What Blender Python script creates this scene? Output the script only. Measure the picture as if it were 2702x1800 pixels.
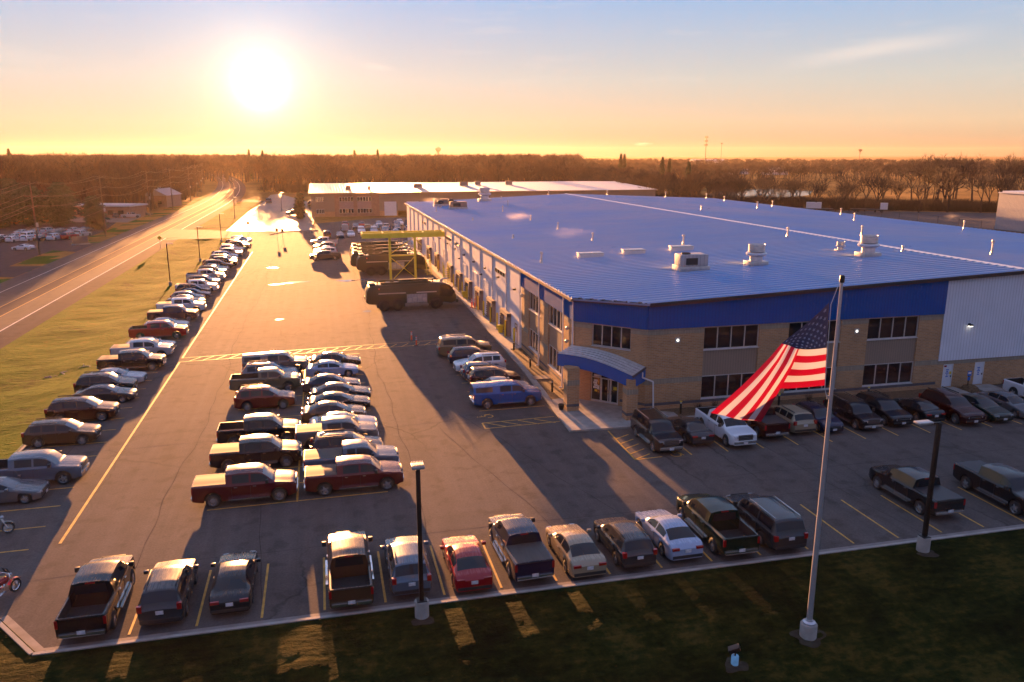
import bpy, bmesh, math, random
import numpy as np
from mathutils import Vector, Matrix
R = math.radians
random.seed(7); rng = np.random.default_rng(7)
S = bpy.context.scene
for o in list(bpy.data.objects): bpy.data.objects.remove(o)
# ---------------------------------------------------------------- camera, sky, sun, exposure
cam = bpy.data.objects.new('camera', bpy.data.cameras.new('camera')); S.collection.objects.link(cam)
cam.location = (0, 0, 20.3); cam.rotation_euler = (R(90-13.29), 0, R(-13.37))
cam.data.lens = 27.98; cam.data.sensor_width = 36; cam.data.clip_start = 0.5; cam.data.clip_end = 30000
S.camera = cam
SUN_EL, SUN_AZ = 4.4, -3.4
w = bpy.data.worlds.new('World'); S.world = w; w.use_nodes = True
nt = w.node_tree; nt.nodes.clear()
def N(t, ty, **k):
    n = t.nodes.new(ty)
    for a, b in k.items(): setattr(n, a, b)
    return n
out = N(nt, 'ShaderNodeOutputWorld'); bg = N(nt, 'ShaderNodeBackground'); sky = N(nt, 'ShaderNodeTexSky', sky_type='NISHITA')
sky.sun_disc = False; sky.sun_elevation = R(SUN_EL); sky.sun_rotation = R(SUN_AZ)
sky.air_density = 1.0; sky.dust_density = 1.2; sky.ozone_density = 2.0; sky.altitude = 200
bg.inputs['Strength'].default_value = 0.10
S.view_settings.view_transform = 'Standard'; S.view_settings.look = 'None'; S.view_settings.gamma = 1
S.view_settings.exposure = 2.75
sv = Vector((math.sin(R(SUN_AZ))*math.cos(R(SUN_EL)), math.cos(R(SUN_AZ))*math.cos(R(SUN_EL)), math.sin(R(SUN_EL))))
# aureole of the low sun: a bright bloom put into the colour round the sun's direction, added to the sky
geo = N(nt, 'ShaderNodeNewGeometry'); dot = N(nt, 'ShaderNodeVectorMath', operation='DOT_PRODUCT')
svs = Vector((math.sin(R(SUN_AZ))*math.cos(R(SUN_EL)), math.cos(R(SUN_AZ))*math.cos(R(SUN_EL)), math.sin(R(SUN_EL))))
tc = N(nt, 'ShaderNodeTexCoord'); nt.links.new(tc.outputs['Generated'], dot.inputs[0]); dot.inputs[1].default_value = svs
def m2(op, a, b, t=nt):
    n = N(t, 'ShaderNodeMath', operation=op)
    for i, v in enumerate((a, b)):
        if v is None: continue
        if isinstance(v, (int, float)): n.inputs[i].default_value = v
        else: t.links.new(v, n.inputs[i])
    return n.outputs[0]
d = m2('MAXIMUM', dot.outputs['Value'], 0.0)
def lobe(power, col, prev):
    p = m2('POWER', d, float(power))
    mx = N(nt, 'ShaderNodeMix', data_type='RGBA', blend_type='ADD'); mx.inputs[0].default_value = 1.0
    sc = N(nt, 'ShaderNodeVectorMath', operation='SCALE'); sc.inputs[0].default_value = col; nt.links.new(p, sc.inputs['Scale'])
    ad = N(nt, 'ShaderNodeVectorMath', operation='ADD'); nt.links.new(prev, ad.inputs[0]); nt.links.new(sc.outputs[0], ad.inputs[1])
    return ad.outputs[0]
LOBES = [(6000, (5, 4, 3)), (1300, (1.2, .95, .6)), (230, (.46, .32, .16)), (26, (.12, .08, .06))]
# tone curve on the sky colour: bright parts saturate softly instead of burning out
KS = .62
def soft(v):
    a = N(nt, 'ShaderNodeVectorMath', operation='MULTIPLY_ADD'); nt.links.new(v, a.inputs[0]); a.inputs[1].default_value = (KS, KS*.98, KS*.95); a.inputs[2].default_value = (1, 1, 1)
    q = N(nt, 'ShaderNodeVectorMath', operation='DIVIDE'); nt.links.new(v, q.inputs[0]); nt.links.new(a.outputs[0], q.inputs[1]); return q.outputs[0]
c = soft(sky.outputs['Color'])
sp_ = N(nt, 'ShaderNodeSeparateXYZ'); nt.links.new(tc.outputs['Generated'], sp_.inputs[0])
rp = N(nt, 'ShaderNodeValToRGB'); el = rp.color_ramp.elements
SKY = [(0, (.44, .27, .15)), (.012, (.60, .40, .24)), (.035, (.74, .54, .35)), (.083, (.61, .58, .52)), (.18, (.28, .46, .74)), (.4, (.34, .45, .74)), (1., (.43, .46, .70))]
while len(el) < len(SKY): el.new(.5)
for i, (p_, c_) in enumerate(SKY): el[i].position = p_; el[i].color = (*c_, 1)
nt.links.new(sp_.outputs[2], rp.inputs[0])
rp2 = N(nt, 'ShaderNodeValToRGB'); e2 = rp2.color_ramp.elements; e2[0].color = (.26, .28, .40, 1); e2[1].position = .5; e2[1].color = (.30, .37, .68, 1); nt.links.new(sp_.outputs[2], rp2.inputs[0])
wf_ = N(nt, 'ShaderNodeMapRange'); wf_.inputs[1].default_value = .0; wf_.inputs[2].default_value = .62; wf_.interpolation_type = 'SMOOTHSTEP'; nt.links.new(dot.outputs['Value'], wf_.inputs[0])
rm = N(nt, 'ShaderNodeMix', data_type='RGBA'); nt.links.new(wf_.outputs[0], rm.inputs[0]); nt.links.new(rp2.outputs[0], rm.inputs[6]); nt.links.new(rp.outputs[0], rm.inputs[7])
mxs = N(nt, 'ShaderNodeMix', data_type='RGBA'); mxs.inputs[0].default_value = .06
sc0 = N(nt, 'ShaderNodeVectorMath', operation='SCALE'); nt.links.new(rm.outputs[2], sc0.inputs[0]); sc0.inputs['Scale'].default_value = 1/(.1*2**2.6)
nt.links.new(sc0.outputs[0], mxs.inputs[6]); nt.links.new(c, mxs.inputs[7]); c = mxs.outputs[2]
for p_, c_ in LOBES: c = lobe(p_, c_, c)
# thin streaks of high cloud
mpc = N(nt, 'ShaderNodeMapping'); mpc.inputs['Scale'].default_value = (3, 3, 22); mpc.inputs['Rotation'].default_value = (0, R(-7), 0); nt.links.new(tc.outputs['Generated'], mpc.inputs[0])
nc = N(nt, 'ShaderNodeTexNoise'); nc.inputs['Scale'].default_value = 2.2; nc.inputs['Detail'].default_value = 7; nc.inputs['Roughness'].default_value = .6; nt.links.new(mpc.outputs[0], nc.inputs['Vector'])
cm = N(nt, 'ShaderNodeMapRange'); cm.inputs[1].default_value = .57; cm.inputs[2].default_value = .78; nt.links.new(nc.outputs['Fac'], cm.inputs[0])
cl = N(nt, 'ShaderNodeMapRange'); cl.inputs[1].default_value = .02; cl.inputs[2].default_value = .12; cl.inputs[4].default_value = .26; nt.links.new(sp_.outputs[2], cl.inputs[0])
cf = m2('MULTIPLY', cm.outputs[0], cl.outputs[0])
def wisp(A, B, wd, amp):
    A, B = Vector(A).normalized(), Vector(B).normalized(); n_ = A.cross(B).normalized(); mid = (A+B).normalized(); T = (B-A).normalized(); hl = (B-A).length/2
    def dt(v): q = N(nt, 'ShaderNodeVectorMath', operation='DOT_PRODUCT'); nt.links.new(tc.outputs['Generated'], q.inputs[0]); q.inputs[1].default_value = v; return q.outputs['Value']
    x_ = m2('ADD', dt(T), -T.dot(mid)); across = m2('ABSOLUTE', m2('ADD', dt(n_), m2('MULTIPLY', m2('ADD', nc.outputs['Fac'], -.5), wd*1.6)), None)
    f1 = N(nt, 'ShaderNodeMapRange', interpolation_type='SMOOTHSTEP'); f1.inputs[1].default_value = 0; f1.inputs[2].default_value = wd; f1.inputs[3].default_value = 1; f1.inputs[4].default_value = 0; nt.links.new(across, f1.inputs[0])
    f2 = N(nt, 'ShaderNodeMapRange', interpolation_type='SMOOTHSTEP'); f2.inputs[1].default_value = 0; f2.inputs[2].default_value = hl; f2.inputs[3].default_value = 1; f2.inputs[4].default_value = 0; nt.links.new(m2('ABSOLUTE', x_, None), f2.inputs[0])
    f3 = N(nt, 'ShaderNodeMapRange'); f3.inputs[1].default_value = -.2; f3.inputs[2].default_value = .5; nt.links.new(dt(mid), f3.inputs[0])
    return m2('MULTIPLY', m2('MULTIPLY', f1.outputs[0], f2.outputs[0]), m2('MULTIPLY', f3.outputs[0], amp))
cf = m2('ADD', cf, m2('ADD', wisp((.49, .866, .094), (.69, .71, .125), .013, .55), wisp((.045, .994, .1), (.10, .99, .095), .006, .6)))
mc = N(nt, 'ShaderNodeMix', data_type='RGBA'); nt.links.new(cf, mc.inputs[0]); nt.links.new(c, mc.inputs[6]); mc.inputs[7].default_value = (1.45, 1.25, 1.1, 1); c = mc.outputs[2]
# the sky is dimmer away from the sun
az = N(nt, 'ShaderNodeMapRange'); az.inputs[1].default_value = -.9; az.inputs[2].default_value = .75; az.inputs[3].default_value = .84; az.inputs[4].default_value = 1.0; nt.links.new(dot.outputs['Value'], az.inputs[0])
scz = N(nt, 'ShaderNodeVectorMath', operation='SCALE'); nt.links.new(c, scz.inputs[0]); nt.links.new(az.outputs[0], scz.inputs['Scale']); c = scz.outputs[0]
nt.links.new(c, bg.inputs['Color']); nt.links.new(bg.outputs[0], out.inputs['Surface'])
sun = bpy.data.objects.new('sun', bpy.data.lights.new('sun', 'SUN')); S.collection.objects.link(sun)
sun.data.energy = 4.8; sun.data.angle = R(0.5); sun.data.color = (1.0, .41, .13)
sun.rotation_euler = sv.to_track_quat('Z', 'Y').to_euler()

# ---------------------------------------------------------------- helpers
COL = S.collection
class MB:
    def __init__(s): s.v = []; s.f = []; s.m = []
    def add(s, vs, fs, m=0):
        b = len(s.v); s.v += [tuple(p) for p in vs]; s.f += [tuple(i+b for i in f) for f in fs]; s.m += [m]*len(fs)
    def box(s, x0, x1, y0, y1, z0, z1, m=0, M=None):
        vs = [Vector(p) for p in ((x0,y0,z0),(x1,y0,z0),(x1,y1,z0),(x0,y1,z0),(x0,y0,z1),(x1,y0,z1),(x1,y1,z1),(x0,y1,z1))]
        if M is not None: vs = [M @ p for p in vs]
        s.add(vs, ((0,3,2,1),(4,5,6,7),(0,1,5,4),(1,2,6,5),(2,3,7,6),(3,0,4,7)), m); return s
    def poly(s, pts, m=0): s.add(pts, [tuple(range(len(pts)))], m); return s
    def tube(s, p0, p1, r0, r1=None, n=8, m=0, cap=True):
        r1 = r0 if r1 is None else r1; p0, p1 = Vector(p0), Vector(p1); a = (p1-p0).normalized()
        u = a.orthogonal().normalized(); v = a.cross(u); vs = []
        for p, r in ((p0, r0), (p1, r1)):
            for i in range(n):
                t = 2*math.pi*i/n; vs.append(p+u*(r*math.cos(t))+v*(r*math.sin(t)))
        fs = [(i, (i+1) % n, n+(i+1) % n, n+i) for i in range(n)]
        if cap: fs += [tuple(range(n))[::-1], tuple(range(n, 2*n))]
        s.add(vs, fs, m); return s
    def path(s, pts, r, n=5, m=0):
        for a, b in zip(pts[:-1], pts[1:]): s.tube(a, b, r, r, n, m, False)
        return s
    def lathe(s, prof, n=20, m=0, M=None):   # prof: (r, z) about z
        vs = []; k = len(prof)
        for i in range(n):
            t = 2*math.pi*i/n
            for r, z in prof: vs.append(Vector((r*math.cos(t), r*math.sin(t), z)))
        if M is not None: vs = [M @ p for p in vs]
        fs = [(i*k+j, ((i+1) % n)*k+j, ((i+1) % n)*k+j+1, i*k+j+1) for i in range(n) for j in range(k-1)]
        s.add(vs, fs, m); return s
    def extr(s, prof, y0, y1, m=0):          # prof: (x, z) ccw polygon, extruded along y
        n = len(prof); vs = [(x, y0, z) for x, z in prof]+[(x, y1, z) for x, z in prof]
        fs = [tuple(range(n)), tuple(range(n, 2*n))[::-1]]+[(i, n+i, n+(i+1) % n, (i+1) % n) for i in range(n)]
        s.add(vs, fs, m); return s
    def mesh(s, name, mats, smooth=None, bevel=0):
        me = bpy.data.meshes.new(name); me.from_pydata(s.v, [], s.f)
        for x in (mats if isinstance(mats, (list, tuple)) else [mats]): me.materials.append(x)
        if any(s.m): me.polygons.foreach_set('material_index', s.m)
        if bevel:
            bm = bmesh.new(); bm.from_mesh(me); bmesh.ops.remove_doubles(bm, verts=bm.verts, dist=1e-4)
            bmesh.ops.recalc_face_normals(bm, faces=bm.faces)
            es = [e for e in bm.edges if len(e.link_faces) == 2 and e.calc_face_angle(0) > .5]
            bmesh.ops.bevel(bm, geom=es, offset=bevel, segments=2, profile=.6, affect='EDGES', clamp_overlap=True); bm.to_mesh(me); bm.free(); smooth = smooth or 40
        else:
            bm = bmesh.new(); bm.from_mesh(me); bmesh.ops.recalc_face_normals(bm, faces=bm.faces); bm.to_mesh(me); bm.free()
        if smooth:
            me.polygons.foreach_set('use_smooth', [True]*len(me.polygons)); me.set_sharp_from_angle(angle=R(smooth))
        return me
    def build(s, name, mats, parent=None, smooth=None, bevel=0, loc=None):
        o = bpy.data.objects.new(name, s.mesh(name, mats, smooth, bevel)); COL.objects.link(o)
        if parent is not None: o.parent = parent
        if loc: o.location = loc
        return o
def tag(o, label=None, cat=None, group=None, kind=None):
    for k, v in (('label', label), ('category', cat), ('group', group), ('kind', kind)):
        if v: o[k] = v
    return o
def thing(name, label, cat, loc=(0, 0, 0), rz=0, group=None):
    o = bpy.data.objects.new(name, None); COL.objects.link(o); o.location = loc; o.rotation_euler.z = rz
    o.empty_display_size = .2
    return tag(o, label, cat, group)
def kids(o): return [c for c in o.children]
def dup(root, loc, rz, label=None, group=None, scale=None, skip=()):
    def cp(o, par):
        n = o.copy(); COL.objects.link(n)
        if par is not None: n.parent = par
        for ch in list(o.children):
            if ch.name.split('.')[0] not in skip: cp(ch, n)
        return n
    r = cp(root, None); r.location = loc; r.rotation_euler.z = rz
    if scale: r.scale = scale
    if label: r['label'] = label
    if group: r['group'] = group
    return r
# ---------------------------------------------------------------- materials
def mat(name, col, rough=.8, metal=0., var=.15, scale=4., bump=0., bscale=None, spec=.5, coat=0., objcol=False, emis=None, estr=1., stretch=None):
    m = bpy.data.materials.new(name); m.use_nodes = True; t = m.node_tree; b = t.nodes['Principled BSDF']
    b.inputs['Roughness'].default_value = rough; b.inputs['Metallic'].default_value = metal
    b.inputs['Specular IOR Level'].default_value = spec; b.inputs['Coat Weight'].default_value = coat; b.inputs['Coat Roughness'].default_value = .06
    co = N(t, 'ShaderNodeTexCoord'); mp = N(t, 'ShaderNodeMapping'); t.links.new(co.outputs['Object'], mp.inputs[0])
    if stretch: mp.inputs['Scale'].default_value = stretch
    no = N(t, 'ShaderNodeTexNoise'); no.inputs['Scale'].default_value = scale; no.inputs['Detail'].default_value = 6
    t.links.new(mp.outputs[0], no.inputs['Vector'])
    cur = None
    if objcol:
        oi = N(t, 'ShaderNodeObjectInfo'); cur = oi.outputs['Color']
    if var:
        mr = N(t, 'ShaderNodeMapRange'); mr.inputs[1].default_value = .3; mr.inputs[2].default_value = .7
        mr.inputs[3].default_value = 1-var; mr.inputs[4].default_value = 1+var; t.links.new(no.outputs['Fac'], mr.inputs[0])
        sc = N(t, 'ShaderNodeVectorMath', operation='SCALE'); t.links.new(mr.outputs[0], sc.inputs['Scale'])
        if cur is not None: t.links.new(cur, sc.inputs[0])
        else: sc.inputs[0].default_value = col
        t.links.new(sc.outputs[0], b.inputs['Base Color'])
    elif cur is not None: t.links.new(cur, b.inputs['Base Color'])
    else: b.inputs['Base Color'].default_value = (*col, 1)
    if bump:
        bn = N(t, 'ShaderNodeTexNoise'); bn.inputs['Scale'].default_value = bscale or scale*4; bn.inputs['Detail'].default_value = 5
        t.links.new(mp.outputs[0], bn.inputs['Vector'])
        bu = N(t, 'ShaderNodeBump'); bu.inputs['Strength'].default_value = 1; bu.inputs['Distance'].default_value = bump
        t.links.new(bn.outputs['Fac'], bu.inputs['Height']); t.links.new(bu.outputs[0], b.inputs['Normal'])
    if emis: b.inputs['Emission Color'].default_value = (*emis, 1); b.inputs['Emission Strength'].default_value = estr
    return m
def nodes(m): t = m.node_tree; return t, t.nodes['Principled BSDF']
def ramp(t, fac, stops):
    r = N(t, 'ShaderNodeValToRGB'); e = r.color_ramp.elements
    while len(e) < len(stops): e.new(.5)
    for i, (p, c_) in enumerate(stops): e[i].position = p; e[i].color = (*c_, 1)
    t.links.new(fac, r.inputs[0]); return r.outputs[0]
def noise(t, vec, scale, detail=5, rough=.6, dist=0):
    n = N(t, 'ShaderNodeTexNoise'); n.inputs['Scale'].default_value = scale; n.inputs['Detail'].default_value = detail
    n.inputs['Roughness'].default_value = rough; n.inputs['Distortion'].default_value = dist
    if vec is not None: t.links.new(vec, n.inputs['Vector'])
    return n
def mixc(t, fac, a, b, blend='MIX'):
    n = N(t, 'ShaderNodeMix', data_type='RGBA', blend_type=blend)
    for i, v in ((0, fac), (6, a), (7, b)):
        if isinstance(v, (int, float)): n.inputs[i].default_value = v
        elif isinstance(v, tuple): n.inputs[i].default_value = (*v, 1)
        else: t.links.new(v, n.inputs[i])
    return n.outputs[2]
def obco(t, typ='Object'):
    return N(t, 'ShaderNodeTexCoord').outputs[typ]

def asphalt_mat(name, base, warm, rough=.55, cracks=True, spec=.5):
    m = mat(name, base, rough, var=0, spec=spec); t, b = nodes(m); co = obco(t)
    n1 = noise(t, co, .06, 6); n2 = noise(t, co, 9., 3); n3 = noise(t, co, .9, 5)
    c1 = ramp(t, n1.outputs['Fac'], [(.3, base), (.7, warm)])
    f = m2('MULTIPLY_ADD', n2.outputs['Fac'], .9, t); t.nodes[-1].inputs[2].default_value = .55
    g = m2('MULTIPLY_ADD', n3.outputs['Fac'], .5, t); t.nodes[-1].inputs[2].default_value = .75
    fg = m2('MULTIPLY', f, g, t)
    sc = N(t, 'ShaderNodeVectorMath', operation='SCALE'); t.links.new(c1, sc.inputs[0]); t.links.new(fg, sc.inputs['Scale'])
    cc = sc.outputs[0]
    ns_ = noise(t, co, .75, 3, .5); st = ramp(t, ns_.outputs['Fac'], [(.56, (1, 1, 1)), (.66, (.52, .50, .50))]); cc = mixc(t, .45, cc, st, 'MULTIPLY')
    mpt = N(t, 'ShaderNodeMapping'); mpt.inputs['Scale'].default_value = (1.2, .03, 1); t.links.new(co, mpt.inputs[0]); nt_ = noise(t, mpt.outputs[0], 1.0, 3); tr_ = ramp(t, nt_.outputs['Fac'], [(.35, (.74, .74, .74)), (.65, (1., 1., 1.))]); cc = mixc(t, .6, cc, tr_, 'MULTIPLY')
    if cracks:
        nd = noise(t, co, .35, 4); va = N(t, 'ShaderNodeVectorMath', operation='MULTIPLY_ADD'); t.links.new(nd.outputs['Color'], va.inputs[0]); va.inputs[1].default_value = (2.2, 2.2, 0); t.links.new(co, va.inputs[2])
        mp = N(t, 'ShaderNodeMapping'); mp.inputs['Scale'].default_value = (1, .42, 0); t.links.new(va.outputs[0], mp.inputs[0])
        vo = N(t, 'ShaderNodeTexVoronoi', feature='DISTANCE_TO_EDGE'); vo.inputs['Scale'].default_value = .11; t.links.new(mp.outputs[0], vo.inputs['Vector'])
        cr = ramp(t, vo.outputs['Distance'], [(.0, (.35, .35, .35)), (.0075, (1, 1, 1))])
        nm_ = noise(t, co, .05, 3); mf = N(t, 'ShaderNodeMapRange'); mf.inputs[1].default_value = .48; mf.inputs[2].default_value = .60; mf.inputs[4].default_value = .7; t.links.new(nm_.outputs['Fac'], mf.inputs[0])
        cc = mixc(t, mf.outputs[0], cc, cr, 'MULTIPLY')
    t.links.new(cc, b.inputs['Base Color'])
    bu = N(t, 'ShaderNodeBump'); bu.inputs['Strength'].default_value = .6; bu.inputs['Distance'].default_value = .007
    nb = noise(t, co, 26, 3); t.links.new(nb.outputs['Fac'], bu.inputs['Height']); t.links.new(bu.outputs[0], b.inputs['Normal'])
    return m
def grass_mat(name, stops, scale=.25, fine=3.0, bump=.12, fleck=(.05, .04, .01)):
    m = mat(name, (.05, .06, .02), 1., var=0, spec=.05); t, b = nodes(m); co = obco(t)
    n1 = noise(t, co, scale, 6, .65); n2 = noise(t, co, fine, 6, .7)
    mp = N(t, 'ShaderNodeMapping'); mp.inputs['Scale'].default_value = (.35, 1.8, 1); mp.inputs['Rotation'].default_value = (0, 0, .12); t.links.new(co, mp.inputs[0])
    n3 = noise(t, mp.outputs[0], 1.6, 4, .6)
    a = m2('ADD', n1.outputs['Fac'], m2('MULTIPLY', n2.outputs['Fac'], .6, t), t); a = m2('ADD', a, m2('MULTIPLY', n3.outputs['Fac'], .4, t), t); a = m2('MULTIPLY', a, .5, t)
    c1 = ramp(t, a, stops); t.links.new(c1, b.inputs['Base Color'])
    h = m2('ADD', m2('MULTIPLY', n2.outputs['Fac'], 1.0, t), m2('MULTIPLY', n3.outputs['Fac'], .8, t), t)
    bu = N(t, 'ShaderNodeBump'); bu.inputs['Distance'].default_value = bump; t.links.new(h, bu.inputs['Height']); t.links.new(bu.outputs[0], b.inputs['Normal'])
    
    return m
def rib_mat(name, col, period, rough=.5, metal=0., spec=.5, var=.05, depth=.03):
    m = mat(name, col, rough, metal, var=var, scale=.6, spec=spec); t, b = nodes(m); co = obco(t)
    sx = N(t, 'ShaderNodeSeparateXYZ'); t.links.new(co, sx.inputs[0]); s_ = m2('SUBTRACT', sx.outputs[0], sx.outputs[1], t)
    f = m2('FRACT', m2('DIVIDE', s_, period, t), None, t); h = m2('LESS_THAN', m2('ABSOLUTE', m2('SUBTRACT', f, .5, t), None, t), .16, t)
    bu = N(t, 'ShaderNodeBump'); bu.inputs['Distance'].default_value = depth; bu.inputs['Strength'].default_value = 1
    t.links.new(h, bu.inputs['Height']); t.links.new(bu.outputs[0], b.inputs['Normal'])
    lk = b.inputs['Base Color'].links[0].from_socket if b.inputs['Base Color'].links else None
    if lk is not None:
        g = m2('MULTIPLY_ADD', h, -.18, t); t.nodes[-1].inputs[2].default_value = 1.0
        sc = N(t, 'ShaderNodeVectorMath', operation='SCALE'); t.links.new(lk, sc.inputs[0]); t.links.new(g, sc.inputs['Scale']); t.links.new(sc.outputs[0], b.inputs['Base Color'])
    return m
def brick_mat(name, c1, c2, mortar, sx=1., upright=False, off=.5):
    m = mat(name, c1, .85, var=0, spec=.3); t, b = nodes(m); co = obco(t)
    sp = N(t, 'ShaderNodeSeparateXYZ'); t.links.new(co, sp.inputs[0]); s_ = m2('SUBTRACT', sp.outputs[0], sp.outputs[1], t)
    cb = N(t, 'ShaderNodeCombineXYZ')
    if upright: t.links.new(sp.outputs[2], cb.inputs[0]); t.links.new(s_, cb.inputs[1])
    else: t.links.new(s_, cb.inputs[0]); t.links.new(sp.outputs[2], cb.inputs[1])
    br = N(t, 'ShaderNodeTexBrick'); t.links.new(cb.outputs[0], br.inputs['Vector']); br.inputs['Scale'].default_value = 1; br.offset = 0 if upright else .5
    br.inputs['Brick Width'].default_value = .40 if not upright else .44; br.inputs['Row Height'].default_value = .135; br.inputs['Mortar Size'].default_value = .014
    br.inputs['Mortar Smooth'].default_value = .2
    br.inputs['Color1'].default_value = (*c1, 1); br.inputs['Color2'].default_value = (*c2, 1); br.inputs['Mortar'].default_value = (*mortar, 1); br.inputs['Bias'].default_value = -.1
    n = noise(t, co, .8, 4); v = m2('MULTIPLY_ADD', n.outputs['Fac'], .5, t); t.nodes[-1].inputs[2].default_value = .75
    sc = N(t, 'ShaderNodeVectorMath', operation='SCALE'); t.links.new(br.outputs['Color'], sc.inputs[0]); t.links.new(v, sc.inputs['Scale']); t.links.new(sc.outputs[0], b.inputs['Base Color'])
    bu = N(t, 'ShaderNodeBump'); bu.inputs['Distance'].default_value = .01; bu.invert = True; t.links.new(br.outputs['Fac'], bu.inputs['Height']); t.links.new(bu.outputs[0], b.inputs['Normal'])
    return m
def paint_mat(name, frost, rough=.28, metal=.15):
    m = mat(name, (.5, .5, .5), rough, metal, var=0, coat=.5, objcol=True, spec=.3); t, b = nodes(m)
    g = N(t, 'ShaderNodeNewGeometry'); sp = N(t, 'ShaderNodeSeparateXYZ'); t.links.new(g.outputs['Normal'], sp.inputs[0])
    up = N(t, 'ShaderNodeMapRange'); up.inputs[1].default_value = .45; up.inputs[2].default_value = .95; t.links.new(sp.outputs[2], up.inputs[0])
    co = obco(t); mp = N(t, 'ShaderNodeMapping'); mp.inputs['Scale'].default_value = (1, 9, 1); t.links.new(co, mp.inputs[0]); n = noise(t, mp.outputs[0], 1.3, 4)
    nn = N(t, 'ShaderNodeMapRange'); nn.inputs[1].default_value = .35; nn.inputs[2].default_value = .65; nn.inputs[3].default_value = .55; t.links.new(n.outputs['Fac'], nn.inputs[0])
    f = m2('MULTIPLY', m2('MULTIPLY', up.outputs[0], nn.outputs[0], t), frost, t)
    base = b.inputs['Base Color'].links[0].from_socket
    t.links.new(mixc(t, f, base, (.20, .19, .20)), b.inputs['Base Color'])
    t.links.new(m2('MULTIPLY_ADD', f, 1.1, t), b.inputs['Roughness']); t.nodes[-1].inputs[2].default_value = rough
    cw = m2('MULTIPLY_ADD', f, -.5, t); t.nodes[-1].inputs[2].default_value = .5; t.links.new(cw, b.inputs['Coat Weight'])
    mm = m2('MULTIPLY_ADD', f, -metal, t); t.nodes[-1].inputs[2].default_value = metal; t.links.new(mm, b.inputs['Metallic'])
    return m
M = {}
M['asphalt'] = asphalt_mat('asphalt', (.092, .080, .076), (.132, .110, .098), .9, True, .085)
M['road'] = asphalt_mat('road asphalt', (.10, .085, .08), (.12, .10, .09), .95, False, .05)
M['seam'] = mat('tar seam', (.05, .042, .042), 1., var=.2, spec=0.)
M['road_dark'] = asphalt_mat('dark asphalt', (.066, .056, .062), (.08, .068, .072), .95, False, .02)
M['concrete'] = mat('concrete', (.30, .27, .24), .8, var=.2, scale=1.5, bump=.01, bscale=20)
M['conc_dark'] = mat('gutter concrete', (.20, .17, .155), .8, var=.25, scale=1.2, bump=.01, bscale=20)
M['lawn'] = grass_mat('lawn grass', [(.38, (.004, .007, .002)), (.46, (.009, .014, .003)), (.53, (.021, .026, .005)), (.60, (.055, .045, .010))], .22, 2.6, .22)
M['verge'] = grass_mat('verge grass', [(.38, (.007, .022, .001)), (.45, (.026, .068, .001)), (.52, (.040, .095, .001)), (.66, (.10, .09, .006))], .12, 1.5, .22)
M['field'] = grass_mat('dry field', [(.32, (.08, .045, .015)), (.46, (.20, .11, .03)), (.58, (.36, .20, .055)), (.75, (.42, .26, .09))], .02, .4, .35)
M['gravel'] = mat('gravel', (.17, .13, .11), .9, var=.3, scale=.3, bump=.03, bscale=4)
M['mulch'] = mat('mulch', (.13, .075, .035), .95, var=.6, scale=7, bump=.06, bscale=9)
M['soil'] = mat('soil', (.024, .022, .012), .95, var=.5, scale=2.5, bump=.05, bscale=9)
M['yellow_line'] = mat('yellow road paint', (.50, .27, .03), .6, var=.3, scale=3)
M['white_line'] = mat('white road paint', (.55, .52, .48), .6, var=.25, scale=2)
M['roof'] = mat('galvalume roof', (.30, .35, .62), .38, .8, var=.10, scale=.25)
t_, b_ = nodes(M['roof']); co_ = obco(t_); n_ = noise(t_, co_, .035, 6, .65); t_.links.new(ramp(t_, n_.outputs['Fac'], [(.3, (.16, .31, .60)), (.5, (.25, .35, .55)), (.7, (.37, .38, .52))]), b_.inputs['Base Color'])
mp_ = N(t_, 'ShaderNodeMapping'); mp_.inputs['Scale'].default_value = (.05, 1.1, 1); t_.links.new(co_, mp_.inputs[0]); n2_ = noise(t_, mp_.outputs[0], 1.0, 5, .7); rr_ = N(t_, 'ShaderNodeMapRange'); rr_.inputs[1].default_value = .3; rr_.inputs[2].default_value = .7; rr_.inputs[3].default_value = .26; rr_.inputs[4].default_value = .50; t_.links.new(n2_.outputs['Fac'], rr_.inputs[0]); t_.links.new(rr_.outputs[0], b_.inputs['Roughness'])
M['white_ribs'] = rib_mat('white ribbed metal', (.66, .67, .74), .30, .45)
M['blue_ribs'] = rib_mat('blue ribbed metal', (.000, .085, .32), .30, .6, spec=.03)
M['tan_ribs'] = rib_mat('tan ribbed metal', (.27, .20, .15), .23, .5)
M['grey_ribs'] = rib_mat('grey ribbed metal', (.32, .33, .36), .4, .5)
M['brick'] = brick_mat('brick', (.46, .25, .115), (.35, .185, .09), (.42, .33, .24))
M['soldier'] = brick_mat('soldier brick', (.33, .28, .21), (.28, .23, .17), (.17, .14, .12), upright=True)
M['dark_brick'] = brick_mat('dark brick', (.12, .11, .13), (.09, .085, .10), (.12, .10, .09))
M['glass'] = mat('dark window glass', (.012, .012, .016), .06, 0, var=0, spec=.6)
M['frame'] = mat('pale metal frame', (.52, .50, .48), .4, .2, var=.05)
M['gutter'] = mat('tan gutter metal', (.30, .22, .13), .4, .3, var=.1)
M['rake'] = mat('dark trim metal', (.04, .04, .045), .35, .3, var=.1)
M['white'] = mat('white metal', (.62, .61, .62), .4, .1, var=.06)
M['white_door'] = mat('white door paint', (.60, .60, .64), .4, 0, var=.05)
M['dock_dark'] = rib_mat('dock seal', (.20, .17, .14), .28, .8)
M['dock_rubber'] = mat('black rubber', (.018, .018, .02), .8, var=.2)
M['galv'] = mat('galvanised steel', (.46, .45, .45), .36, .6, var=.15, scale=3)
M['bronze'] = mat('dark bronze pole', (.022, .016, .014), .4, .3, var=.15)
M['alu'] = mat('brushed aluminium', (.55, .53, .55), .34, .6, var=.06)
M['bollard'] = mat('yellow paint', (.72, .50, .02), .45, 0, var=.12, scale=2)
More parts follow.
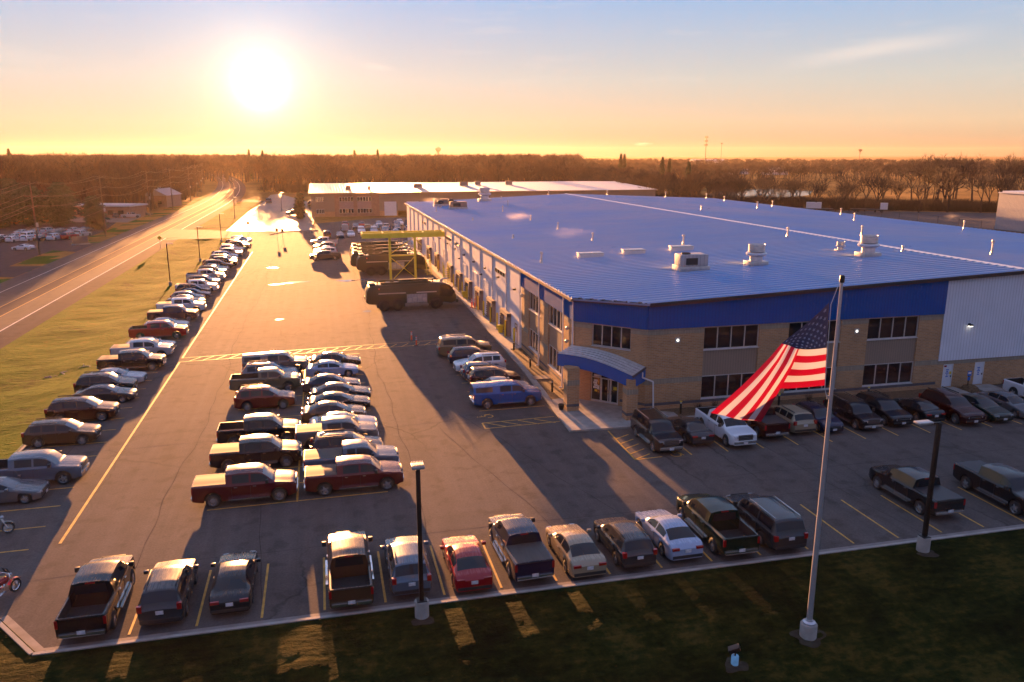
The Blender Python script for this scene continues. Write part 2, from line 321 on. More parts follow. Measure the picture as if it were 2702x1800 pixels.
M['crane'] = mat('crane yellow paint', (.78, .62, .05), .45, 0, var=.1, scale=1)
M['orange'] = mat('orange plastic', (.85, .12, .03), .45, 0, var=.05)
M['black'] = mat('black plastic', (.015, .015, .017), .5, 0, var=.1)
M['paint'] = paint_mat('car paint', .0, .26)
M['paint_frost'] = paint_mat('frosted car paint', .085, .20)
M['screen'] = mat('windshield glass', (.012, .014, .018), .05, 0, var=0, spec=.45)
M['screen_frost'] = mat('frosted windshield', (.16, .19, .22), .16, .3, var=.2, scale=1.5, spec=.6)
M['tyre'] = mat('tyre rubber', (.015, .015, .016), .75, var=.2)
M['rim'] = mat('alloy rim', (.55, .54, .55), .25, .8, var=.05)
M['rim_dark'] = mat('black rim', (.03, .03, .032), .35, .4, var=.05)
M['chrome'] = mat('chrome', (.75, .74, .73), .12, .95, var=.05)
M['red_lens'] = mat('red lens', (.28, .008, .008), .2, 0, var=0, coat=.8)
M['clear_lens'] = mat('headlamp lens', (.45, .46, .48), .12, .3, var=0, coat=.8)
M['plate'] = mat('licence plate', (.50, .50, .52), .4, 0, var=.25, scale=9)
M['bed'] = mat('bed liner', (.02, .018, .018), .8, var=.3, scale=6)
M['cover'] = mat('tonneau vinyl', (.03, .03, .033), .5, var=.1)
M['cover_frost'] = mat('frosted tonneau', (.075, .065, .058), .7, var=.2, scale=1.2, stretch=(1, 7, 1))
M['olive'] = mat('olive military paint', (.022, .028, .014), .45, .1, var=.12, scale=1, coat=.3)
M['bark'] = mat('bare twigs', (.040, .026, .018), .9, var=.25, scale=.4)
M['bark2'] = mat('bare twigs warm', (.075, .045, .024), .9, var=.25, scale=.4)
M['needle'] = mat('evergreen needles', (.012, .036, .008), .8, var=.35, scale=.6)
M['brush'] = mat('dry brush', (.032, .022, .015), .95, var=.3, scale=.3)
M['water'] = mat('water', (.25, .26, .28), .10, 0, var=.1, scale=.1, spec=1.0)
M['wood'] = mat('weathered wood pole', (.11, .08, .055), .85, var=.2, scale=2)
M['wire'] = mat('overhead wire', (.10, .085, .07), .5, .3, var=0)
M['lamp_on'] = mat('lit wall lamp', (.9, .85, .7), .4, var=0, emis=(1, .93, .75), estr=.7)
M['sign_blue'] = mat('blue sign', (.02, .12, .45), .4, var=0)
M['paper'] = mat('paper notice', (.62, .60, .58), .6, var=.1, scale=8)
M['tanwall'] = mat('tan wall', (.26, .19, .15), .8, var=.1, scale=1)
M['pinkbrick'] = mat('pale brick', (.30, .17, .11), .8, var=.15, scale=1)
# ---------------------------------------------------------------- ground, roads, lot
def sheet(name, pts, z, m, thick=0):
    b = MB()
    if thick: b.add([(x, y, z-thick) for x, y in pts]+[(x, y, z) for x, y in pts], [tuple(range(len(pts), 2*len(pts)))]+[(i, (i+1) % len(pts), len(pts)+(i+1) % len(pts), len(pts)+i) for i in range(len(pts))])
    else: b.poly([(x, y, z) for x, y in pts])
    return tag(b.build(name, m), kind='structure')
def vnoise(x, y, s, seed=0):
    return (math.sin(x*s+seed)+math.sin(y*s*1.3+seed*2.1)+math.sin((x+y)*s*.7+seed*3.3)+math.sin((x*.6-y)*s*1.9+seed))/4
def terrain(name, x0, x1, y0, y1, nx, ny, zf, m, inside=lambda x, y: True):
    b = MB(); idx = {}
    for j in range(ny+1):
        for i in range(nx+1):
            x = x0+(x1-x0)*i/nx; y = y0+(y1-y0)*j/ny; idx[i, j] = len(b.v); b.v.append((x, y, zf(x, y)))
    for j in range(ny):
        for i in range(nx):
            x = x0+(x1-x0)*(i+.5)/nx; y = y0+(y1-y0)*(j+.5)/ny
            if inside(x, y): b.f.append((idx[i, j], idx[i+1, j], idx[i+1, j+1], idx[i, j+1])); b.m.append(0)
    return tag(b.build(name, m, smooth=60), kind='structure')
sheet('ground', [(-3800, -500), (-33.8, -500), (-33.8, 206), (-21.6, 206), (-21.6, 29), (120, 29), (120, -500), (3800, -500), (3800, 4200), (-3800, 4200)], -.06, M['field'])
sheet('parking_lot', [(-15.2, 36.1), (-12.7, 32.9), (115, 32.9), (115, 56.9), (20.3, 56.9), (19.9, 62), (19.9, 205), (-3, 212), (-34, 212.5), (-38, 205), (-38, 204.9), (-26, 206.5), (-21.0, 203), (-21.0, 48), (-15.2, 48), ][:], 0, M['asphalt'])
sheet('side_bay_pavement', [(-34, 30), (-15.2, 36.0), (-14.8, 36.4), (-14.8, 48.0), (-21, 48.1), (-21, 50), (-34, 50)], -.004, M['asphalt'])
sheet('rear_yard', [(99, 56), (215, 56), (232, 150), (232, 232), (176, 262), (150, 275), (99, 262), (19, 262), (-2, 244), (-3, 212), (20, 204), (20, 193)], -.03, M['asphalt'])
sheet('far_parking_lot', [(-3, 212.1), (-2, 262), (-2, 340), (-20, 430), (-24, 420), (-23.5, 360), (-25, 300), (-25, 226), (-22, 224), (-4, 222)], -.008, asphalt_mat('wet asphalt', (.11, .095, .085), (.15, .13, .11), .55, False, .35))
sheet('driveway', [(-40, 208), (-34, 212.4), (-3, 212.05), (-3, 221.5), (-22, 224), (-25, 226), (-33, 231), (-40, 236)], -.004, M['asphalt'])
sheet('far_driveway', [(-40, 372), (-23.6, 355), (-23.6, 366), (-40, 392)], -.01, M['road'])
# highway, bending away at the far end
def band(name, offs, ys, z, m):
    L, Rr = [], []
    for y in ys:
        cx = curve(y); L.append((cx+offs[0], y)); Rr.append((cx+offs[1], y))
    b = MB(); n = len(ys)
    b.add([(x, y, z) for x, y in L]+[(x, y, z) for x, y in Rr], [(i, n+i, n+i+1, i+1) for i in range(n-1)])
    return tag(b.build(name, m), kind='structure')
def curve(y): return 0 if y < 340 else -((y-340)**1.65)/520
YS = [-80, 60, 200, 280, 340]+list(range(360, 900, 20))
band('highway', (-50.6, -33.9), YS, -.02, M['road'])
band('turn_lane', (-42.9, -40.6), YS, -.014, M['road_dark'])
band('road_shoulder', (-37.1, -33.9), YS, -.0135, M['road_dark'])
for a, b_, mm, nm in ((-47.4, -47.25, 'white_line', 'edge_line'), (-43.0, -42.85, 'yellow_line', 'lane_line'), (-40.6, -40.45, 'yellow_line', 'lane_line'), (-37.4, -37.2, 'white_line', 'edge_line')):
    band('road_'+nm, (a, b_), YS, -.007, M[mm])
# verge between the highway and the lot, with a shallow swale
def vz(x, y):
    e = max(0, min(1, (x+33.9)/3, (-21.6-x)/2)); 
    if y > 204: e = max(0, min(1, (x+33.9)/3))*max(0, 1-(y-204)/4)
    s = math.exp(-((x+27.5)/3.2)**2)
    return .07*(1-e)*0+.05+e*(-.42*s*(1+.4*math.sin(y*.05))+.12*vnoise(x, y, .33, 1)+.06*vnoise(x, y, 1.1, 4))
terrain('grass_verge', -33.9, -21.6, 50, 206, 26, 200, vz, M['verge'])
terrain('far_verge', -33.9, -25.2, 236, 356, 12, 80, lambda x, y: .0+min(1, max(0, (y-236)/6))*min(1, max(0, (x+33.9)/3), max(0, (-25.2-x)/2))*(.06+.08*vnoise(x, y, .3, 3)), M['verge'], lambda x, y: not (x < -33 and y < 240))
def lz(x, y):
    e = min(1, max(0, (32.8-y)/3)); return .11+e*(.07*vnoise(x, y, .4, 2)+.05*vnoise(x, y, 1.7, 6)+.05*vnoise(x, y, 4.3, 3)-(.0105*min(5, max(0, 32.4-y))**2+.105*min(22, max(0, 27.4-y))))
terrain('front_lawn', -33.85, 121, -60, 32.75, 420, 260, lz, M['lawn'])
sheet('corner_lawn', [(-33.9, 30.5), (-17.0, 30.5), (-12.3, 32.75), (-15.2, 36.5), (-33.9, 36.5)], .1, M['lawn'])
terrain('left_frontage_grass', -56.5, -50.6, -20, 430, 8, 200, lambda x, y: .0+.08*vnoise(x, y, .3, 8)-.05, M['verge'])
sheet('business_lot', [(-130, 150), (-56.5, 158), (-56.5, 232), (-60, 262), (-78, 268), (-130, 232)], -.02, M['road_dark'])
sheet('side_drive', [(-57, 150.5), (-50.6, 148), (-50.6, 162), (-57, 163)], .03, M['road_dark'])
sheet('side_drive', [(-57, 189), (-50.6, 184), (-50.6, 203), (-57, 200)], .03, M['road_dark'])
sheet('house_forecourt', [(-80, 268), (-57, 262), (-56.6, 300), (-80, 292)], -.02, M['gravel'])
# kerbs with gutters
def kerb(pts, name='kerb', h=.15, w=.18, g=.45):
    b = MB()
    for ki, ((xa, ya), (xb, yb)) in enumerate(zip(pts[:-1], pts[1:])):
        a, c = Vector((xa, ya, 0)), Vector((xb, yb, 0)); d = (c-a).normalized(); n = Vector((-d.y, d.x, 0)); c = c+d*.02
        for o0, o1, z0, z1, mi in ((0, w, -.2, h+.004*ki, 0), (-g, 0, -.1, .012+.004*ki, 1)):
            vs = [a+n*o0, c+n*o0, c+n*o1, a+n*o1]
            b.add([v+Vector((0, 0, z0)) for v in vs]+[v+Vector((0, 0, z1)) for v in vs], ((0,3,2,1),(4,5,6,7),(0,1,5,4),(1,2,6,5),(2,3,7,6),(3,0,4,7)), mi)
    return tag(b.build(name, [M['concrete'], M['conc_dark']]), kind='structure')
kerb([(110, 32.95), (-12.55, 32.95), (-15.05, 36.2)])
kerb([(-21.15, 50), (-21.15, 203)], g=.3)
kerb([(-12.9, 213.0), (-9, 220.8), (-1, 221.4)], g=.2)
# sidewalks and planting bed
sheet('side_walk', [(17.2, 53.8), (18.0, 72), (18.7, 110), (18.9, 190), (20, 190), (20, 79.7), (18.75, 79.7), (18.2, 64), (18.0, 61.5)], .13, M['concrete'], .2)
sheet('entrance_walk', [(17.2, 53.79), (21.2, 53.6), (24.6, 55.0), (26.6, 55.2), (26.6, 56.0), (24.6, 57.2), (20.0, 61.9), (18.03, 61.5)], .135, M['concrete'], .2)
sheet('front_walk', [(21.2, 53.59), (115, 53.59), (115, 54.9), (53.8, 54.9), (53.8, 56.9), (52.2, 56.9), (52.2, 54.9), (26.6, 54.9), (24.6, 54.9)], .128, M['concrete'], .2)
sheet('door_walk', [(55.4, 54.91), (57.6, 54.91), (57.6, 56.9), (55.4, 56.9)], .128, M['concrete'], .2)
sheet('planting_bed', [(18.77, 79.6), (20.0, 79.6), (20.0, 61.91), (18.05, 61.6), (18.25, 64)], .10, M['mulch'], .2)
sheet('front_planting_bed', [(26.65, 54.92), (52.1, 54.92), (52.1, 56.98), (24.8, 56.98), (26.65, 56.05)], .10, M['mulch'], .2)
# worn soil rings round the pole bases
def ring(x, y, r, z):
    pts = [(x+r*(1+.2*math.sin(3*t+x)+.12*math.sin(5*t+y))*math.cos(t), y+r*(1+.2*math.sin(3*t+x))*math.sin(t)*.8) for t in [2*math.pi*i/28 for i in range(28)]]
    pts = [(x, y)]+pts; b = MB(); b.add([(a, c, lz(a, c)+.02) for a, c in pts], [(0, i+1, (i+1) % 28+1) for i in range(28)]); return tag(b.build('bare_soil', M['soil']), kind='structure')
ring(19.66, 26.9, .7, -.16); ring(3.45, 31.6, .5, .19); ring(29.64, 31.6, .5, .19); ring(15.64, 25.95, .5, -.39)
# painted lines
def line(b, x0, y0, x1, y1, wd=.11, z=.006, m=0):
    a, c = Vector((x0, y0, z)), Vector((x1, y1, z)); d = (c-a).normalized(); n = Vector((-d.y, d.x, 0))*wd/2
    b.add([a-n, c-n, c+n, a+n], [(0, 1, 2, 3)], m)
def lines(name, segs, z=.006, wd=.11, m='yellow_line'):
    b = MB()
    for s_ in segs: line(b, *s_, wd=wd, z=z)
    return tag(b.build(name, M[m]), kind='structure')
lines('aisle_line', [(-14.5, 43.4, -14.5, 82.3), (-14.5, 84.0, -14.5, 176)], .006, .16)
lines('crosswalk_hatching', [(-14.5, 82.38, 12.4, 84.2), (-14.5, 84.0, 12.4, 86.0)]+[(-13.6+i*1.25, 82.6+i*.067, -14.1+i*1.25+1.4, 84.0+i*.067) for i in range(21)], .010, .12)
lines('stall_lines_centre', [(-2.3, 45.9, -2.3, 82.3)], .0063, .12)
lines('stall_lines_left', [(-21.0, 51.2+2.743*k, -15.9, 51.3+2.743*k) for k in range(-5, 54)], .0057)
lines('stall_lines_middle', [(-7.4, 45.9+2.743*k, -2.38, 46.02+2.743*k) for k in range(14)]+[(-2.22, 46.02+2.743*k, 3.1, 46.12+2.743*k) for k in range(14)], .0051)
lines('stall_lines_building', [(11.6, 60.25+2.743*k, 17.1+.02*k, 60.35+2.743*k) for k in range(8)], .0055)
lines('stall_lines_kerb', [(-9.06+2.756*k, 33.62, -9.06+2.756*k, 38.6) for k in range(0, 17)]+[(-9.06+2.756*k, 33.62, -9.06+2.756*k, 38.6) for k in range(17, 30)], .0059)
lines('stall_lines_front', [(x, 47.45, x, 53.5) for x in [24.05+2.756*k for k in range(30)]], .0054)
lines('hatching_entrance', [(20.1, 53.4, 19.9, 47.5), (19.9, 47.5, 21.9, 47.6)]+[(20.0, 47.6+i*1.0, 21.3, 48.3+i*1.0) for i in range(5)], .0066, .12)
lines('hatching_side', [(11.25, 57.3, 17.1, 57.55), (11.25, 56.0, 17.2, 56.3), (11.25, 57.3, 11.25, 56.0)]+[(11.5+i*1.3, 57.3, 12.9+i*1.3, 56.1) for i in range(4)], .0071, .12)
# tar seams, patches and stains of the worn lot
def seam(x0, y0, x1, y1, amp, wd=.035, sd=1):
    b = MB(); n = int(math.hypot(x1-x0, y1-y0)/1.2)+2; d = Vector((x1-x0, y1-y0, 0)).normalized(); nn = Vector((-d.y, d.x, 0)); pts = []
    for i in range(n+1):
        t = i/n; o = amp*(math.sin(t*n*.13+sd)*.6+math.sin(t*n*.41+sd*2)*.3+math.sin(t*n*1.3+sd*5)*.15); pts.append(Vector((x0+(x1-x0)*t, y0+(y1-y0)*t, .0032))+nn*o)
    for i in range(n): w0 = wd*(.5+.5*abs(math.sin(i*.9+sd))); b.add([pts[i]-nn*w0/2, pts[i+1]-nn*w0/2, pts[i+1]+nn*w0/2, pts[i]+nn*w0/2], [(0, 1, 2, 3)])
    return tag(b.build('pavement_seam', M['seam']), kind='structure')
for i, q in enumerate(((-9.9, 34, -9.2, 200, .5), (-3.5, 33.6, -4.4, 46, .2), (4.6, 33.6, 5.6, 200, .5), (12.5, 34, 7.9, 57, .3), (17.5, 34, 10.2, 60, .5), (-14.9, 39.6, 60, 40.6, .25), (24, 43.3, 100, 43.0, .3), (-20.8, 57.4, 16, 58.6, .3), (-20.8, 91.5, 18, 92.4, .3), (-20, 121, 18.6, 122, .3), (-20, 148, 5, 149, .4), (31, 33.6, 29.5, 53, .25), (44, 33.6, 42, 53.5, .3), (56, 33.6, 57, 53.5, .3), (-17.9, 50, -18.1, 200, .25))): seam(*q, sd=i+1)
def wheelchair(x, y, s, rz, z=.0074):
    b = MB(); Mx = Matrix.Translation((x, y, z)) @ Matrix.Rotation(rz, 4, 'Z') @ Matrix.Scale(s, 4)
    pts = [(math.cos(t)*.32, math.sin(t)*.32-.15) for t in [R(-200+i*20) for i in range(13)]]
    segs = list(zip(pts[:-1], pts[1:]))+[((-.02, .55), (0, .1)), ((0, .1), (.35, .08)), ((.35, .08), (.45, -.35)), ((-.02, .35), (.22, .33)), ((-.08, .66), (.06, .66))]
    for (a, c), (e, f) in segs:
        p, q = Vector((a, c, 0)), Vector((e, f, 0)); d = (q-p).normalized(); n = Vector((-d.y, d.x, 0))*.045
        b.add([Mx @ v for v in (p-n, q-n, q+n, p+n)], [(0, 1, 2, 3)])
    return tag(b.build('wheelchair_marking', M['yellow_line']), kind='structure')
wheelchair(11.9, 58.8, 1.1, R(90)); wheelchair(23.0, 47.9, 1.1, 0)
# shallow puddles left on the lot
def puddle(x, y, rx, ry):
    b = MB(); b.poly([(x+rx*(1+.25*math.sin(4*t+x)+.15*math.sin(7*t))*math.cos(t), y+ry*(1+.25*math.sin(3*t+y))*math.sin(t), .009) for t in [2*math.pi*i/30 for i in range(30)]])
    return tag(b.build('puddle', M['water']), kind='structure')
for p_ in ((-5.6, 131, 1.0, .45), (-3.9, 132.0, 1.5, .35), (-7.5, 130.2, 1.2, .2), (3.5, 131.6, 1.5, .8), (6.6, 132, 1.4, .5), (-5.8, 101.8, .45, .4), (5.2, 104.6, .6, .4), (6.5, 124.5, .9, .4), (-9, 150, .9, .4)): puddle(*p_)
def pondf():
    b = MB(); b.poly([(x, y, -.04) for x, y in ((170, 318), (188, 330), (212, 338), (236, 356), (262, 392), (258, 420), (232, 418), (205, 396), (180, 356), (160, 330))])
    return tag(b.build('pond', M['water']), kind='structure')
pondf()

# ---------------------------------------------------------------- main building
E0, SL = 8.72, .0405
def zr(x): return E0+SL*(x-20) if x <= 59.8 else E0+SL*(99.6-x)
hall = thing('industrial_hall', 'long low factory hall with pale metal roof, blue fascia and brick office corner', 'building', (20, 57, 0))
HO = Vector((20, 57, 0))
def hb(b, name, mats, par=None, **k):   # world coordinates -> child of hall
    if par is None or par is hall:
        b.v = [tuple(Vector(v)-HO) for v in b.v]; return b.build(name, mats, hall, **k)
    b.v = [tuple(Vector(v)-HO) for v in b.v]; return b.build(name, mats, par, **k)
def islands(b):
    par = list(range(len(b.v)))
    def fd(i):
        while par[i] != i: par[i] = par[par[i]]; i = par[i]
        return i
    for f in b.f:
        for i in f[1:]: par[fd(i)] = fd(f[0])
    g_ = {}
    for f, m_ in zip(b.f, b.m): g_.setdefault(fd(f[0]), []).append((f, m_))
    out = []
    for fs in g_.values():
        n = MB(); ix = {}
        for f, m_ in fs:
            for i in f:
                if i not in ix: ix[i] = len(n.v); n.v.append(b.v[i])
            n.f.append(tuple(ix[i] for i in f)); n.m.append(m_)
        out.append(n)
    return out
def hsplit(b, name, mats, par=None):
    for n in islands(b): hb(n, name, mats, par)
LW = ((20.0, 193.0), (20.0, 61.5)); CH = ((20.0, 61.5), (24.5, 57.0)); FW = ((24.5, 57.0), (99.6, 57.0))
def frame_of(seg):
    a = Vector((*seg[0], 0)); c = Vector((*seg[1], 0)); d = (c-a).normalized(); n = Vector((d.y, -d.x, 0)); return a, d, n, (c-a).length
def wbox(b, seg, s0, s1, z0, z1, o0, o1, m=0):   # box on a wall: s along, z up, o outward
    a, d, n, L = frame_of(seg)
    vs = [a+d*s+n*o+Vector((0, 0, z)) for z in (z0, z1) for s, o in ((s0, o0), (s1, o0), (s1, o1), (s0, o1))]
    b.add(vs, ((0,3,2,1),(4,5,6,7),(0,1,5,4),(1,2,6,5),(2,3,7,6),(3,0,4,7)), m)
def wsl(b, seg, s0, s1, z0, o0, o1, dz=0, m=0):  # box whose top follows the roof slope
    a, d, n, L = frame_of(seg)
    P = [a+d*s for s in (s0, s1)]; zt = [zr(p.x)+dz for p in P]
    vs = []
    for top in (0, 1):
        for i, o in ((0, o0), (1, o0), (1, o1), (0, o1)): vs.append(P[i]+n*o+Vector((0, 0, zt[i] if top else z0)))
    b.add(vs, ((0,3,2,1),(4,5,6,7),(0,1,5,4),(1,2,6,5),(2,3,7,6),(3,0,4,7)), m)
def wgrid(b, seg, s0, s1, z0, z1, holes, o0=-.35, o1=0.):
    ss = sorted({s0, s1, *[h[0] for h in holes], *[h[1] for h in holes]}); zs = sorted({z0, z1, *[h[2] for h in holes], *[h[3] for h in holes]})
    for i in range(len(ss)-1):
        for j in range(len(zs)-1):
            cs, cz = (ss[i]+ss[i+1])/2, (zs[j]+zs[j+1])/2
            if not any(h[0] < cs < h[1] and h[2] < cz < h[3] for h in holes): wbox(b, seg, ss[i], ss[i+1], zs[j], zs[j+1], o0, o1)
sL = lambda y: 193-y
winL = [(sL(76.8), sL(72.4)), (sL(69.55), sL(65.0))]; winF = [(29.4-24.5, 34.3-24.5), (37-24.5, 41.9-24.5), (44.5-24.5, 49.5-24.5)]; winC = [(1.54, 4.97)]
# brick office walls
bw = MB()
wgrid(bw, LW, sL(79.8), sL(61.5), 0, 6.8, [(a, b_, .95, 6.75) for a, b_ in winL])
wgrid(bw, CH, 0, 6.36, 0, 6.8, [(1.54, 4.97, 4.92, 6.72), (1.54, 4.05, 0.14, 2.75)])
wgrid(bw, FW, 0, 27.4, 0, 6.8, [(a, b_, .72, 6.72) for a, b_ in winF])
wgrid(bw, FW, 27.4, 75.1, 0, 2.55, [(28.1, 29.1, .14, 2.2), (31.4, 32.4, .14, 2.2)], -.35, -.05)
hb(bw, 'brick_wall', M['brick'])
sd = MB()
for seg, a, b_, hs in ((LW, sL(79.8), sL(61.5), winL), (CH, 0, 6.36, winC), (FW, 0, 27.4, winF)):
    ss = [a]+[v for h in hs for v in h]+[b_]
    for i in range(0, len(ss), 2):
        wbox(sd, seg, ss[i]+.0, ss[i+1]-.0, 6.3, 6.76, .0, .012)
        if not (seg is CH): wbox(sd, seg, ss[i], ss[i+1], 2.25, 2.68, .0, .012)
wbox(sd, CH, 4.5, 6.36, 2.25, 2.68, 0, .012)
wbox(sd, FW, 27.4, 75.1, 2.2, 2.5, -.05, -.035)
hsplit(sd, 'soldier_course', M['soldier'])
dk = MB(); wbox(dk, FW, 0, 27.4, .45, .68, 0, .014); wbox(dk, CH, 4.2, 6.36, .5, .72, 0, .014); wbox(dk, LW, sL(79.8), sL(61.5), .5, .7, 0, .014)
hsplit(dk, 'brick_band', M['dark_brick'])
tp = MB()
for a, b_ in winL: wbox(tp, LW, a, b_, 2.95, 4.95, -.30, -.12)
for a, b_ in winF: wbox(tp, FW, a, b_, 2.65, 4.85, -.30, -.12)
hsplit(tp, 'spandrel_panel', M['tan_ribs'])
def window(seg, s0, s1, z0, z1, n, rec=-.16):
    f = MB(); t = .06
    wbox(f, seg, s0, s1, z0, z0+t, rec-.06, rec+.06); wbox(f, seg, s0, s1, z1-t, z1, rec-.06, rec+.06)
    for i in range(n+1):
        s = s0+(s1-s0-t)*i/n; wbox(f, seg, s, s+t, z0+t, z1-t, rec-.06, rec+.055)
    fr = hb(f, 'window', M['frame']); g = MB(); wbox(g, seg, s0+.01, s1-.01, z0+.01, z1-.01, rec-.045, rec-.02); hb(g, 'pane', M['glass'], fr)
    sl = MB(); wbox(sl, seg, s0-.03, s1+.03, z0-.07, z0, rec, .03); hb(sl, 'sill', M['frame'], fr); return fr
for a, b_ in winL: window(LW, a, b_, 1.0, 2.95, 4); window(LW, a, b_, 4.95, 6.75, 4)
for a, b_ in winF: window(FW, a, b_, .75, 2.65, 4); window(FW, a, b_, 4.85, 6.72, 4)
window(CH, 1.54, 4.97, 4.92, 6.72, 4)
# blue fascia
bf = MB(); wsl(bf, LW, sL(79.8), sL(61.5), 6.78, -.2, .10, -.12); wsl(bf, FW, 0, 27.4, 6.78, -.2, .10, -.12); wsl(bf, CH, 0, 6.36, 6.78, -.2, .101, -.12)
hb(bf, 'blue_fascia', M['blue_ribs'])
# white metal walls
ww = MB(); wsl(ww, LW, 0, sL(79.8), 0, -.25, 0, -.12)
a_ = 59.8-24.5; wsl(ww, FW, 27.4, a_, 2.55, -.2, .05, -.12); wsl(ww, FW, a_, 75.1, 2.55, -.2, .05, -.12)
BW = ((99.6, 193), (20, 193)); RW = ((99.6, 57), (99.6, 193))
for sg in (RW,): wsl(ww, sg, 0, 136, 0, -.25, 0, -.12)
a, d_, n_, L_ = frame_of(BW); wsl(ww, BW, 0, 39.8, 0, -.25, 0, -.12); wsl(ww, BW, 39.8, 79.6, 0, -.25, 0, -.12)
hb(ww, 'metal_wall', M['white_ribs'])
jt = MB()
for k in range(15):
    y = 86.8+7.62*k
    if y < 192: wbox(jt, LW, sL(y)-.11, sL(y)+.11, .2, 8.5, 0, .10)
hsplit(jt, 'wall_joint_trim', M['white'])
# roof: two slopes of standing-seam sheets, rib by rib
rf = MB(); ov = .35
def roofpt(x, y, dz=0): return (x, y, zr(x)+dz)
O = [(20-ov, 193+ov), (20-ov, 61.35), (24.35, 57-ov), (59.8, 57-ov), (59.8, 193+ov)]
O2 = [(59.8, 193+ov), (59.8, 57-ov), (99.6+ov, 57-ov), (99.6+ov, 193+ov)]
for oo in (O, O2):
    n = len(oo); top = [(x, y, (E0+SL*(x-20) if oo is O else E0+SL*(99.6-x))) for x, y in oo]; b0 = len(rf.v)
    rf.add(top+[(x, y, z-.16) for x, y, z in top], [tuple(range(n)), tuple(range(n, 2*n))]+[(i, (i+1) % n, n+(i+1) % n, n+i) for i in range(n)])
y = 57.0
while y < 193.2:
    xl = 20-ov if y > 61.35 else 20-ov+(61.35-y)*1.0
    for xa, xb, f in ((xl, 59.75, lambda x: E0+SL*(x-20)), (59.85, 99.6+ov, lambda x: E0+SL*(99.6-x))):
        vs = []
        for x in (xa, xb):
            z = f(x)
            vs += [(x, y-.13, z-.002), (x, y-.07, z+.12), (x, y+.07, z+.12), (x, y+.13, z-.002)]
        rf.add(vs, [(0, 4, 5, 1), (1, 5, 6, 2), (2, 6, 7, 3), (0, 1, 2, 3), (4, 7, 6, 5)])
    y += .91
hb(rf, 'roof', M['roof'])
rc = MB(); rc.add([(59.35, 56.6, zr(59.35)+.09), (59.8, 56.6, zr(59.8)+.16), (60.25, 56.6, zr(60.25)+.09), (59.35, 193.4, zr(59.35)+.09), (59.8, 193.4, zr(59.8)+.16), (60.25, 193.4, zr(60.25)+.09)], [(0, 1, 4, 3), (1, 2, 5, 4)])
rc.box(59.33, 59.36, 56.6, 193.4, zr(59.3)-.02, zr(59.3)+.10); rc.box(60.24, 60.27, 56.6, 193.4, zr(60.2)-.02, zr(60.2)+.10)
hb(rc, 'ridge_cap', M['white'])
gt = MB(); gt.box(19.47, 19.66, 61.2, 193.3, 8.48, 8.70); hb(gt, 'gutter', M['gutter'])
tr = MB()
wsl(tr, FW, -.15, a_, 6.9, .352, .41, .03); wsl(tr, FW, a_, 75.4, 6.9, .352, .41, .03); wsl(tr, CH, -.1, 6.46, 6.9, .352, .41, .03)
# keep only a shallow strip: rebuild with correct lower edge
tr = MB()
def strip(seg, s0, s1, o0, o1, dz0, dz1):
    a, d, n, L = frame_of(seg); P = [a+d*s for s in (s0, s1)]; vs = []
    for dz in (dz0, dz1):
        for i, o in ((0, o0), (1, o0), (1, o1), (0, o1)): vs.append(P[i]+n*o+Vector((0, 0, zr(P[i].x)+dz)))
    tr.add(vs, ((0,3,2,1),(4,5,6,7),(0,1,5,4),(1,2,6,5),(2,3,7,6),(3,0,4,7)))
strip(FW, 0, a_, .352, .42, -.28, .04); strip(FW, a_, 75.4, .352, .42, -.28, .04); strip(CH, -.05, 6.36, .252, .33, -.28, .04)
strip(FW, 0, a_, .10, .352, -.26, -.17); strip(FW, a_, 75.4, .10, .352, -.26, -.17); strip(CH, 0, 6.36, .10, .252, -.26, -.17)
for i in range(6): wbox(tr, CH, .4+i*1.05, .6+i*1.05, zr(20.5+i*.7)-.02, zr(20.5+i*.7)+.08, .1, .38)
hb(tr, 'roof_edge_trim', M['rake'])
# downspouts
for yy in (72.4, 64.5, 61.75, 79.9):
    d = MB(); d.box(19.80, 19.92, yy-.06, yy+.06, .25, 8.5); d.box(19.55, 19.85, yy-.05, yy+.05, 8.40, 8.5); d.box(19.6, 19.92, yy-.06, yy+.06, .13, .25); hb(d, 'downspout', M['white'])
# dock doors with hoods, white doors, strip windows, wall lamps on the long side
docks = [(84.6, 88.3), (92.7, 96.0), (100.4, 103.9), (108, 111.8), (115.7, 119.6), (124.2, 128.2), (139.5, 143), (150, 154), (165, 169)]
for y0, y1 in docks:
    d = MB(); wbox(d, LW, sL(y1), sL(y1)+.45, .3, 2.75, .0, .45); wbox(d, LW, sL(y0)-.45, sL(y0), .3, 2.75, .0, .45); wbox(d, LW, sL(y1), sL(y0), 2.5, 2.9, .0, .5)
    dd = hb(d, 'dock_door', M['tanwall'])
    e = MB(); wbox(e, LW, sL(y1)+.45, sL(y0)-.45, .2, 2.5, .012, .05); hb(e, 'door_leaf', M['white_door'], dd)
    r_ = MB()
    for i in range(9): wbox(r_, LW, sL(y1)+.02, sL(y1)+.43, .4+i*.26, .52+i*.26, .45, .50)
    hb(r_, 'bumper_pad', M['dock_rubber'], dd); r_ = MB(); wbox(r_, LW, sL(y0)-.40, sL(y0)-.05, .35, 2.5, .45, .48)
    hb(r_, 'bumper_pad', M['dock_rubber'], dd)
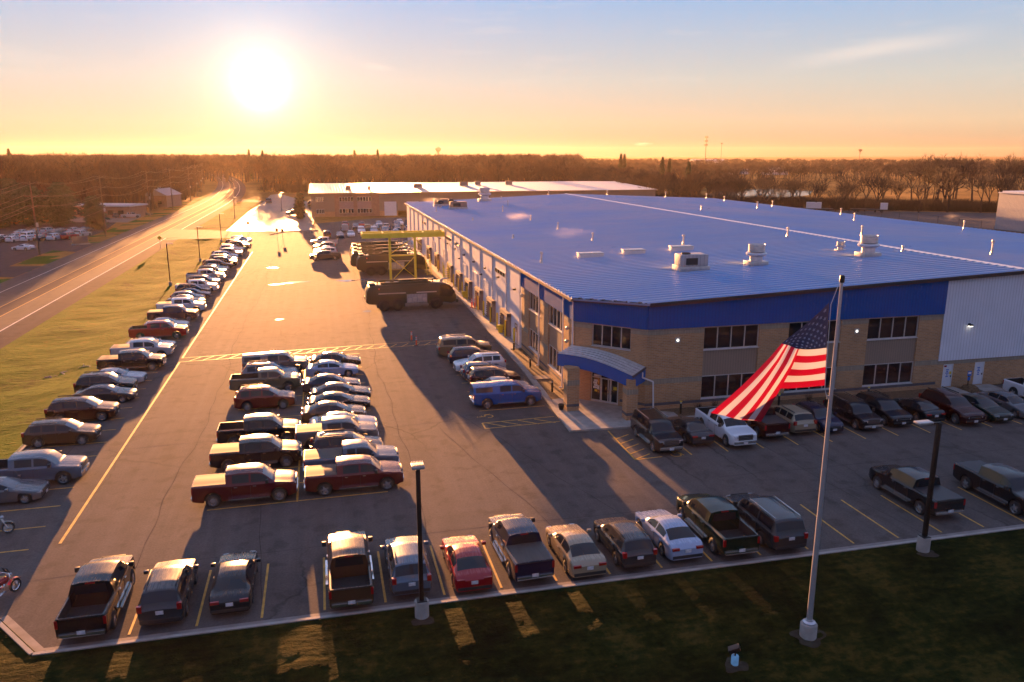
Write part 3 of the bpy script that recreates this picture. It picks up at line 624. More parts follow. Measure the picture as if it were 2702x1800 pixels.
for y0, y1, z1 in ((88.9, 91.9, 4.7), (96.6, 99.9, 4.5), (104.3, 107.2, 4.5), (112.3, 115.4, 4.5), (81.6, 82.6, 2.3), (131, 134.5, 4.5), (145, 148.5, 4.5), (156, 160, 4.5)):
    d = MB(); wbox(d, LW, sL(y1), sL(y1)+.12, .13, z1, 0, .07); wbox(d, LW, sL(y0)-.12, sL(y0), .13, z1, 0, .07); wbox(d, LW, sL(y1)+.12, sL(y0)-.12, z1-.12, z1, 0, .07)
    dd = hb(d, 'overhead_door' if z1 > 3 else 'personnel_door', M['gutter'] if z1 < 3 else M['white'])
    e = MB()
    nn = 8 if z1 > 3 else 1
    for i in range(nn): wbox(e, LW, sL(y1)+.12, sL(y0)-.12, .14+(z1-.28)*i/nn, .12+(z1-.28)*(i+1)/nn, .01, .035)
    hb(e, 'door_leaf', M['white_door'], dd)
    if nn == 1: g = MB(); wbox(g, LW, sL(82.3), sL(81.95), 1.35, 1.95, .036, .045); hb(g, 'door_window', M['glass'], dd)
def swin(y0, y1, z0, z1):
    f = MB(); wbox(f, LW, sL(y1), sL(y0), z0, z0+.05, .01, .06); wbox(f, LW, sL(y1), sL(y0), z1-.05, z1, .01, .06)
    for i in range(5): s = sL(y1)+(y1-y0-.12)*i/4; wbox(f, LW, s, s+.12, z0+.05, z1-.05, .01, .055)
    fr = hb(f, 'window', M['frame']); g = MB(); wbox(g, LW, sL(y1), sL(y0), z0+.05, z1-.05, .012, .04); hb(g, 'pane', M['glass'], fr)
for y0, y1 in ((87.4, 92.9), (118.4, 122.6), (125.7, 132), (158, 163)): swin(y0, y1, 6.45, 7.0)
def wlamp(seg, s, z, on=False, par=None):
    b = MB(); wbox(b, seg, s-.12, s+.12, z-.05, z+.18, .055, .12); wbox(b, seg, s-.16, s+.16, z-.02, z+.12, .12, .38)
    o = hb(b, 'wall_lamp', M['black']); g = MB(); wbox(g, seg, s-.14, s+.14, z-.08, z-.025, .13, .36); hb(g, 'lamp_glass', M['lamp_on'] if on else M['frame'], o)
for yy, z in ((82.2, 6.0), (90.4, 6.1), (98.2, 6.1), (105.8, 5.9), (113.5, 5.9), (121.3, 5.9), (129, 5.9), (100.8, 4.9), (117.5, 4.9), (137, 5.9), (145, 5.9)): wlamp(LW, sL(yy), z)
wlamp(FW, 54.6-24.5, 5.65, True); wlamp(FW, 64-24.5, 5.65, True)
def globe(seg, s, z):
    a, d, n, L = frame_of(seg); p = a+d*s+n*.28+Vector((0, 0, z)); b = MB(); b.tube(p-n*.28, p, .05, .09, 10); b.lathe([(0, -.16), (.1, -.14), (.16, -.05), (.17, .05), (.12, .14), (0, .17)], 14, M=Matrix.Translation(p)); hb(b, 'globe_lamp', M['galv'], smooth=50)
globe(LW, sL(78.6), 6.0); globe(LW, sL(62.8), 5.9); globe(LW, sL(62.9), 4.75); globe(CH, 5.9, 2.75)
def plaque(s, z):
    b = MB(); wbox(b, FW, s-.2, s+.2, z-.2, z+.2, .01, .06); o = hb(b, 'wall_fixture', M['frame']); g = MB(); wbox(g, FW, s-.1, s+.1, z-.035, z+.035, .061, .075); wbox(g, FW, s-.035, s+.035, z-.1, z-.0355, .061, .075); wbox(g, FW, s-.035, s+.035, z+.0355, z+.1, .061, .075); hb(g, 'cross_light', M['lamp_on'], o)
plaque(27.1-24.5, 5.8); plaque(43.4-24.5, 5.7)
# front service doors with posted notices
for s0, red in ((28.1, True), (31.4, False)):
    f = MB(); wbox(f, FW, s0, s0+.05, .14, 2.2, -.2, -.03); wbox(f, FW, s0+.95, s0+1.0, .14, 2.2, -.2, -.03); wbox(f, FW, s0+.05, s0+.95, 2.13, 2.2, -.2, -.03)
    dd = hb(f, 'service_door', M['white']); e = MB(); wbox(e, FW, s0+.05, s0+.95, .14, 2.13, -.14, -.1); hb(e, 'door_leaf', M['white_door'], dd)
    p = MB(); 
    for i, (zz, wd) in enumerate(((1.62, .3), (1.47, .2), (1.32, .34), (1.15, .16), (1.0, .24))): wbox(p, FW, s0+.5-wd/2, s0+.5+wd/2, zz, zz+.09, -.099, -.093)
    hb(p, 'notice', M['sign_blue'], dd)
    h = MB(); wbox(h, FW, s0+.84, s0+.90, 1.0, 1.14, -.099, -.04); hb(h, 'handle', M['black'], dd)
    if red:
        q = MB(); wbox(q, FW, s0+.12, s0+.38, 1.93, 2.08, -.099, -.092); hb(q, 'red_sticker', M['red_lens'], dd)
        q = MB(); wbox(q, FW, s0+.72, s0+.93, 1.25, 1.5, -.099, -.091); hb(q, 'yellow_sticker', M['bollard'], dd)
# entrance doors in the chamfer
f = MB()
for s in (1.54, 2.36, 3.22, 3.99): wbox(f, CH, s, s+.07, .16, 2.75, -.2, -.1)
for s in (2.43, 3.29): wbox(f, CH, s, s+.09, .30, 2.15, -.19, -.11); wbox(f, CH, s+.61, s+.70, .30, 2.15, -.19, -.11)
wbox(f, CH, 2.43, 3.99, 2.15, 2.25, -.2, -.1); wbox(f, CH, 1.61, 3.99, .16, .30, -.2, -.09); wbox(f, CH, 1.61, 3.99, 2.68, 2.75, -.2, -.1); wbox(f, CH, 1.61, 2.36, 2.2, 2.26, -.2, -.1)
ed = hb(f, 'entrance_door', M['frame']); g = MB(); wbox(g, CH, 1.55, 4.04, .3, 2.74, -.17, -.14); hb(g, 'door_glass', M['glass'], ed)
g = MB(); wbox(g, CH, 3.08, 3.12, .9, 1.3, -.10, -.06); wbox(g, CH, 3.34, 3.38, .9, 1.3, -.10, -.06); hb(g, 'handle', M['chrome'], ed)
g = MB()
for i in range(4): wbox(g, CH, 1.72+.06*(i % 2), 2.05+.06*(i % 2), 1.25+i*.2, 1.42+i*.2, -.135, -.128); 
wbox(g, CH, 2.07, 2.28, 1.2, 1.55, -.135, -.128); wbox(g, CH, 1.75, 2.3, 2.3, 2.45, -.135, -.128); hb(g, 'notice', M['paper'], ed)
g = MB(); wbox(g, CH, 1.85, 2.1, .98, 1.16, -.135, -.128); wbox(g, CH, 3.55, 3.85, 1.35, 1.62, -.135, -.128); hb(g, 'yellow_notice', M['bollard'], ed)
# entrance canopy on a brick pier
a, d, n, L = frame_of(CH)
def cp(s, o, z): return a+d*s+n*o+Vector((0, 0, z))
ns = 14; roofb = MB(); fas = MB(); sof = MB()
S0, S1, OUT = -.25, 6.35, 2.55
def prof(t): return (4.55 if t < .22 else 4.55-.95*(1-math.cos(min(1, (t-.22)/.78)*math.pi/2*1.0))*1.0)
for i in range(ns):
    t0, t1 = i/ns, (i+1)/ns; s0, s1 = S0+(S1-S0)*t0, S0+(S1-S0)*t1; z0, z1 = prof(t0), prof(t1)
    roofb.add([cp(s0, .02, z0+.14), cp(s1, .02, z1+.14), cp(s1, OUT+.05, z1+.0), cp(s0, OUT+.05, z0+.0)], [(0, 1, 2, 3)])
    hgt = 1.02
    fas.add([cp(s0, OUT, z0-.02), cp(s1, OUT, z1-.02), cp(s1, OUT, z1-hgt), cp(s0, OUT, z0-hgt), cp(s0, OUT-.12, z0-.02), cp(s1, OUT-.12, z1-.02), cp(s1, OUT-.12, z1-hgt), cp(s0, OUT-.12, z0-hgt)], [(0, 3, 2, 1), (4, 5, 6, 7), (3, 7, 6, 2)])
    sof.add([cp(s0, .02, z0-hgt+.08), cp(s1, .02, z1-hgt+.08), cp(s1, OUT-.12, z1-hgt+.08), cp(s0, OUT-.12, z0-hgt+.08)], [(0, 3, 2, 1)])
for k in range(5):
    o = .3+k*.5
    for i in range(ns):
        t0, t1 = i/ns, (i+1)/ns; s0, s1 = S0+(S1-S0)*t0, S0+(S1-S0)*t1
        zz = [prof(t)+.14-.14*o/2.6 for t in (t0, t1)]
        roofb.add([cp(s0, o-.03, zz[0]), cp(s0, o, zz[0]+.07), cp(s0, o+.03, zz[0]), cp(s1, o-.03, zz[1]), cp(s1, o, zz[1]+.07), cp(s1, o+.03, zz[1])], [(0, 1, 4, 3), (1, 2, 5, 4)])
zz0, zz1 = prof(0), prof(1)
for s_, z_ in ((S0, zz0), (S1, zz1)):
    sg = .06 if s_ == S0 else -.06
    fas.add([cp(s_, .02, z_+.1), cp(s_, OUT, z_-.02), cp(s_, OUT, z_-1.02), cp(s_, .02, z_-1.02), cp(s_+sg, .02, z_+.1), cp(s_+sg, OUT, z_-.02), cp(s_+sg, OUT, z_-1.02), cp(s_+sg, .02, z_-1.02)], [(0, 1, 2, 3), (4, 7, 6, 5), (2, 6, 7, 3)])
can = hb(fas, 'entrance_canopy', mat('blue fascia paint', (.000, .085, .34), .5, var=.05))
hb(roofb, 'canopy_roof', M['galv'], can); hb(sof, 'canopy_soffit', M['white'], can)
ct = MB(); ct.add([cp(S1-.02, .02, zz1+.17), cp(S1+.08, .02, zz1+.17), cp(S1+.08, OUT+.08, zz1+.03), cp(S1-.02, OUT+.08, zz1+.03), cp(S1-.02, .02, zz1+.02), cp(S1+.08, .02, zz1+.02), cp(S1+.08, OUT+.08, zz1-.12), cp(S1-.02, OUT+.08, zz1-.12)], ((0,1,2,3),(4,7,6,5),(0,4,5,1),(1,5,6,2),(2,6,7,3),(3,7,4,0)))
hb(ct, 'canopy_gutter', M['rake'], can)
ds = MB(); p0 = cp(S1+.12, .9, zz1-.1); pts = [p0, p0+Vector((0, 0, -.4)), Vector((25.05, 56.75, 2.55)), Vector((25.05, 56.72, 2.4)), Vector((25.05, 56.5, .3)), Vector((25.1, 56.3, .16))]
ds.path(pts, .065, 8); hb(ds, 'downspout', M['white'], can)
pr = MB(); pr.box(18.35, 19.35, 58.15, 59.15, .13, 3.7); hb(pr, 'brick_pier', M['brick'])
pb = MB(); pb.box(18.335, 19.365, 58.135, 59.165, 2.25, 2.68); pb.box(18.335, 19.365, 58.135, 59.165, .5, .72, 1); hsplit(pb, 'pier_band', [M['soldier'], M['dark_brick']])
pr = MB(); pr.box(22.15, 23.05, 54.95, 55.85, .13, 2.75); pr.box(22.3, 22.9, 55.1, 55.7, 2.7, 3.3); hb(pr, 'brick_pier', M['brick'])
pb = MB(); pb.box(22.135, 23.065, 54.935, 55.865, 2.2, 2.6); pb.box(22.135, 23.065, 54.935, 55.865, .5, .72, 1); hsplit(pb, 'pier_band', [M['soldier'], M['dark_brick']])

# ---------------------------------------------------------------- rooftop equipment (each stands on the roof: own things)
def vent_pipe(i, x, y, h=1.15, r=.16):
    z = zr(x); t = thing('vent_pipe', '', 'roof vent', (x, y, z), 0, 'vent pipes on the hall roof')
    b = MB(); b.tube((0, 0, -.05), (0, 0, h*.82), r*.7, r*.52, 10); b.tube((0, 0, -.05), (0, 0, .4), r*1.3, r*.7, 10); b.build('pipe', M['galv'], t, smooth=40)
    b = MB(); b.lathe([(0, h*.98), (r*.9, h*.95), (r*1.05, h*.84), (r*.9, h*.78), (0, h*.78)], 12); b.build('cap', M['galv'], t, smooth=40); return t
VP = [(22.6, 81.5, 1.5), (33.7, 97.1, 1.35), (33.7, 112.6, 1.4), (33.9, 129.1, 1.2), (38.3, 164.8, 1.4), (34, 150.7, 1.4), (25.3, 105.7, .7), (25.3, 135.5, .7), (41.7, 186.3, .9), (55, 192.2, 1.6), (70.3, 192.2, 1.6), (86, 192, 1.7), (97.4, 192, 1.5), (95, 177.8, 1.5), (69.1, 137.9, .9), (41.8, 87.6, 1.5), (55.8, 87.9, 1.5), (66.4, 88.1, 1.6), (86.5, 117, 1.6), (95.3, 133, 1.6), (86.8, 148.4, 1.7), (96.3, 158.5, 1.5), (95.7, 103.3, 1.6), (66.9, 68.1, 1.9), (58.6, 71, .8), (22.4, 159.3, 1.4)]
prox = {0: 'nearest the left eave, standing alone in front', 1: 'beside the left end of the low skylight boxes', 15: 'rising right behind the third low roof box', 16: 'just left of the ridge behind the fans', 17: 'just right of the ridge behind the big fan', 23: 'on the far slope nearest the right frame edge', 24: 'short stub tucked against the ridge beside the big fan', 22: 'on the right slope with steam drifting from its top'}
for i, (x, y, h) in enumerate(VP):
    t = vent_pipe(i, x, y, h*.88)
    side = 'left slope' if x < 59.8 else 'right slope'
    rank = sorted([q[1] for q in VP if (q[0] < 59.8) == (x < 59.8)]).index(y)+1
    t['label'] = 'galvanised vent pipe '+(prox.get(i) or f'on the {side} of the blue-grey roof, {rank} from the front')
def roof_box(x0, x1, y, label):
    cx = (x0+x1)/2; t = thing('low_roof_vent', label, 'roof vent', (cx, y, zr(cx)), 0, 'low box vents on the roof'); L = x1-x0
    b = MB(); b.box(-L/2, L/2, -.55, .55, -.1, .45); b.build('housing', M['white'], t, bevel=.04)
    b = MB(); b.box(-L/2-.06, L/2+.06, -.62, .62, .46, .56); b.build('lid', M['galv'], t, bevel=.03)
roof_box(27.3, 30.0, 83.2, 'low white box vent on roof, leftmost of three in a row'); roof_box(32.6, 35.0, 83.4, 'low white box vent on roof, middle of three in a row'); roof_box(38.3, 40.8, 83.4, 'low white box vent on roof, rightmost of three, in front of a vent pipe')
def rtu(x, y, L, label):
    t = thing('rooftop_air_unit', label, 'air conditioner', (x, y, zr(x)), 0)
    b = MB(); b.box(-L/2-.15, L/2+.15, -1.0, 1.0, -.15, .45); b.build('curb', M['galv'], t, bevel=.02)
    b = MB(); b.box(-L/2, L/2, -.85, .85, .46, 1.55); b.build('cabinet', M['tanwall'] if L > 3 else M['grey_ribs'], t, bevel=.03)
    b = MB(); b.box(-L*.35, L*.1, -.87, -.855, .6, 1.25); b.build('coil_grille', M['black'], t)
    b = MB(); b.lathe([(.45, 0), (.45, .12), (.38, .12), (.38, .02), (0, .02)], 16, M=Matrix.Translation((-L*.22, 0, 1.55))); b.build('fan_guard', M['black'], t)
rtu(34.5, 70.4, 2.7, 'grey rooftop air unit with dark coil, nearest on the roof'); rtu(27.6, 164, 3.4, 'large rooftop air unit, nearer of the pair at far left of roof'); rtu(25.9, 176, 3.2, 'rooftop air unit, farther of the pair at far left of roof')
def upblast(x, y, s, label):
    t = thing('exhaust_fan', label, 'roof fan', (x, y, zr(x)), 0); t.scale = (s, s, s)
    b = MB(); b.box(-.95, .95, -.75, .75, -.12, .42); b.build('curb', M['galv'], t, bevel=.02)
    b = MB(); b.lathe([(.62, .42), (.62, .85), (.95, 1.0), (1.02, 1.15), (.9, 1.28), (.6, 1.32)], 28); b.build('windband', M['alu'], t, smooth=40)
    b = MB(); b.lathe([(.60, 1.32), (.80, 1.36), (.80, 2.05), (.76, 2.05), (.72, 1.95), (0, 1.95)], 28); b.build('motor_cover', M['galv'], t, smooth=40)
    b = MB(); b.lathe([(.805, 1.5), (.83, 1.52), (.805, 1.54)], 28); b.lathe([(.805, 1.9), (.83, 1.92), (.805, 1.94)], 28); b.build('band', M['chrome'], t)
upblast(41.3, 70.2, 1.0, 'tall round silver exhaust fan on roof, left of the ridge line fans'); upblast(53.7, 70, 1.05, 'big round silver exhaust fan against the ridge, biggest on roof'); upblast(53.8, 74.6, .5, 'small round silver exhaust fan beside the biggest one'); upblast(37, 183, 1.5, 'stubby white exhaust fan near the far end of the roof'); 
for x, y in ((24.9, 176.9), (27.5, 178.7)):
    t = thing('turbine_vent', 'dark round turbine vent near far left roof corner, '+('left' if x < 26 else 'right')+' one of two', 'roof vent', (x, y-6, zr(x)), 0, 'dark turbine vents'); b = MB(); b.tube((0, 0, 0), (0, 0, .8), .3, .3, 12); b.build('stack', M['galv'], t); b = MB(); b.lathe([(.3, .8), (.6, 1.0), (.66, 1.25), (.5, 1.5), (0, 1.62)], 16); b.build('turbine', M['black'], t, smooth=50)

# ---------------------------------------------------------------- far building
fb = thing('far_factory', 'low tan factory with bright ribbed metal roof beyond the lot', 'building', (-3, 270, 0)); FO = Vector((-3, 270, 0))
def fbb(b, name, m, par=None, **k): b.v = [tuple(Vector(v)-FO) for v in b.v]; return b.build(name, m, par or fb, **k)
b = MB(); b.box(-3, 117, 270, 358, 1.6, 7.4); fbb(b, 'metal_wall', M['tan_ribs'])
b = MB(); b.box(-3.02, 25, 269.97, 275, -.1, 1.6); fbb(b, 'brick_base', M['brick'])
b = MB(); b.box(4.5, 19.0, 269.9, 272, -.1, 7.0); fbb(b, 'brick_front', M['pinkbrick'])
b = MB()
for x0 in (6.0, 11.8): b.box(x0, x0+4.6, 269.86, 271, 2.6, 4.6)
fbb(b, 'spandrel_panel', mat('pink panel', (.34, .22, .20), .7, var=.1))
for x0 in (-1.4, 6.0, 11.8):
    for z0 in (1.0, 4.8):
        b = MB(); wdt = 2.6 if x0 < 0 else 4.6; b.box(x0, x0+wdt, 269.84, 270.2, z0, z0+1.5); o = fbb(b, 'window', M['frame'])
        for k in range(5): g = MB(); q = wdt/5; g.box(x0+.08+k*q, x0+q-.05+k*q, 269.82, 269.83, z0+.1, z0+1.4); fbb(g, 'pane', M['glass'], o)
b = MB(); b.box(20.6, 24.6, 269.9, 270.3, 0, 4.6); fbb(b, 'overhead_door', M['white_door'])
b = MB(); b.box(28, 32, 269.9, 270.3, 0, 4.6); fbb(b, 'overhead_door', M['white_door'])
b = MB(); zf = lambda y: 7.65+.0307*(y-270) if y <= 314 else 7.65+.0307*(358-y)
for y0, y1 in ((269.4, 314), (314, 358.6)):
    b.add([(-3.6, y0, zf(y0)), (117.6, y0, zf(y0)), (117.6, y1, zf(y1)), (-3.6, y1, zf(y1)), (-3.6, y0, zf(y0)-.3), (117.6, y0, zf(y0)-.3), (117.6, y1, zf(y1)-.3), (-3.6, y1, zf(y1)-.3)], ((0,1,2,3),(4,7,6,5),(0,4,5,1),(1,5,6,2),(2,6,7,3),(3,7,4,0)))
x = -3.3
while x < 117.4:
    b.add([(x-.1, 269.4, zf(269.4)), (x, 269.4, zf(269.4)+.11), (x+.1, 269.4, zf(269.4)), (x-.1, 314, zf(314)), (x, 314, zf(314)+.11), (x+.1, 314, zf(314))], [(0, 1, 4, 3), (1, 2, 5, 4)]); x += .95
fbb(b, 'roof', M['galv'])
b = MB(); b.box(-3.62, 117.62, 269.25, 269.39, 7.3, 7.62); fbb(b, 'gutter', M['gutter'])
for i, (x, y, l) in enumerate(((9.5, 281, 1.6), (16.5, 281, 1.3), (34, 288, 3), (52, 296, 3), (58, 300, 2), (70, 300, 2.4))):
    t = thing('rooftop_air_unit', ['reddish rooftop unit nearest the left end of the far roof', 'tan rooftop unit second from left on the far roof', 'rooftop unit a third of the way along the far roof', 'long grey rooftop unit mid way along the far roof', 'small rooftop unit right of the middle of the far roof', 'rightmost rooftop unit on the far roof'][i], 'air conditioner', (x, y, zf(y)), 0)
    b = MB(); b.box(-l/2-.1, l/2+.1, -.8, .8, -.1, .2); b.build('curb', M['galv'], t); b = MB(); b.box(-l/2, l/2, -.7, .7, .2, 1.5); b.build('cabinet', M['pinkbrick'] if i < 1 else M['tanwall'], t, bevel=.05)
# white building at the right edge
wb = thing('white_metal_building', 'tall pale metal building cut off by the right edge', 'building', (180, 150, 0))
b = MB(); b.box(0, 50, -40, 33.5, 0, 9.7); b.build('metal_wall', M['grey_ribs'], wb)
b = MB(); b.box(-.2, 50.2, -40.2, 33.7, 9.72, 9.95); b.box(.5, 49.5, -39.5, 33, 9.95, 10.3); b.build('roof', M['white'], wb)
# ---------------------------------------------------------------- vehicles: lofted shells, split into body and glass
def interp(pts, x):
    if x <= pts[0][0]: return pts[0][1]
    for (a, b), (c, d) in zip(pts[:-1], pts[1:]):
        if x <= c:
            t = (x-a)/(c-a) if c > a else 1; return b+(d-b)*t
    return pts[-1][1]
def smoothp(pts, x, r=.07):
    return sum(interp(pts, x+k*r) for k in (-1, -.5, 0, .5, 1))/5
SPEC = {
 'sedan': dict(L=4.85, W=1.85, top=[(0, .60), (.12, .72), (.9, .86), (1.35, .92)], belt=[(1.35, .92), (3.9, 1.0)], tail=[(3.9, 1.02), (4.6, 1.02), (4.85, .80)],
   roof=[(1.25, .90), (2.15, 1.36), (2.75, 1.45), (3.3, 1.42), (3.65, 1.33), (4.35, 1.03)], ws=(1.38, 2.15), rg=(3.55, 4.25), sw=[(1.75, 2.72), (2.80, 3.75)], wr=.66, clr=.19, R=.33, wx=(.93, 3.75), nose=.62),
 'coupe': dict(L=4.5, W=1.86, top=[(0, .56), (.12, .68), (1.0, .84), (1.45, .90)], belt=[(1.45, .90), (3.7, .98)], tail=[(3.7, .98), (4.3, .95), (4.5, .78)],
   roof=[(1.35, .88), (2.2, 1.28), (2.7, 1.35), (3.1, 1.31), (4.05, .98)], ws=(1.48, 2.2), rg=(3.1, 3.95), sw=[(1.85, 3.0)], wr=.64, clr=.17, R=.34, wx=(.9, 3.5), nose=.58),
 'hatch': dict(L=4.35, W=1.82, top=[(0, .62), (.12, .76), (.8, .92), (1.15, .98)], belt=[(1.15, .98), (4.2, 1.05)], tail=[(4.2, 1.02), (4.35, .85)],
   roof=[(1.05, .96), (1.9, 1.42), (2.4, 1.51), (3.3, 1.51), (3.8, 1.46), (4.22, 1.08)], ws=(1.18, 1.9), rg=(3.85, 4.2), sw=[(1.5, 2.35), (2.43, 3.2), (3.28, 3.75)], wr=.70, clr=.19, R=.33, wx=(.85, 3.5), nose=.60),
 'suv': dict(L=4.75, W=1.93, top=[(0, .78), (.1, .92), (.85, 1.04), (1.25, 1.10)], belt=[(1.25, 1.10), (4.6, 1.14)], tail=[(4.55, 1.14), (4.75, .95)],
   roof=[(1.15, 1.07), (1.95, 1.60), (2.4, 1.70), (3.6, 1.72), (4.3, 1.66), (4.63, 1.16)], ws=(1.28, 1.95), rg=(4.32, 4.6), sw=[(1.6, 2.5), (2.6, 3.42), (3.52, 4.2)], wr=.72, clr=.24, R=.38, wx=(.92, 3.75), nose=.72, rails=True),
 'bigsuv': dict(L=5.4, W=2.02, top=[(0, .95), (.08, 1.08), (.95, 1.18), (1.3, 1.22)], belt=[(1.3, 1.22), (5.3, 1.24)], tail=[(5.22, 1.24), (5.4, 1.0)],
   roof=[(1.22, 1.2), (1.9, 1.76), (2.3, 1.87), (4.4, 1.90), (5.05, 1.85), (5.28, 1.26)], ws=(1.33, 1.9), rg=(5.08, 5.25), sw=[(1.6, 2.45), (2.56, 3.5), (3.62, 4.9)], wr=.78, clr=.27, R=.40, wx=(.98, 4.1), nose=.85, rails=True, truck=True),
 'van': dict(L=5.1, W=1.98, top=[(0, .72), (.1, .86), (.7, .98), (1.0, 1.05)], belt=[(1.0, 1.05), (5.0, 1.08)], tail=[(4.95, 1.08), (5.1, .9)],
   roof=[(.9, 1.03), (1.85, 1.60), (2.4, 1.74), (4.2, 1.76), (4.8, 1.70), (5.02, 1.1)], ws=(1.05, 1.9), rg=(4.83, 4.99), sw=[(1.45, 2.35), (2.45, 3.5), (3.6, 4.7)], wr=.74, clr=.20, R=.35, wx=(.9, 3.95), nose=.68, rails=True),
 'pickup': dict(L=5.85, W=2.03, top=[(0, .98), (.08, 1.12), (.9, 1.22), (1.32, 1.26)], belt=[(1.32, 1.26), (3.95, 1.27)], tail=[(3.95, 1.30), (5.85, 1.31)],
   roof=[(1.25, 1.24), (1.85, 1.78), (2.25, 1.89), (3.3, 1.91), (3.9, 1.86)], ws=(1.35, 1.87), rg=None, sw=[(1.62, 2.55), (2.66, 3.6)], wr=.76, clr=.32, R=.41, wx=(1.0, 4.72), nose=.86, truck=True, cab=3.95, floor=.78),
}
SPEC['xcab'] = dict(SPEC['pickup'], roof=[(1.25, 1.24), (1.85, 1.78), (2.25, 1.88), (3.0, 1.88), (3.4, 1.83)], belt=[(1.32, 1.26), (3.45, 1.27)], tail=[(3.45, 1.30), (5.85, 1.31)], cab=3.45, sw=[(1.62, 2.6), (2.7, 3.2)])
def shell(kind, cover):
    p = SPEC[kind]; L, W = p['L'], p['W']/2; cab = p.get('cab'); R_ = p['R']; Ra = R_+.07
    xs = set([0, .04, .1, .2, .35]+[round(.35+.14*i, 3) for i in range(int((L-.7)/.14)+1)]+[L-.35, L-.2, L-.1, L-.04, L])
    for q in p['sw']: xs |= set(q)
    xs |= set(p['ws'])
    if p['rg']: xs |= set(p['rg'])
    for wx in p['wx']: xs |= {round(wx+Ra*math.cos(t), 3) for t in [math.pi*i/12 for i in range(13)]}|{round(wx-Ra-.01, 3), round(wx+Ra+.01, 3)}
    if cab: xs |= {cab-.04, cab, cab+.015, cab+.06, L-.07, L-.055}
    xs = sorted(xs); ys = [xs[0]]
    for x in xs[1:]:
        if x-ys[-1] > .008: ys.append(x)
    xs = ys; rings = []; tt = []
    r1 = p['roof'][-1][0]
    for x in xs:
        e0 = min(1, x/.5); e1 = min(1, (L-x)/.35)
        w = W*(1-.16*(1-e0)**2)*(1-(.03 if cab else .10)*(1-e1)**2)
        deck = smoothp(p['top'], x) if x < p['top'][-1][0]-.05 else (interp(p['belt'], x) if x < p['tail'][0][0] else interp(p['tail'], x))
        inroof = p['roof'][0][0] < x < r1; zroof = deck
        if inroof: zroof = max(deck, smoothp(p['roof'], x, .06) if not (cab and x > cab-.15) else interp(p['roof'], x))
        bed = cab and x > cab+.01
        if cab and cover == 'topper' and bed: zroof = 1.86-.02*(x-cab); inroof = True
        if cab and cab-.05 < x <= cab+.001: zroof = interp(p['roof'], cab-.06) if cover != 'x' else deck; inroof = True
        hmax = max(z for _, z in p['roof'])-deck; t = max(0, min(1, (zroof-deck)/max(hmax, .01)))
        clr = p['clr']+(.06 if x < .25 else 0)+(.10*(1-min(1, (L-x)/.5)))
        zl = clr
        for wx in p['wx']:
            dx = abs(x-wx)
            if dx < Ra: zl = max(zl, R_+math.sqrt(max(0, Ra*Ra-dx*dx)))
        sh = deck-.07; zl = min(zl, sh-.12)
        wy = W*.80+(W*p['wr']-W*.80)*t if inroof else W*.80
        P = [(w*.93, zl), (w*.985, zl+(sh-zl)*.12), (w*1.0, zl+(sh-zl)*.55), (w*.985, sh), (w*.93, deck)]
        if bed and cover != 'topper':
            edge = x > L-.065; zf = {'open': p['floor'], 'cover': 1.33}[cover] if cover in ('open', 'cover') else p['floor']
            if edge: zf = 1.31
            P += [(w*.86, deck+.005), (w*.855, zf), (w*.8, zf), (w*.4, zf), (0, zf+(.02 if cover == 'cover' else 0))]
        else:
            a, b_ = Vector((w*.93, deck)), Vector((min(wy, w*.88), zroof-.055*t))
            P += [tuple(a.lerp(b_, .10)), tuple(a.lerp(b_, .88)), tuple(b_), (w*.42, zroof+.012+.012*(1-t)), (0, zroof+.022+.02*(1-t))]
        rings.append(P); tt.append(t if inroof else 0)
    mb = {}
    def get(k): return mb.setdefault(k, MB())
    n = len(xs)
    for i in range(n-1):
        xm = (xs[i]+xs[i+1])/2
        for j in range(9):
            for s in (1, -1):
                q = [(L/2-xs[i], s*rings[i][j][0], rings[i][j][1]), (L/2-xs[i+1], s*rings[i+1][j][0], rings[i+1][j][1]), (L/2-xs[i+1], s*rings[i+1][j+1][0], rings[i+1][j+1][1]), (L/2-xs[i], s*rings[i][j+1][0], rings[i][j+1][1])]
                k = 'body'
                if j >= 7 and p['ws'][0] < xm < p['ws'][1]: k = 'windshield'
                elif j >= 7 and p['rg'] and p['rg'][0] < xm < p['rg'][1]: k = 'rear_window'
                elif j == 5 and min(tt[i], tt[i+1]) > .22:
                    for a, (c, d) in enumerate(p['sw']):
                        if c < xm < d: k = ('side_window', a, s)
                    if cover == 'topper' and cab and cab+.25 < xm < L-.25: k = ('side_window', 9, s)
                if cab and xm > cab+.015 and cover in ('open', 'cover') and 5 <= j and not xm > L-.06: k = 'bed' if cover == 'open' else 'tonneau_cover'
                get(k).add(q if s > 0 else q[::-1], [(0, 1, 2, 3)])
    for i, sgn in ((0, 1), (n-1, -1)):   # end caps
        P = rings[i]; x = L/2-xs[i]; vs = []; 
        for j in range(9):
            q = [(x, P[j][0], P[j][1]), (x, P[j+1][0], P[j+1][1]), (x, -P[j+1][0], P[j+1][1]), (x, -P[j][0], P[j][1])]
            get('body').add(q, [(0, 1, 2, 3)])
    return mb
def join_weld(m):   # weld the loft's shared vertices so that it shades smooth
    idx = {}; nv = []; mp = []
    for v in m.v:
        k = (round(v[0], 4), round(v[1], 4), round(v[2], 4))
        if k not in idx: idx[k] = len(nv); nv.append(v)
        mp.append(idx[k])
    fs = []; ms = []
    for f, q in zip(m.f, m.m):
        g = []
        for i in f:
            if mp[i] not in g: g.append(mp[i])
        if len(g) > 2: fs.append(tuple(g)); ms.append(q)
    m.v, m.f, m.m = nv, fs, ms
WH = {}
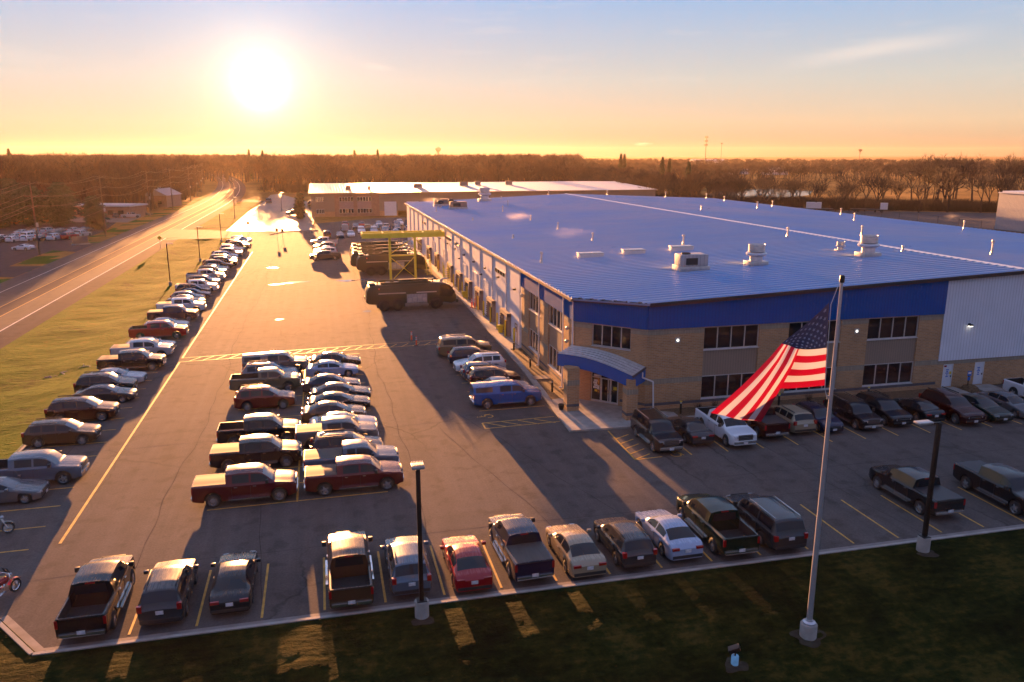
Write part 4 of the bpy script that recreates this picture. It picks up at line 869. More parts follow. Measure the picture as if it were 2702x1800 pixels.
def wheel_meshes(R_, style):
    k = (R_, style)
    if k in WH: return WH[k]
    w = .13 if R_ < .39 else .145; Rx = Matrix.Rotation(R(90), 4, 'X')
    b = MB(); b.lathe([(R_*.62, -w), (R_*.9, -w), (R_*.985, -w*.75), (R_, 0), (R_*.985, w*.75), (R_*.9, w), (R_*.62, w)], 24, M=Rx); t = b.mesh('wheel', M['tyre'], smooth=50)
    b = MB(); b.lathe([(R_*.64, w), (R_*.62, w*.95), (R_*.56, w*.5), (0, w*.42)], 24, 1, M=Rx.inverted() if 0 else Matrix.Rotation(R(-90), 4, 'X'))
    b.lathe([(R_*.66, w*1.02), (R_*.6, w*.9)], 24, 0, M=Matrix.Rotation(R(-90), 4, 'X'))
    ns_ = {0: 5, 1: 6, 2: 10}[style]
    for i in range(ns_):
        a = 2*math.pi*i/ns_; Mx = Matrix.Rotation(R(-90), 4, 'X') @ Matrix.Rotation(a, 4, 'Z'); hw = {0: .055, 1: .05, 2: .028}[style]
        b.add([Mx @ Vector(v) for v in ((R_*.08, -hw*1.2, w*.95), (R_*.62, -hw, w*.82), (R_*.62, hw, w*.82), (R_*.08, hw*1.2, w*.95), (R_*.08, -hw*1.2, w*.6), (R_*.62, -hw, w*.5), (R_*.62, hw, w*.5), (R_*.08, hw*1.2, w*.6))], ((0,1,2,3),(0,4,5,1),(2,6,7,3)), 0)
    b.lathe([(R_*.16, w*.85), (R_*.14, w*1.0), (0, w*1.0)], 10, 0, M=Matrix.Rotation(R(-90), 4, 'X'))
    WH[k] = (t, b.mesh('rim', [M['rim'], M['black']], smooth=40)); return WH[k]
PROTO = {}
def proto(kind, cover='open', frost=True, style=0):
    key = (kind, cover, frost, style)
    if key in PROTO: return PROTO[key]
    p = SPEC[kind]; L, W = p['L'], p['W']/2; parts = []   # (name, mesh, parent index or None, loc, rz, lod)
    paint = M['paint_frost'] if frost else M['paint']
    for k, m in shell(kind, cover).items():
        join_weld(m); nm = k if isinstance(k, str) else 'side_window'
        mt = {'body': paint, 'windshield': M['screen_frost'] if frost else M['screen'], 'rear_window': M['screen'], 'side_window': M['screen'], 'bed': M['bed'], 'tonneau_cover': M['cover_frost'] if frost else M['cover']}[nm]
        parts.append((nm, m.mesh(nm, mt, smooth=32), None, (0, 0, 0), 0, 2))
    def part(nm, m, mt, par=None, lod=1, loc=(0, 0, 0), **k): parts.append((nm, m.mesh(nm, mt, **k), par, loc, 0, lod)); return len(parts)-1
    b = MB(); b.box(-L/2+.12, L/2-.12, -W+.30, W-.30, p['clr']+.02, p['floor']-.04 if 'floor' in p else p['clr']+.45); part('underbody', b, M['black'], lod=2)
    tm, rm = wheel_meshes(p['R'], style)
    for wx in p['wx']:
        for s in (-1, 1):
            parts.append(('wheel', tm, None, (L/2-wx, s*(W-.13), p['R']), 0, 2)); parts.append(('rim', rm, len(parts)-1, (0, 0, 0), 0 if s > 0 else math.pi, 2))
    nz = p['nose']; tr = p.get('truck'); hh = .17 if tr else .12
    zt = nz+(.10 if tr else .0)
    for s in (-1, 1):
        b = MB(); y0, y1 = W*.56, W*.88
        pts = [(L/2+.012, y0), (L/2-.03, y1-.05), (L/2-.16, y1+.03), (L/2-.42, y1+.095), (L/2-.42, y1), (L/2-.12, y0)]
        b.add([(x, s*y, z) for z in (zt-hh*.5, zt+hh*.55) for x, y in pts], [tuple(range(6)), tuple(range(6, 12))]+[(i, (i+1) % 6, 6+(i+1) % 6, 6+i) for i in range(6)]); part('headlight', b, M['clear_lens'], lod=2)
        b = MB(); zb = {'sedan': .86, 'coupe': .84, 'hatch': .98, 'suv': 1.05, 'bigsuv': 1.0, 'van': 1.05}.get(kind, 1.05); th = .34 if kind in ('bigsuv', 'suv', 'van', 'hatch') else .13
        if 'cab' in p: b.box(-L/2-.012, -L/2+.07, s*W*.86, s*W*.985, .88, 1.24)
        elif th > .2: b.box(-L/2-.01, -L/2+.16, s*W*.74, s*W*.955, zb-.15, zb+.15)
        else: b.box(-L/2-.012, -L/2+.1, s*W*.48, s*W*.90, zb-.10, zb+.04)
        part('taillight', b, M['red_lens'], lod=2, bevel=.012)
        b = MB(); mx = L/2-p['ws'][0]-.30; mz = interp(p['belt'], 1.6)+.07
        b.box(mx-.07, mx+.10, s*(W+.03), s*(W+.24), mz-.05, mz+(.16 if tr else .10)); part('mirror', b, paint if not tr else M['black'], bevel=.02)
    g = MB(); gw = W*(.54 if tr else .46)
    g.box(L/2-.06, L/2+.02, -gw, gw, zt-(.22 if tr else .09), zt+(.16 if tr else .06))
    gi = part('grille', g, M['black'], bevel=.01)
    g = MB()
    for i in range(3 if tr else 1): z = zt-.14+.12*i if tr else zt-.01; g.box(L/2+.021, L/2+.032, -gw*.95, gw*.95, z, z+.03)
    part('grille_bar', g, M['chrome'], gi)
    bm_ = M['chrome'] if tr else M['black']
    b = MB(); zb0 = p['clr']+.16; b.box(L/2-.25, L/2+(.06 if tr else .015), -W*.84, W*.84, zb0, zb0+(.20 if tr else .14)); part('front_bumper', b, bm_, bevel=.03)
    b = MB(); zb0 = p['clr']+.14; b.box(-L/2-(.09 if 'cab' in p else .02), -L/2+.2, -W*.88, W*.88, zb0, zb0+.17); part('rear_bumper', b, M['chrome'] if 'cab' in p else M['black'], bevel=.03)
    pz = {'sedan': .72, 'coupe': .7, 'hatch': .8, 'suv': .85, 'bigsuv': .95, 'van': .85}.get(kind, .66); b = MB(); ex = .10 if 'cab' in p else .03
    b.box(-L/2-ex-.012, -L/2-ex+.02, -.16, .16, pz-.08, pz+.08); part('licence_plate', b, M['plate'])
    b = MB(); b.box(L/2+.065, L/2+.08, -.16, .16, zb0+.0, zb0+.16); part('licence_plate', b, M['plate'])
    for s in (-1, 1):
        for a in p['sw'][:2]:
            b = MB(); x = L/2-a[1]+.10; z = interp(p['belt'], 2.2)-.16; b.box(x, x+.18, s*(W-.01), s*(W+.035), z, z+.04); part('door_handle', b, M['chrome'] if tr else paint)
        for a in p['sw'][:2]:
            b = MB(); x = L/2-a[1]-.05; zt_ = interp(p['belt'], 2.2)-.1; b.box(x, x+.012, s*(W-.02), s*(W+.006), p['clr']+.16, zt_); part('door_seam', b, M['black'])
    if p.get('rails'):
        zz = max(z for _, z in p['roof'])+.01; x0, x1 = L/2-p['roof'][2][0]-.1, L/2-p['roof'][-2][0]+.1
        for s in (-1, 1):
            b = MB(); b.box(x1, x0, s*W*p['wr']*.93-.02, s*W*p['wr']*.93+.02, zz-.02, zz+.05); part('roof_rail', b, M['black'] if kind != 'bigsuv' else M['chrome'], bevel=.01)
    if tr:
        for s in (-1, 1):
            b = MB(); b.box(L/2-(p['cab'] if 'cab' in p else 3.6)+.1, L/2-1.55, s*(W+.0), s*(W+.13), .40, .46); part('side_step', b, M['chrome'])
    if 'cab' in p:
        b = MB(); x = L/2-p['cab']-.04
        if cover != 'topper':
            y = W*.66; b.add([(x, -y, 1.36), (x, y, 1.36), (x, y*.92, 1.76), (x, -y*.92, 1.76), (x+.03, -y, 1.36), (x+.03, y, 1.36), (x+.03, y*.92, 1.76), (x+.03, -y*.92, 1.76)], ((0,3,2,1),(4,5,6,7),(0,1,5,4),(1,2,6,5),(2,3,7,6),(3,0,4,7)))
            part('rear_window', b, M['screen'])
            b = MB(); b.box(x-.015, x+.04, -.2, .2, 1.81, 1.85); part('brake_light', b, M['red_lens'])
            b = MB(); b.box(-L/2-.008, -L/2+.02, -W*.8, W*.8, 1.245, 1.29); part('tailgate_trim', b, M['black'])
        else:
            b = MB(); b.box(-L/2-.012, -L/2+.01, -W*.58, W*.58, 1.36, 1.76); part('rear_window', b, M['screen'])
    PROTO[key] = parts; return parts
def vehicle(kind, x, y, rz, col, label, cover='open', frost=True, style=0, group=None, lod=0, name=None, cat=None, scale=1):
    names = {'sedan': ('parked_sedan', 'sedan'), 'coupe': ('parked_coupe', 'coupe'), 'hatch': ('parked_hatchback', 'hatchback'), 'suv': ('parked_suv', 'suv'), 'bigsuv': ('parked_suv', 'suv'), 'van': ('parked_minivan', 'minivan'), 'pickup': ('pickup_truck', 'pickup truck'), 'xcab': ('pickup_truck', 'pickup truck')}[kind]
    root = thing(name or names[0], label, cat or names[1], (x, y, 0), R(rz), group); obs = []
    jit = random.Random(int(x*31+y*17)); root.scale = (scale*jit.uniform(.965, 1.035), scale*jit.uniform(.98, 1.02), scale*jit.uniform(.97, 1.04))
    for nm, me, par, loc, rr, lo in proto(kind, cover, frost, style):
        if lo < lod+ (1 if lod else 0): obs.append(None); continue
        o = bpy.data.objects.new(nm, me); COL.objects.link(o); o.color = (*col, 1)
        o.parent = root if par is None else obs[par]; o.location = loc; o.rotation_euler.z = rr; obs.append(o)
    return root
C_ = dict(black=(.012, .012, .014), charcoal=(.035, .036, .04), grey=(.11, .115, .125), silver=(.36, .37, .40), white=(.62, .64, .68), maroon=(.10, .006, .010), red=(.30, .008, .012), darkred=(.038, .005, .005), blue=(.01, .05, .22), royal=(.002, .085, .30), navy=(.006, .012, .04), tan=(.30, .24, .16), brown=(.06, .035, .022), green=(.006, .020, .014), olive=(.13, .12, .08), lightblue=(.30, .36, .50), bluegrey=(.09, .12, .16))
GF = 'vehicles parked tail to the front lawn kerb'
def V(*a, **k): return vehicle(*a, **k)
# front kerb row, tails towards the camera
V('pickup', -10.75, 36.1, 90, C_['black'], 'black pickup with empty open bed at far left of the front kerb row', group=GF)
V('suv', -7.75, 36.0, 90, C_['charcoal'], 'dark suv with roof rails just right of the leftmost kerb pickup', group=GF)
V('sedan', -4.9, 36.4, 90, C_['black'], 'black sedan with red tail lights parked alone with empty stalls to its right', group=GF)
V('pickup', .42, 36.0, 90, C_['brown'], 'dark brown pickup with open bed and pale tailgate stripe in the kerb row', group=GF)
V('suv', 3.2, 35.9, 90, C_['bluegrey'], 'grey crossover with big glass sunroof right behind the near left lamp post', group=GF)
V('sedan', 6.1, 35.6, 90, C_['red'], 'bright red sedan in the front kerb row', group=GF)
V('pickup', 8.95, 36.2, 92, C_['navy'], 'black pickup with covered bed parked between the red and the tan sedan', cover='cover', group=GF, style=1)
V('sedan', 11.75, 35.6, 91, C_['tan'], 'tan sedan with red tail lamps in the kerb row', group=GF)
V('suv', 14.45, 35.7, 91, C_['charcoal'], 'black wagon between the tan and the silver sedan in the kerb row', group=GF, scale=.97)
V('sedan', 17.1, 36.1, 91, C_['lightblue'], 'silver blue sedan with curved roof in the kerb row', group=GF)
V('pickup', 19.9, 36.2, 90, C_['green'], 'dark green pickup with open bed left of the flagpole', frost=False, group=GF)
V('bigsuv', 22.75, 36.0, 90, C_['charcoal'], 'dark long suv with crossbars right beside the flagpole', frost=False, group=GF)
V('pickup', 33.65, 37.6, 90, C_['black'], 'black lifted pickup behind the right lamp post', cover='cover', frost=False, style=1, group=GF)
V('pickup', 38.9, 36.4, -90, C_['black'], 'black pickup with covered bed cut off by the right edge', cover='cover', frost=False, group=GF)
# row in front of the brick office
GB = 'vehicles parked along the brick office front'
V('bigsuv', 22.6, 50.3, -90, C_['black'], 'glossy black full size suv nose out beside the entrance hatching', frost=False, group=GB)
V('sedan', 25.45, 51.0, 90, C_['charcoal'], 'dark grey sedan tail out between black suv and white pickup', frost=False, group=GB)
V('pickup', 28.1, 50.4, -90, C_['white'], 'white pickup nose out under the flag tip', frost=False, group=GB)
V('pickup', 31.2, 51.3, 90, C_['darkred'], 'dark red pickup with covered bed right below the flag', cover='cover', frost=False, group=GB)
V('suv', 33.8, 51.3, 90, C_['tan'], 'beige suv with roof rack tail out left of the flagpole', frost=False, group=GB)
V('hatch', 36.1, 50.9, -90, C_['navy'], 'small dark blue car nose out hidden behind the flagpole', frost=False, group=GB)
V('bigsuv', 39.2, 51.0, -90, C_['black'], 'black suv with bright grille just right of the flagpole', frost=False, group=GB, scale=.92)
V('suv', 42.0, 51.2, -90, C_['black'], 'black crossover with bright headlamps, second right of the flagpole', frost=False, group=GB)
V('sedan', 45.0, 51.2, 90, C_['black'], 'black sedan tail out between two dark suvs at the office', frost=False, group=GB)
V('suv', 47.5, 50.2, -90, C_['darkred'], 'dark red suv nose out below the first white service door', frost=False, group=GB, scale=1.05)
V('sedan', 50.3, 50.3, -90, C_['green'], 'dark green sedan nose out with chrome lower trim', frost=False, group=GB)
V('sedan', 53.2, 50.4, -90, C_['grey'], 'blue grey sedan near the right edge by the small pole sign', frost=False, group=GB)
V('pickup', 57.6, 51.6, -90, C_['white'], 'white pickup cut off by the right edge at the office wall', frost=False, group=GB)
# centre double row, noses right
GL = 'left column of the double row mid lot'
for kind, x, y, col, lab, cov, fr, st in [
 ('pickup', -5.25, 47.15, 'maroon', 'maroon pickup with gold lit bed cover, nearest of the left column', 'cover', True, 2),
 ('pickup', -5.0, 52.6, 'black', 'black pickup with bed cover, second nearest of the left column', 'cover', True, 1),
 ('pickup', -5.1, 57.1, 'black', 'black pickup with open bed in the left column', 'open', True, 1),
 ('suv', -5.25, 65.4, 'maroon', 'maroon crossover with chrome window line in the left column', 'open', True, 2),
 ('xcab', -5.5, 70.5, 'olive', 'olive tan pickup with open bed in the left column', 'open', True, 0),
 ('suv', -5.3, 73.2, 'bluegrey', 'grey suv with roof crossbars squeezed behind the olive pickup', 'open', True, 0),
 ('pickup', -4.9, 76.2, 'grey', 'grey pickup with tall bed topper, farthest of the left column', 'topper', True, 0)]:
    V(kind, x, y, 0, C_[col], lab, cover=cov, frost=fr, style=st, group=GL)
GR = 'right column of the double row mid lot'
for kind, x, y, col, lab, cov, st in [
 ('pickup', 1.15, 47.3, 'maroon', 'dark maroon pickup with ribbed bed cover, nearest of the right column', 'cover', 0),
 ('xcab', 1.1, 50.0, 'bluegrey', 'blue grey pickup with bed cover right behind the maroon one', 'cover', 0),
 ('suv', .9, 52.7, 'darkred', 'dark wagon with red stripe between two grey pickups', 'open', 0),
 ('pickup', .3, 55.5, 'grey', 'grey pickup with pale ribbed bed cover in the right column', 'cover', 0),
 ('sedan', .8, 58.0, 'silver', 'silver sedan hidden behind the grey pickup in the right column', 'open', 0),
 ('sedan', .15, 60.7, 'brown', 'red brown sedan in the right column with glinting boot', 'open', 0),
 ('sedan', .6, 63.4, 'black', 'black sedan, nearer of the two black ones side by side', 'open', 0),
 ('sedan', .8, 66.0, 'charcoal', 'black sedan, farther of the two black ones side by side', 'open', 0),
 ('sedan', .1, 68.8, 'navy', 'dark blue sedan next to the pale blue one', 'open', 0),
 ('sedan', .25, 73.9, 'lightblue', 'pale silver blue sedan with dark glass in the right column', 'open', 0),
 ('sedan', .6, 77.1, 'brown', 'dark bronze sedan, farthest of the right column', 'open', 0)]:
    V(kind, x, y, 0, C_[col], lab, cover=cov, style=st, group=GR)
# row beside the long wall
GW = 'vehicles parked nose to the long wall walkway'
for kind, x, y, rz, col, lab, cov in [
 ('pickup', 14.1, 61.6, 0, 'royal', 'bright blue pickup with blue bed topper', 'topper'),
 ('sedan', 14.5, 64.5, 0, 'silver', 'silver sedan mostly hidden behind the bright blue pickup', 'open'),
 ('suv', 14.3, 67.3, 0, 'darkred', 'dark red crossover with chrome window line by the walkway', 'open'),
 ('hatch', 14.0, 69.9, 0, 'bluegrey', 'blue grey hatchback squeezed behind the dark red crossover', 'open'),
 ('suv', 14.0, 72.4, 180, 'white', 'white crossover parked nose out, facing left by the walkway', 'open'),
 ('suv', 13.9, 75.3, 0, 'navy', 'dark navy crossover behind the white one by the walkway', 'open'),
 ('bigsuv', 13.6, 78.7, 0, 'olive', 'dark olive long suv with roof rack, farthest by the walkway', 'open')]:
    V(kind, x, y, rz, C_[col], lab, cover=cov, frost=kind != 'xx', group=GW)
# left kerb row, noses right
GK = 'vehicles parked along the left kerb by the verge'
left = [('coupe', -19.3, 50.2, 'grey', 'grey sports coupe at the left edge below the grey pickup', 'open', 0),
 ('pickup', -18.6, 52.9, 'bluegrey', 'grey pickup with big chrome grille at the left edge', 'open', 0),
 ('suv', -18.9, 60.2, 'brown', 'brown suv with sun glint, nearest beyond the empty stalls at left', 'open', 0),
 ('suv', -18.9, 65.5, 'darkred', 'dark red suv with curved chrome line in the left kerb row', 'open', 0),
 ('sedan', -18.4, 70.2, 'charcoal', 'dark hatch backed sedan in the left kerb row before two dark cars', 'open', 0),
 ('suv', -18.9, 72.7, 'black', 'black suv sandwiched between two sedans in the left kerb row', 'open', 0),
 ('sedan', -18.8, 75.6, 'silver', 'silver sedan nearest in front of the black pickup at the left kerb', 'open', 0),
 ('pickup', -18.4, 80.5, 'black', 'black pickup with bed cover beside the concrete culvert', 'cover', 2),
 ('pickup', -18.4, 85.3, 'silver', 'silver pickup with bed cover just beyond the culvert', 'cover', 0),
 ('sedan', -18.2, 88.1, 'silver', 'silver sedan tucked behind the silver pickup at the left kerb', 'open', 0),
 ('pickup', -18.4, 94.2, 'red', 'dark red pickup with open bed in the left kerb row', 'open', 0),
 ('sedan', -18.4, 98.9, 'silver', 'silver sedan with glinting windshield behind the red pickup', 'open', 0),
 ('pickup', -18.5, 104.1, 'navy', 'dark plum pickup with bed cover in the left kerb row', 'cover', 0),
 ('pickup', -18.4, 109.6, 'white', 'pale pickup with bed cover in the left kerb row beyond the plum one', 'cover', 0)]
for i, (kind, x, y, col, lab, cov, st) in enumerate(left): V(kind, x, y, 0, C_[col], lab, cover=cov, style=st, group=GK)
far = ['sedan charcoal', 'hatch bluegrey', 'sedan navy', 'suv black', 'pickup white', 'sedan silver', 'suv grey', 'sedan black', 'pickup silver', 'sedan white', 'suv charcoal', 'hatch silver', 'sedan grey', 'suv brown', 'pickup black', 'sedan silver', 'van grey', 'sedan charcoal', 'suv white', 'pickup grey', 'sedan black', 'hatch red', 'suv silver', 'sedan grey', 'pickup charcoal', 'sedan white', 'suv black', 'sedan tan', 'hatch grey', 'suv silver']
y = 114.6; nth = ['fifteenth', 'sixteenth', 'seventeenth', 'eighteenth', 'nineteenth', 'twentieth', 'twenty-first', 'twenty-second', 'twenty-third', 'twenty-fourth', 'twenty-fifth', 'twenty-sixth', 'twenty-seventh', 'twenty-eighth', 'twenty-ninth', 'thirtieth', 'thirty-first', 'thirty-second', 'thirty-third', 'thirty-fourth', 'thirty-fifth', 'thirty-sixth', 'thirty-seventh', 'thirty-eighth', 'thirty-ninth', 'fortieth', 'forty-first', 'forty-second', 'forty-third', 'forty-fourth']
for i, f in enumerate(far):
    kind, col = f.split(); lod = 1 if y > 150 else 0
    V(kind, -18.5+random.uniform(-.3, .3), y, random.uniform(-1, 1), C_[col], f'{"dark plum" if col=="navy" else "blue grey" if col=="bluegrey" else col} {dict(van="minivan", hatch="hatchback").get(kind, kind)}, {nth[i]} from the near end of the left kerb row', group=GK, lod=lod, cover=random.choice(['cover', 'open']))
    y += 2.743 if y < 150 else 2.743
    if y > 202: break
# mid distance column facing the sun and the rows before the far factory
GM = 'short far column of cars beside the military trucks'
for i, (kind, y, col, lab) in enumerate([('pickup', 158.8, 'charcoal', 'dark pickup, nearest of the short far column left of the military trucks'), ('suv', 165, 'silver', 'silver suv second in the short far column'), ('sedan', 170.5, 'white', 'white sedan third in the short far column'), ('suv', 175.5, 'grey', 'grey suv fourth in the short far column'), ('sedan', 180.2, 'charcoal', 'dark sedan fifth in the short far column'), ('pickup', 185.2, 'silver', 'silver pickup at the back end of the short far column')]):
    V(kind, .4, y, 180, C_[col], lab, group=GM, lod=1)
GN = 'cars in the lot before the far factory'
lf = [(1.2, 202.5, 'suv', 'brown'), (4.3, 202.2, 'sedan', 'grey'), (7.0, 203.4, 'sedan', 'white'), (6.0, 218, 'pickup', 'silver'), (10.0, 212, 'van', 'white'), (9.0, 222, 'suv', 'charcoal'), (12.0, 219, 'suv', 'tan'), (13.1, 210.5, 'van', 'silver'), (15.9, 210, 'suv', 'grey'), (17.0, 220, 'suv', 'silver'), (18.4, 206, 'sedan', 'white'), (19.8, 217.5, 'sedan', 'charcoal'), (22.3, 213, 'suv', 'silver'), (14.3, 221, 'sedan', 'black'), (20.5, 226, 'pickup', 'grey'), (11, 231, 'sedan', 'red'), (16, 232, 'sedan', 'silver'), (22, 233, 'suv', 'white'), (6.4, 230, 'suv', 'red')]
pos = {}
for i, (x, y, kind, col) in enumerate(lf):
    row = 'nearest row' if y < 208 else 'second row' if y < 215 else 'third row' if y < 225 else 'back row'
    k = (row, kind, col); q = [a for a in lf if (('nearest row' if a[1] < 208 else 'second row' if a[1] < 215 else 'third row' if a[1] < 225 else 'back row') == row)]
    r = sorted(a[0] for a in q).index(x)+1
    V(kind, x, y, -90 if i % 3 else 90, C_[col], f'{col} {dict(van="minivan").get(kind, kind)}, number {r} from the left in the {row} before the far factory', group=GN, lod=1)
V('pickup', -8.4, 279, 175, C_['grey'], 'pickup standing alone on the sun drenched far lot', lod=1, group='vehicles on the bright far lot')
V('van', -3.6, 322, 90, C_['black'], 'dark van beside the left end of the far factory', lod=1, group='vehicles on the bright far lot', scale=1.3)
V('van', -21, 352, 90, C_['grey'], 'vehicle glinting at the far end of the bright far lot', lod=1, group='vehicles on the bright far lot', scale=1.2)
# business lot beyond the highway
GX = 'cars in the business lot across the highway'
V('coupe', -62.6, 190.6, 160, C_['white'], 'white coupe standing alone in front of the car rows across the highway', lod=0, group=GX)
k = 0
for r, (yy, x0, n) in enumerate(((208.5, -73, 6), (214, -74.5, 7), (227, -74, 6))):
    for i in range(n):
        col = random.choice(['silver', 'white', 'grey', 'charcoal', 'silver', 'red', 'black']); kind = random.choice(['sedan', 'suv', 'sedan', 'hatch', 'van'])
        V(kind, x0+i*2.75+random.uniform(-.1, .1), yy+random.uniform(-.3, .3)+i*.8, 70, C_[col], f'{col} {dict(van="minivan", hatch="hatchback").get(kind, kind)}, number {i+1} from the left in the {["near", "middle", "rear"][r]} row across the highway', lod=1, group=GX); k += 1
V('suv', -63, 281, 20, C_['grey'], 'grey suv beside the long white roofed building across the highway', lod=1, group=GX); V('pickup', -59.5, 279.5, 10, C_['silver'], 'silver pickup by the end of the white roofed building', lod=1, group=GX); V('sedan', -56.9, 287, 0, C_['charcoal'], 'dark sedan between the white roofed building and the highway', lod=1, group=GX)
# motorcycles at the left edge
def motorcycle(x, y, rz, label, red):
    t = thing('motorcycle', label, 'motorcycle', (x, y, 0), R(rz), 'motorcycles at the left edge')
    for nm, xx in (('wheel', .78), ('wheel', -.72)):
        b = MB(); b.lathe([(.24, -.06), (.30, -.065), (.33, 0), (.30, .065), (.24, .06)], 22, M=Matrix.Rotation(R(90), 4, 'X')); o = b.build(nm, M['tyre'], t, smooth=50, loc=(xx, 0, .33))
        b = MB(); b.lathe([(.245, -.03), (.22, 0), (.245, .03)], 22, M=Matrix.Rotation(R(90), 4, 'X'))
        for i in range(9): a = math.pi*i/9; b.tube((-.23*math.cos(a), .0, -.23*math.sin(a)), (.23*math.cos(a), 0, .23*math.sin(a)), .008, n=4)
        b.build('rim', M['chrome'], o, smooth=50)
    pm = M['paint']
    b = MB(); b.lathe([(0, -.34), (.10, -.3), (.17, -.05), (.16, .15), (.09, .3), (0, .33)], 14, M=Matrix.Translation((.16, 0, .84)) @ Matrix.Rotation(R(82), 4, 'Y')); o = b.build('fuel_tank', pm, t, smooth=60); o.color = (*red, 1)
    b = MB(); b.box(-.55, -.02, -.15, .15, .72, .82); b.box(-.72, -.5, -.13, .13, .76, .94); b.build('seat', M['black'], t, bevel=.04)
    for xx in (.78, -.72):
        b = MB()
        for i in range(8):
            a0, a1 = R(25+i*16), R(41+i*16)
            b.add([(.37*math.cos(a), s*.08, .37*math.sin(a)) for a in (a0, a1) for s in (-1, 1)], [(0, 1, 3, 2)])
        o = b.build('fender', pm, t, smooth=60, loc=(xx, 0, .33)); o.color = (*red, 1)
    b = MB(); b.box(-.2, .3, -.14, .14, .3, .62); b.tube((.05, -.16, .55), (.12, -.16, .78), .09, n=10); b.tube((.0, .16, .55), (-.08, .16, .78), .09, n=10); b.build('engine', M['chrome'], t, bevel=.03)
    b = MB(); b.path([(.78, .09, .33), (.50, .09, .95), (.42, .12, 1.12)], .03, 6); b.path([(.78, -.09, .33), (.50, -.09, .95), (.42, -.12, 1.12)], .03, 6); b.build('fork', M['chrome'], t)
    b = MB(); b.path([(.22, .42, 1.08), (.38, .2, 1.16), (.42, 0, 1.14), (.38, -.2, 1.16), (.22, -.42, 1.08)], .018, 6); b.build('handlebar', M['chrome'], t)
    b = MB(); b.lathe([(0, .1), (.09, .06), (.1, -.02), (.05, -.1), (0, -.1)], 12, M=Matrix.Translation((.58, 0, .98)) @ Matrix.Rotation(R(90), 4, 'Y')); b.build('headlight', M['clear_lens'], t, smooth=50)
    b = MB(); b.path([(.1, -.17, .4), (-.3, -.2, .3), (-.95, -.22, .34)], .045, 8); b.build('exhaust', M['chrome'], t)
    for s in (-1, 1):
        b = MB(); b.box(-.95, -.45, s*.20, s*.36, .38, .72); b.build('saddlebag', M['black'], t, bevel=.05)
    b = MB(); b.add([(.5, -.2, 1.12), (.5, .2, 1.12), (.36, .17, 1.42), (.36, -.17, 1.42)], [(0, 1, 2, 3)]); b.build('windscreen', M['screen'], t)
motorcycle(-15.45, 38.0, 62, 'red and black motorcycle with chrome at the left edge, nearer one', (.25, .01, .01)); motorcycle(-18.35, 45.2, 15, 'black motorcycle cut off by the left edge beyond the red one', (.02, .02, .02))

